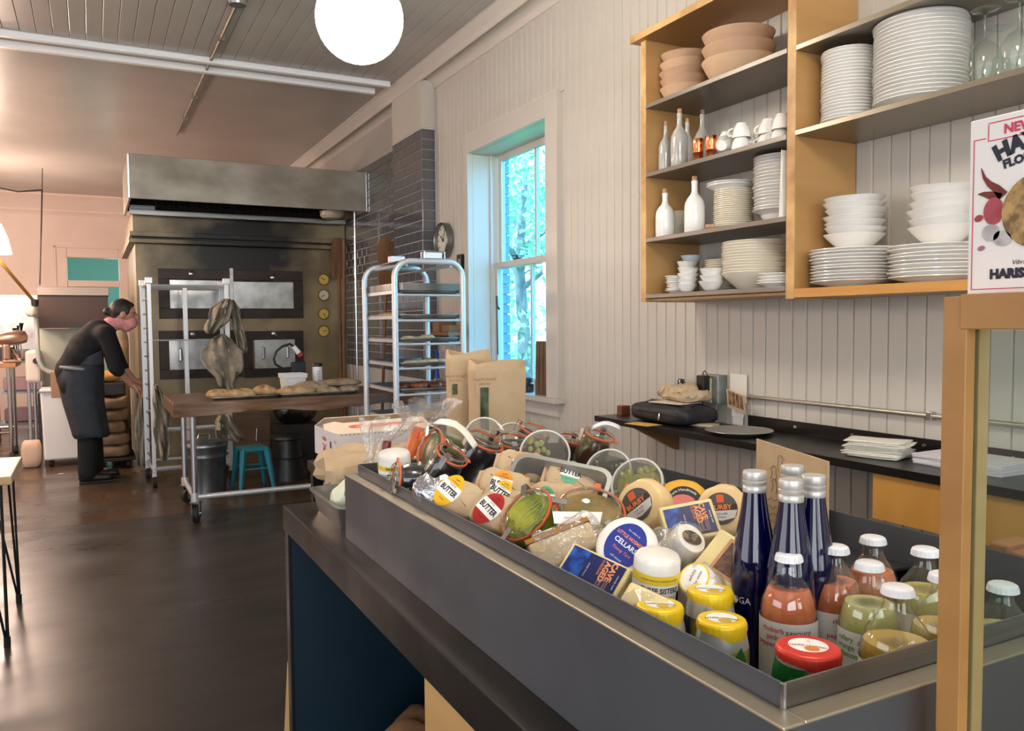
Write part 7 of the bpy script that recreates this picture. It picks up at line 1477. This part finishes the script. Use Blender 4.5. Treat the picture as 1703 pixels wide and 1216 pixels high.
o = MB().box(-.17, .17, -.2, .2, 0, .13).build('dark_tub', mat('dark_grey_tub', (56, 54, 54), .5), None, 0, bev=.02); o.location = (sc_, 9.1, .1105+5*.119+.014); tag(o, 'dark grey tub standing on the flour sack stack', 'tub')
o = MB().grid(pillow(1, 1, .18, .14, .10, 41, .015, 2.4), 30, 11, cu=True).build('paper_wrap', mat('yellow_kraft', (214, 168, 96), .8), None, 60); o.location = (sc_-.02, 9.08, .1105+5*.119+.147); tag(o, 'crumpled yellowish paper on the dark tub', 'paper')
ca = at(201, 600, y=9.6); cy = thing('gas_cylinder', 'pale gas cylinder standing behind the person by the oven', 'cylinder', (ca.x-.02, 9.6, 0)); rings([(0, 0), (.09, 0), (.10, .02), (.10, 1.28), (.08, 1.36), (.04, 1.40), (0, 1.41)]).build('tank', mat('pale_olive_tank', (170, 164, 134), .4), cy, 40); rings([(.102, 1.18), (.102, 1.26)]).build('warning_label', mat('red_white_label', (206, 176, 168), .5), cy, 40); MB().cyl((0, 0, 1.41), (0, 0, 1.50), .03, .02, 12).build('valve', BRS, cy)
# prep table with stand mixer
tX, tZ = at(26, 604, y=9.9), at(26, 604, y=9.9).z
pt = thing('prep_table', 'wooden prep table on steel legs at the far left', 'table', (tX.x-.6, 10.2, 0)); MB().box(-.6, .6, -.3, .35, tZ-.045, tZ).build('top', wood('prep_top', (178, 130, 84), (156, 110, 68), .5, 3, (8, 1, 1)), pt, 0, bev=.003)
for a, b in ((.53, -.25), (-.53, -.25), (.53, .30), (-.53, .30)): MB().cyl((a, b, .09), (a, b, tZ-.045), .02, n=10).build('leg', CHROME, pt); MB().cyl((a-.02, b, .045), (a+.02, b, .045), .045, n=16).build('caster', RUBBER, pt)
for b in (-.25, .30): MB().cyl((-.53, b, .30), (.53, b, .30), .014, n=8).build('rail', CHROME, pt)
mx = at(17, 604, y=10.0); sm_ = thing('stand_mixer', 'copper coloured stand mixer on the prep table', 'mixer', (mx.x, 10.05, tZ), .2); CUP = mat('champagne_metal', (170, 140, 120), .3, .8)
MB().box(-.07, .10, -.08, .08, 0, .03).build('base', CUP, sm_, 0, bev=.012); MB().box(-.07, -.0, -.045, .045, .03, .20).build('column', CUP, sm_, 0, bev=.02); MB().lathe([(0, -.16), (.05, -.15), (.075, -.05), (.078, .05), (.06, .13), (0, .15)], 20, T(.02, 0, .26) @ RY(PI/2-.1)).build('head', CUP, sm_, 60); MB().cyl((.09, 0, .20), (.09, 0, .12), .016, n=10).build('hub', CHROME, sm_); rings([(0, .03), (.05, .03), (.085, .10), (.09, .14), (.085, .14), (.04, .04), (0, .04)], T(.09, 0, 0)).build('bowl', CHROME, sm_, 50)
# shelf with stacked pans behind, bucket
sh_ = thing('utility_stand', 'steel utility stand with dark tools and pans at the far left wall', 'stand', (at(38, 690, y=11.4).x, 11.4, 0)); 
for z in (.25, .62, .98): MB().box(-.28, .28, -.2, .2, z, z+.025).build('shelf', STEEL, sh_, 0)
for a, b in ((-.26, -.18), (.26, -.18), (.26, .18), (-.26, .18)): MB().cyl((a, b, 0), (a, b, 1.0), .014, n=8).build('post', CHROME, sh_)
for i, (x, h, r_, lb) in enumerate(((-.15, .16, .09, 'left dark pot on the steel utility stand'), (.08, .12, .10, 'right dark pot on the steel utility stand'))):
    o = rings([(0, 0), (r_, 0), (r_, h), (r_*.94, h), (r_*.94, .01), (0, .01)]).build('cooking_pot', STEELD, None, 40); o.location = (sh_.location.x+x, 11.4, 1.006); tag(o, lb, 'pot', 'pots on the utility stand')
kn = thing('tool_crock', 'crock of dark spatulas and tools standing on the utility stand', 'crock', (sh_.location.x-.02, 11.32, 1.006)); rings([(0, 0), (.045, 0), (.05, .1), (.045, .1), (.04, .01), (0, .01)]).build('crock', BLACKPL, kn, 40)
for k in range(4): MB().tube([(.01*k-.015, 0, .02), (.03*k-.05, .01*k, .25+.03*k), (.035*k-.06, .01*k, .36+.03*k)], [.008, .008, .028 if k % 2 else .016], 6).build('tool', BLACKPL, kn)
for i, z in enumerate((.276, .646)):
    o = MB().box(-.2, .2, -.14, .14, 0, .16).build('pink_tub', mat('pinkish_tub', (186, 150, 156), .5), None, 0, bev=.02); o.location = (sh_.location.x+.02, 11.4, z); tag(o, 'pinkish plastic tub on the %s shelf of the utility stand' % ('lower', 'middle')[i], 'tub', 'pinkish tubs')
bk = at(38, 688, y=10.9); bu = thing('plastic_bucket', 'whitish plastic bucket on the floor under the far machines', 'bucket', (bk.x, 10.9, 0)); rings([(0, 0), (.13, 0), (.15, .24), (.155, .25), (.14, .25), (.12, .01), (0, .01)]).build('pail', mat('bucket_white', (206, 196, 190), .5), bu, 40); MB().tube([(-.15*math.cos(k*PI/8), -.12*math.sin(k*PI/8), .24-.05*math.sin(k*PI/8)) for k in range(9)], .004, 6).build('bail', CHROME, bu)
b0, b1 = at(-120, 580, y=YB-.02), at(64, 491, y=YB-.02)
o = MB().box(b0.x, b1.x, YB-.03, YB-.002, 1.05, b1.z).build('steel_splashback', mat('mottled_steel_sheet', (190, 186, 184), .35, .7, c2=(150, 146, 146), scale=5, detail=7), None, 0); tag(o, 'mottled steel splashback sheet on the far wall', 'panel')
wbz = at(62, 735, y=10.0); o = MB().grid(pillow(1, 1, .09, .09, .27, 51, .006, 4, .35), 24, 13, cu=True).build('cream_sack', mat('cream_sack', (216, 186, 160), .7), None, 60); o.location = (wbz.x-.02, 9.40, 0.0); tag(o, 'cream coloured sack standing left of the flour bin', 'sack')
# ================================================================== FOREGROUND TABLES AT THE LEFT
LW = wood('pale_ash_top', (206, 172, 128), (190, 152, 108), .4, 2.5, (10, 1, 1))
def ltable(cx, cy, hx, hy, label, foot):
    t = thing('dining_table', label, 'table', (cx, cy, 0), group='pale wooden tables'); MB().box(-hx, hx, -hy, hy, .712, .75).build('top', LW, t, 0, bev=.004)
    for a in (-1, 1):
        for b in (-1, 1):
            x, y = a*(hx-.055), b*(hy-.02)
            M_ = MB(); fx, fy = x+a*.015, y+b*.03; M_.tube([(x-a*.10, y, .712), (fx-a*.008, fy, .05), (fx, fy, .02), (fx+a*.004, fy, .05), (x+a*.012, y-b*.0, .712)], .006, 6)
            M_.tube([(x, y-b*.12, .712), (fx, fy, .03)], .006, 6); M_.build('hairpin_leg', BLACKST, t, 60); MB().cyl((fx, fy, 0), (fx, fy, .045), .014, n=10).build('foot', BLACKPL, t)
cA = at(37, 759, z=.75); ltable(cA.x-.45, cA.y-.31, .45, .31, 'pale wooden table with hairpin legs at the left edge, the farther one', 0)
cB = at(14, 796, z=.75); ltable(cB.x-.49, cB.y-.36, .45, .31, 'pale wooden table at the left edge, the nearer one', 0)
o = MB().prism([(0, 0), (.05, .01), (.06, .03), (.02, .035)], 0, .002, 'z').build('paper_scrap', PAPER); p = at(95, 789, z=0); o.location = (p.x, p.y, .0005); tag(o, 'scrap of white paper lying on the floor near the person', 'paper')
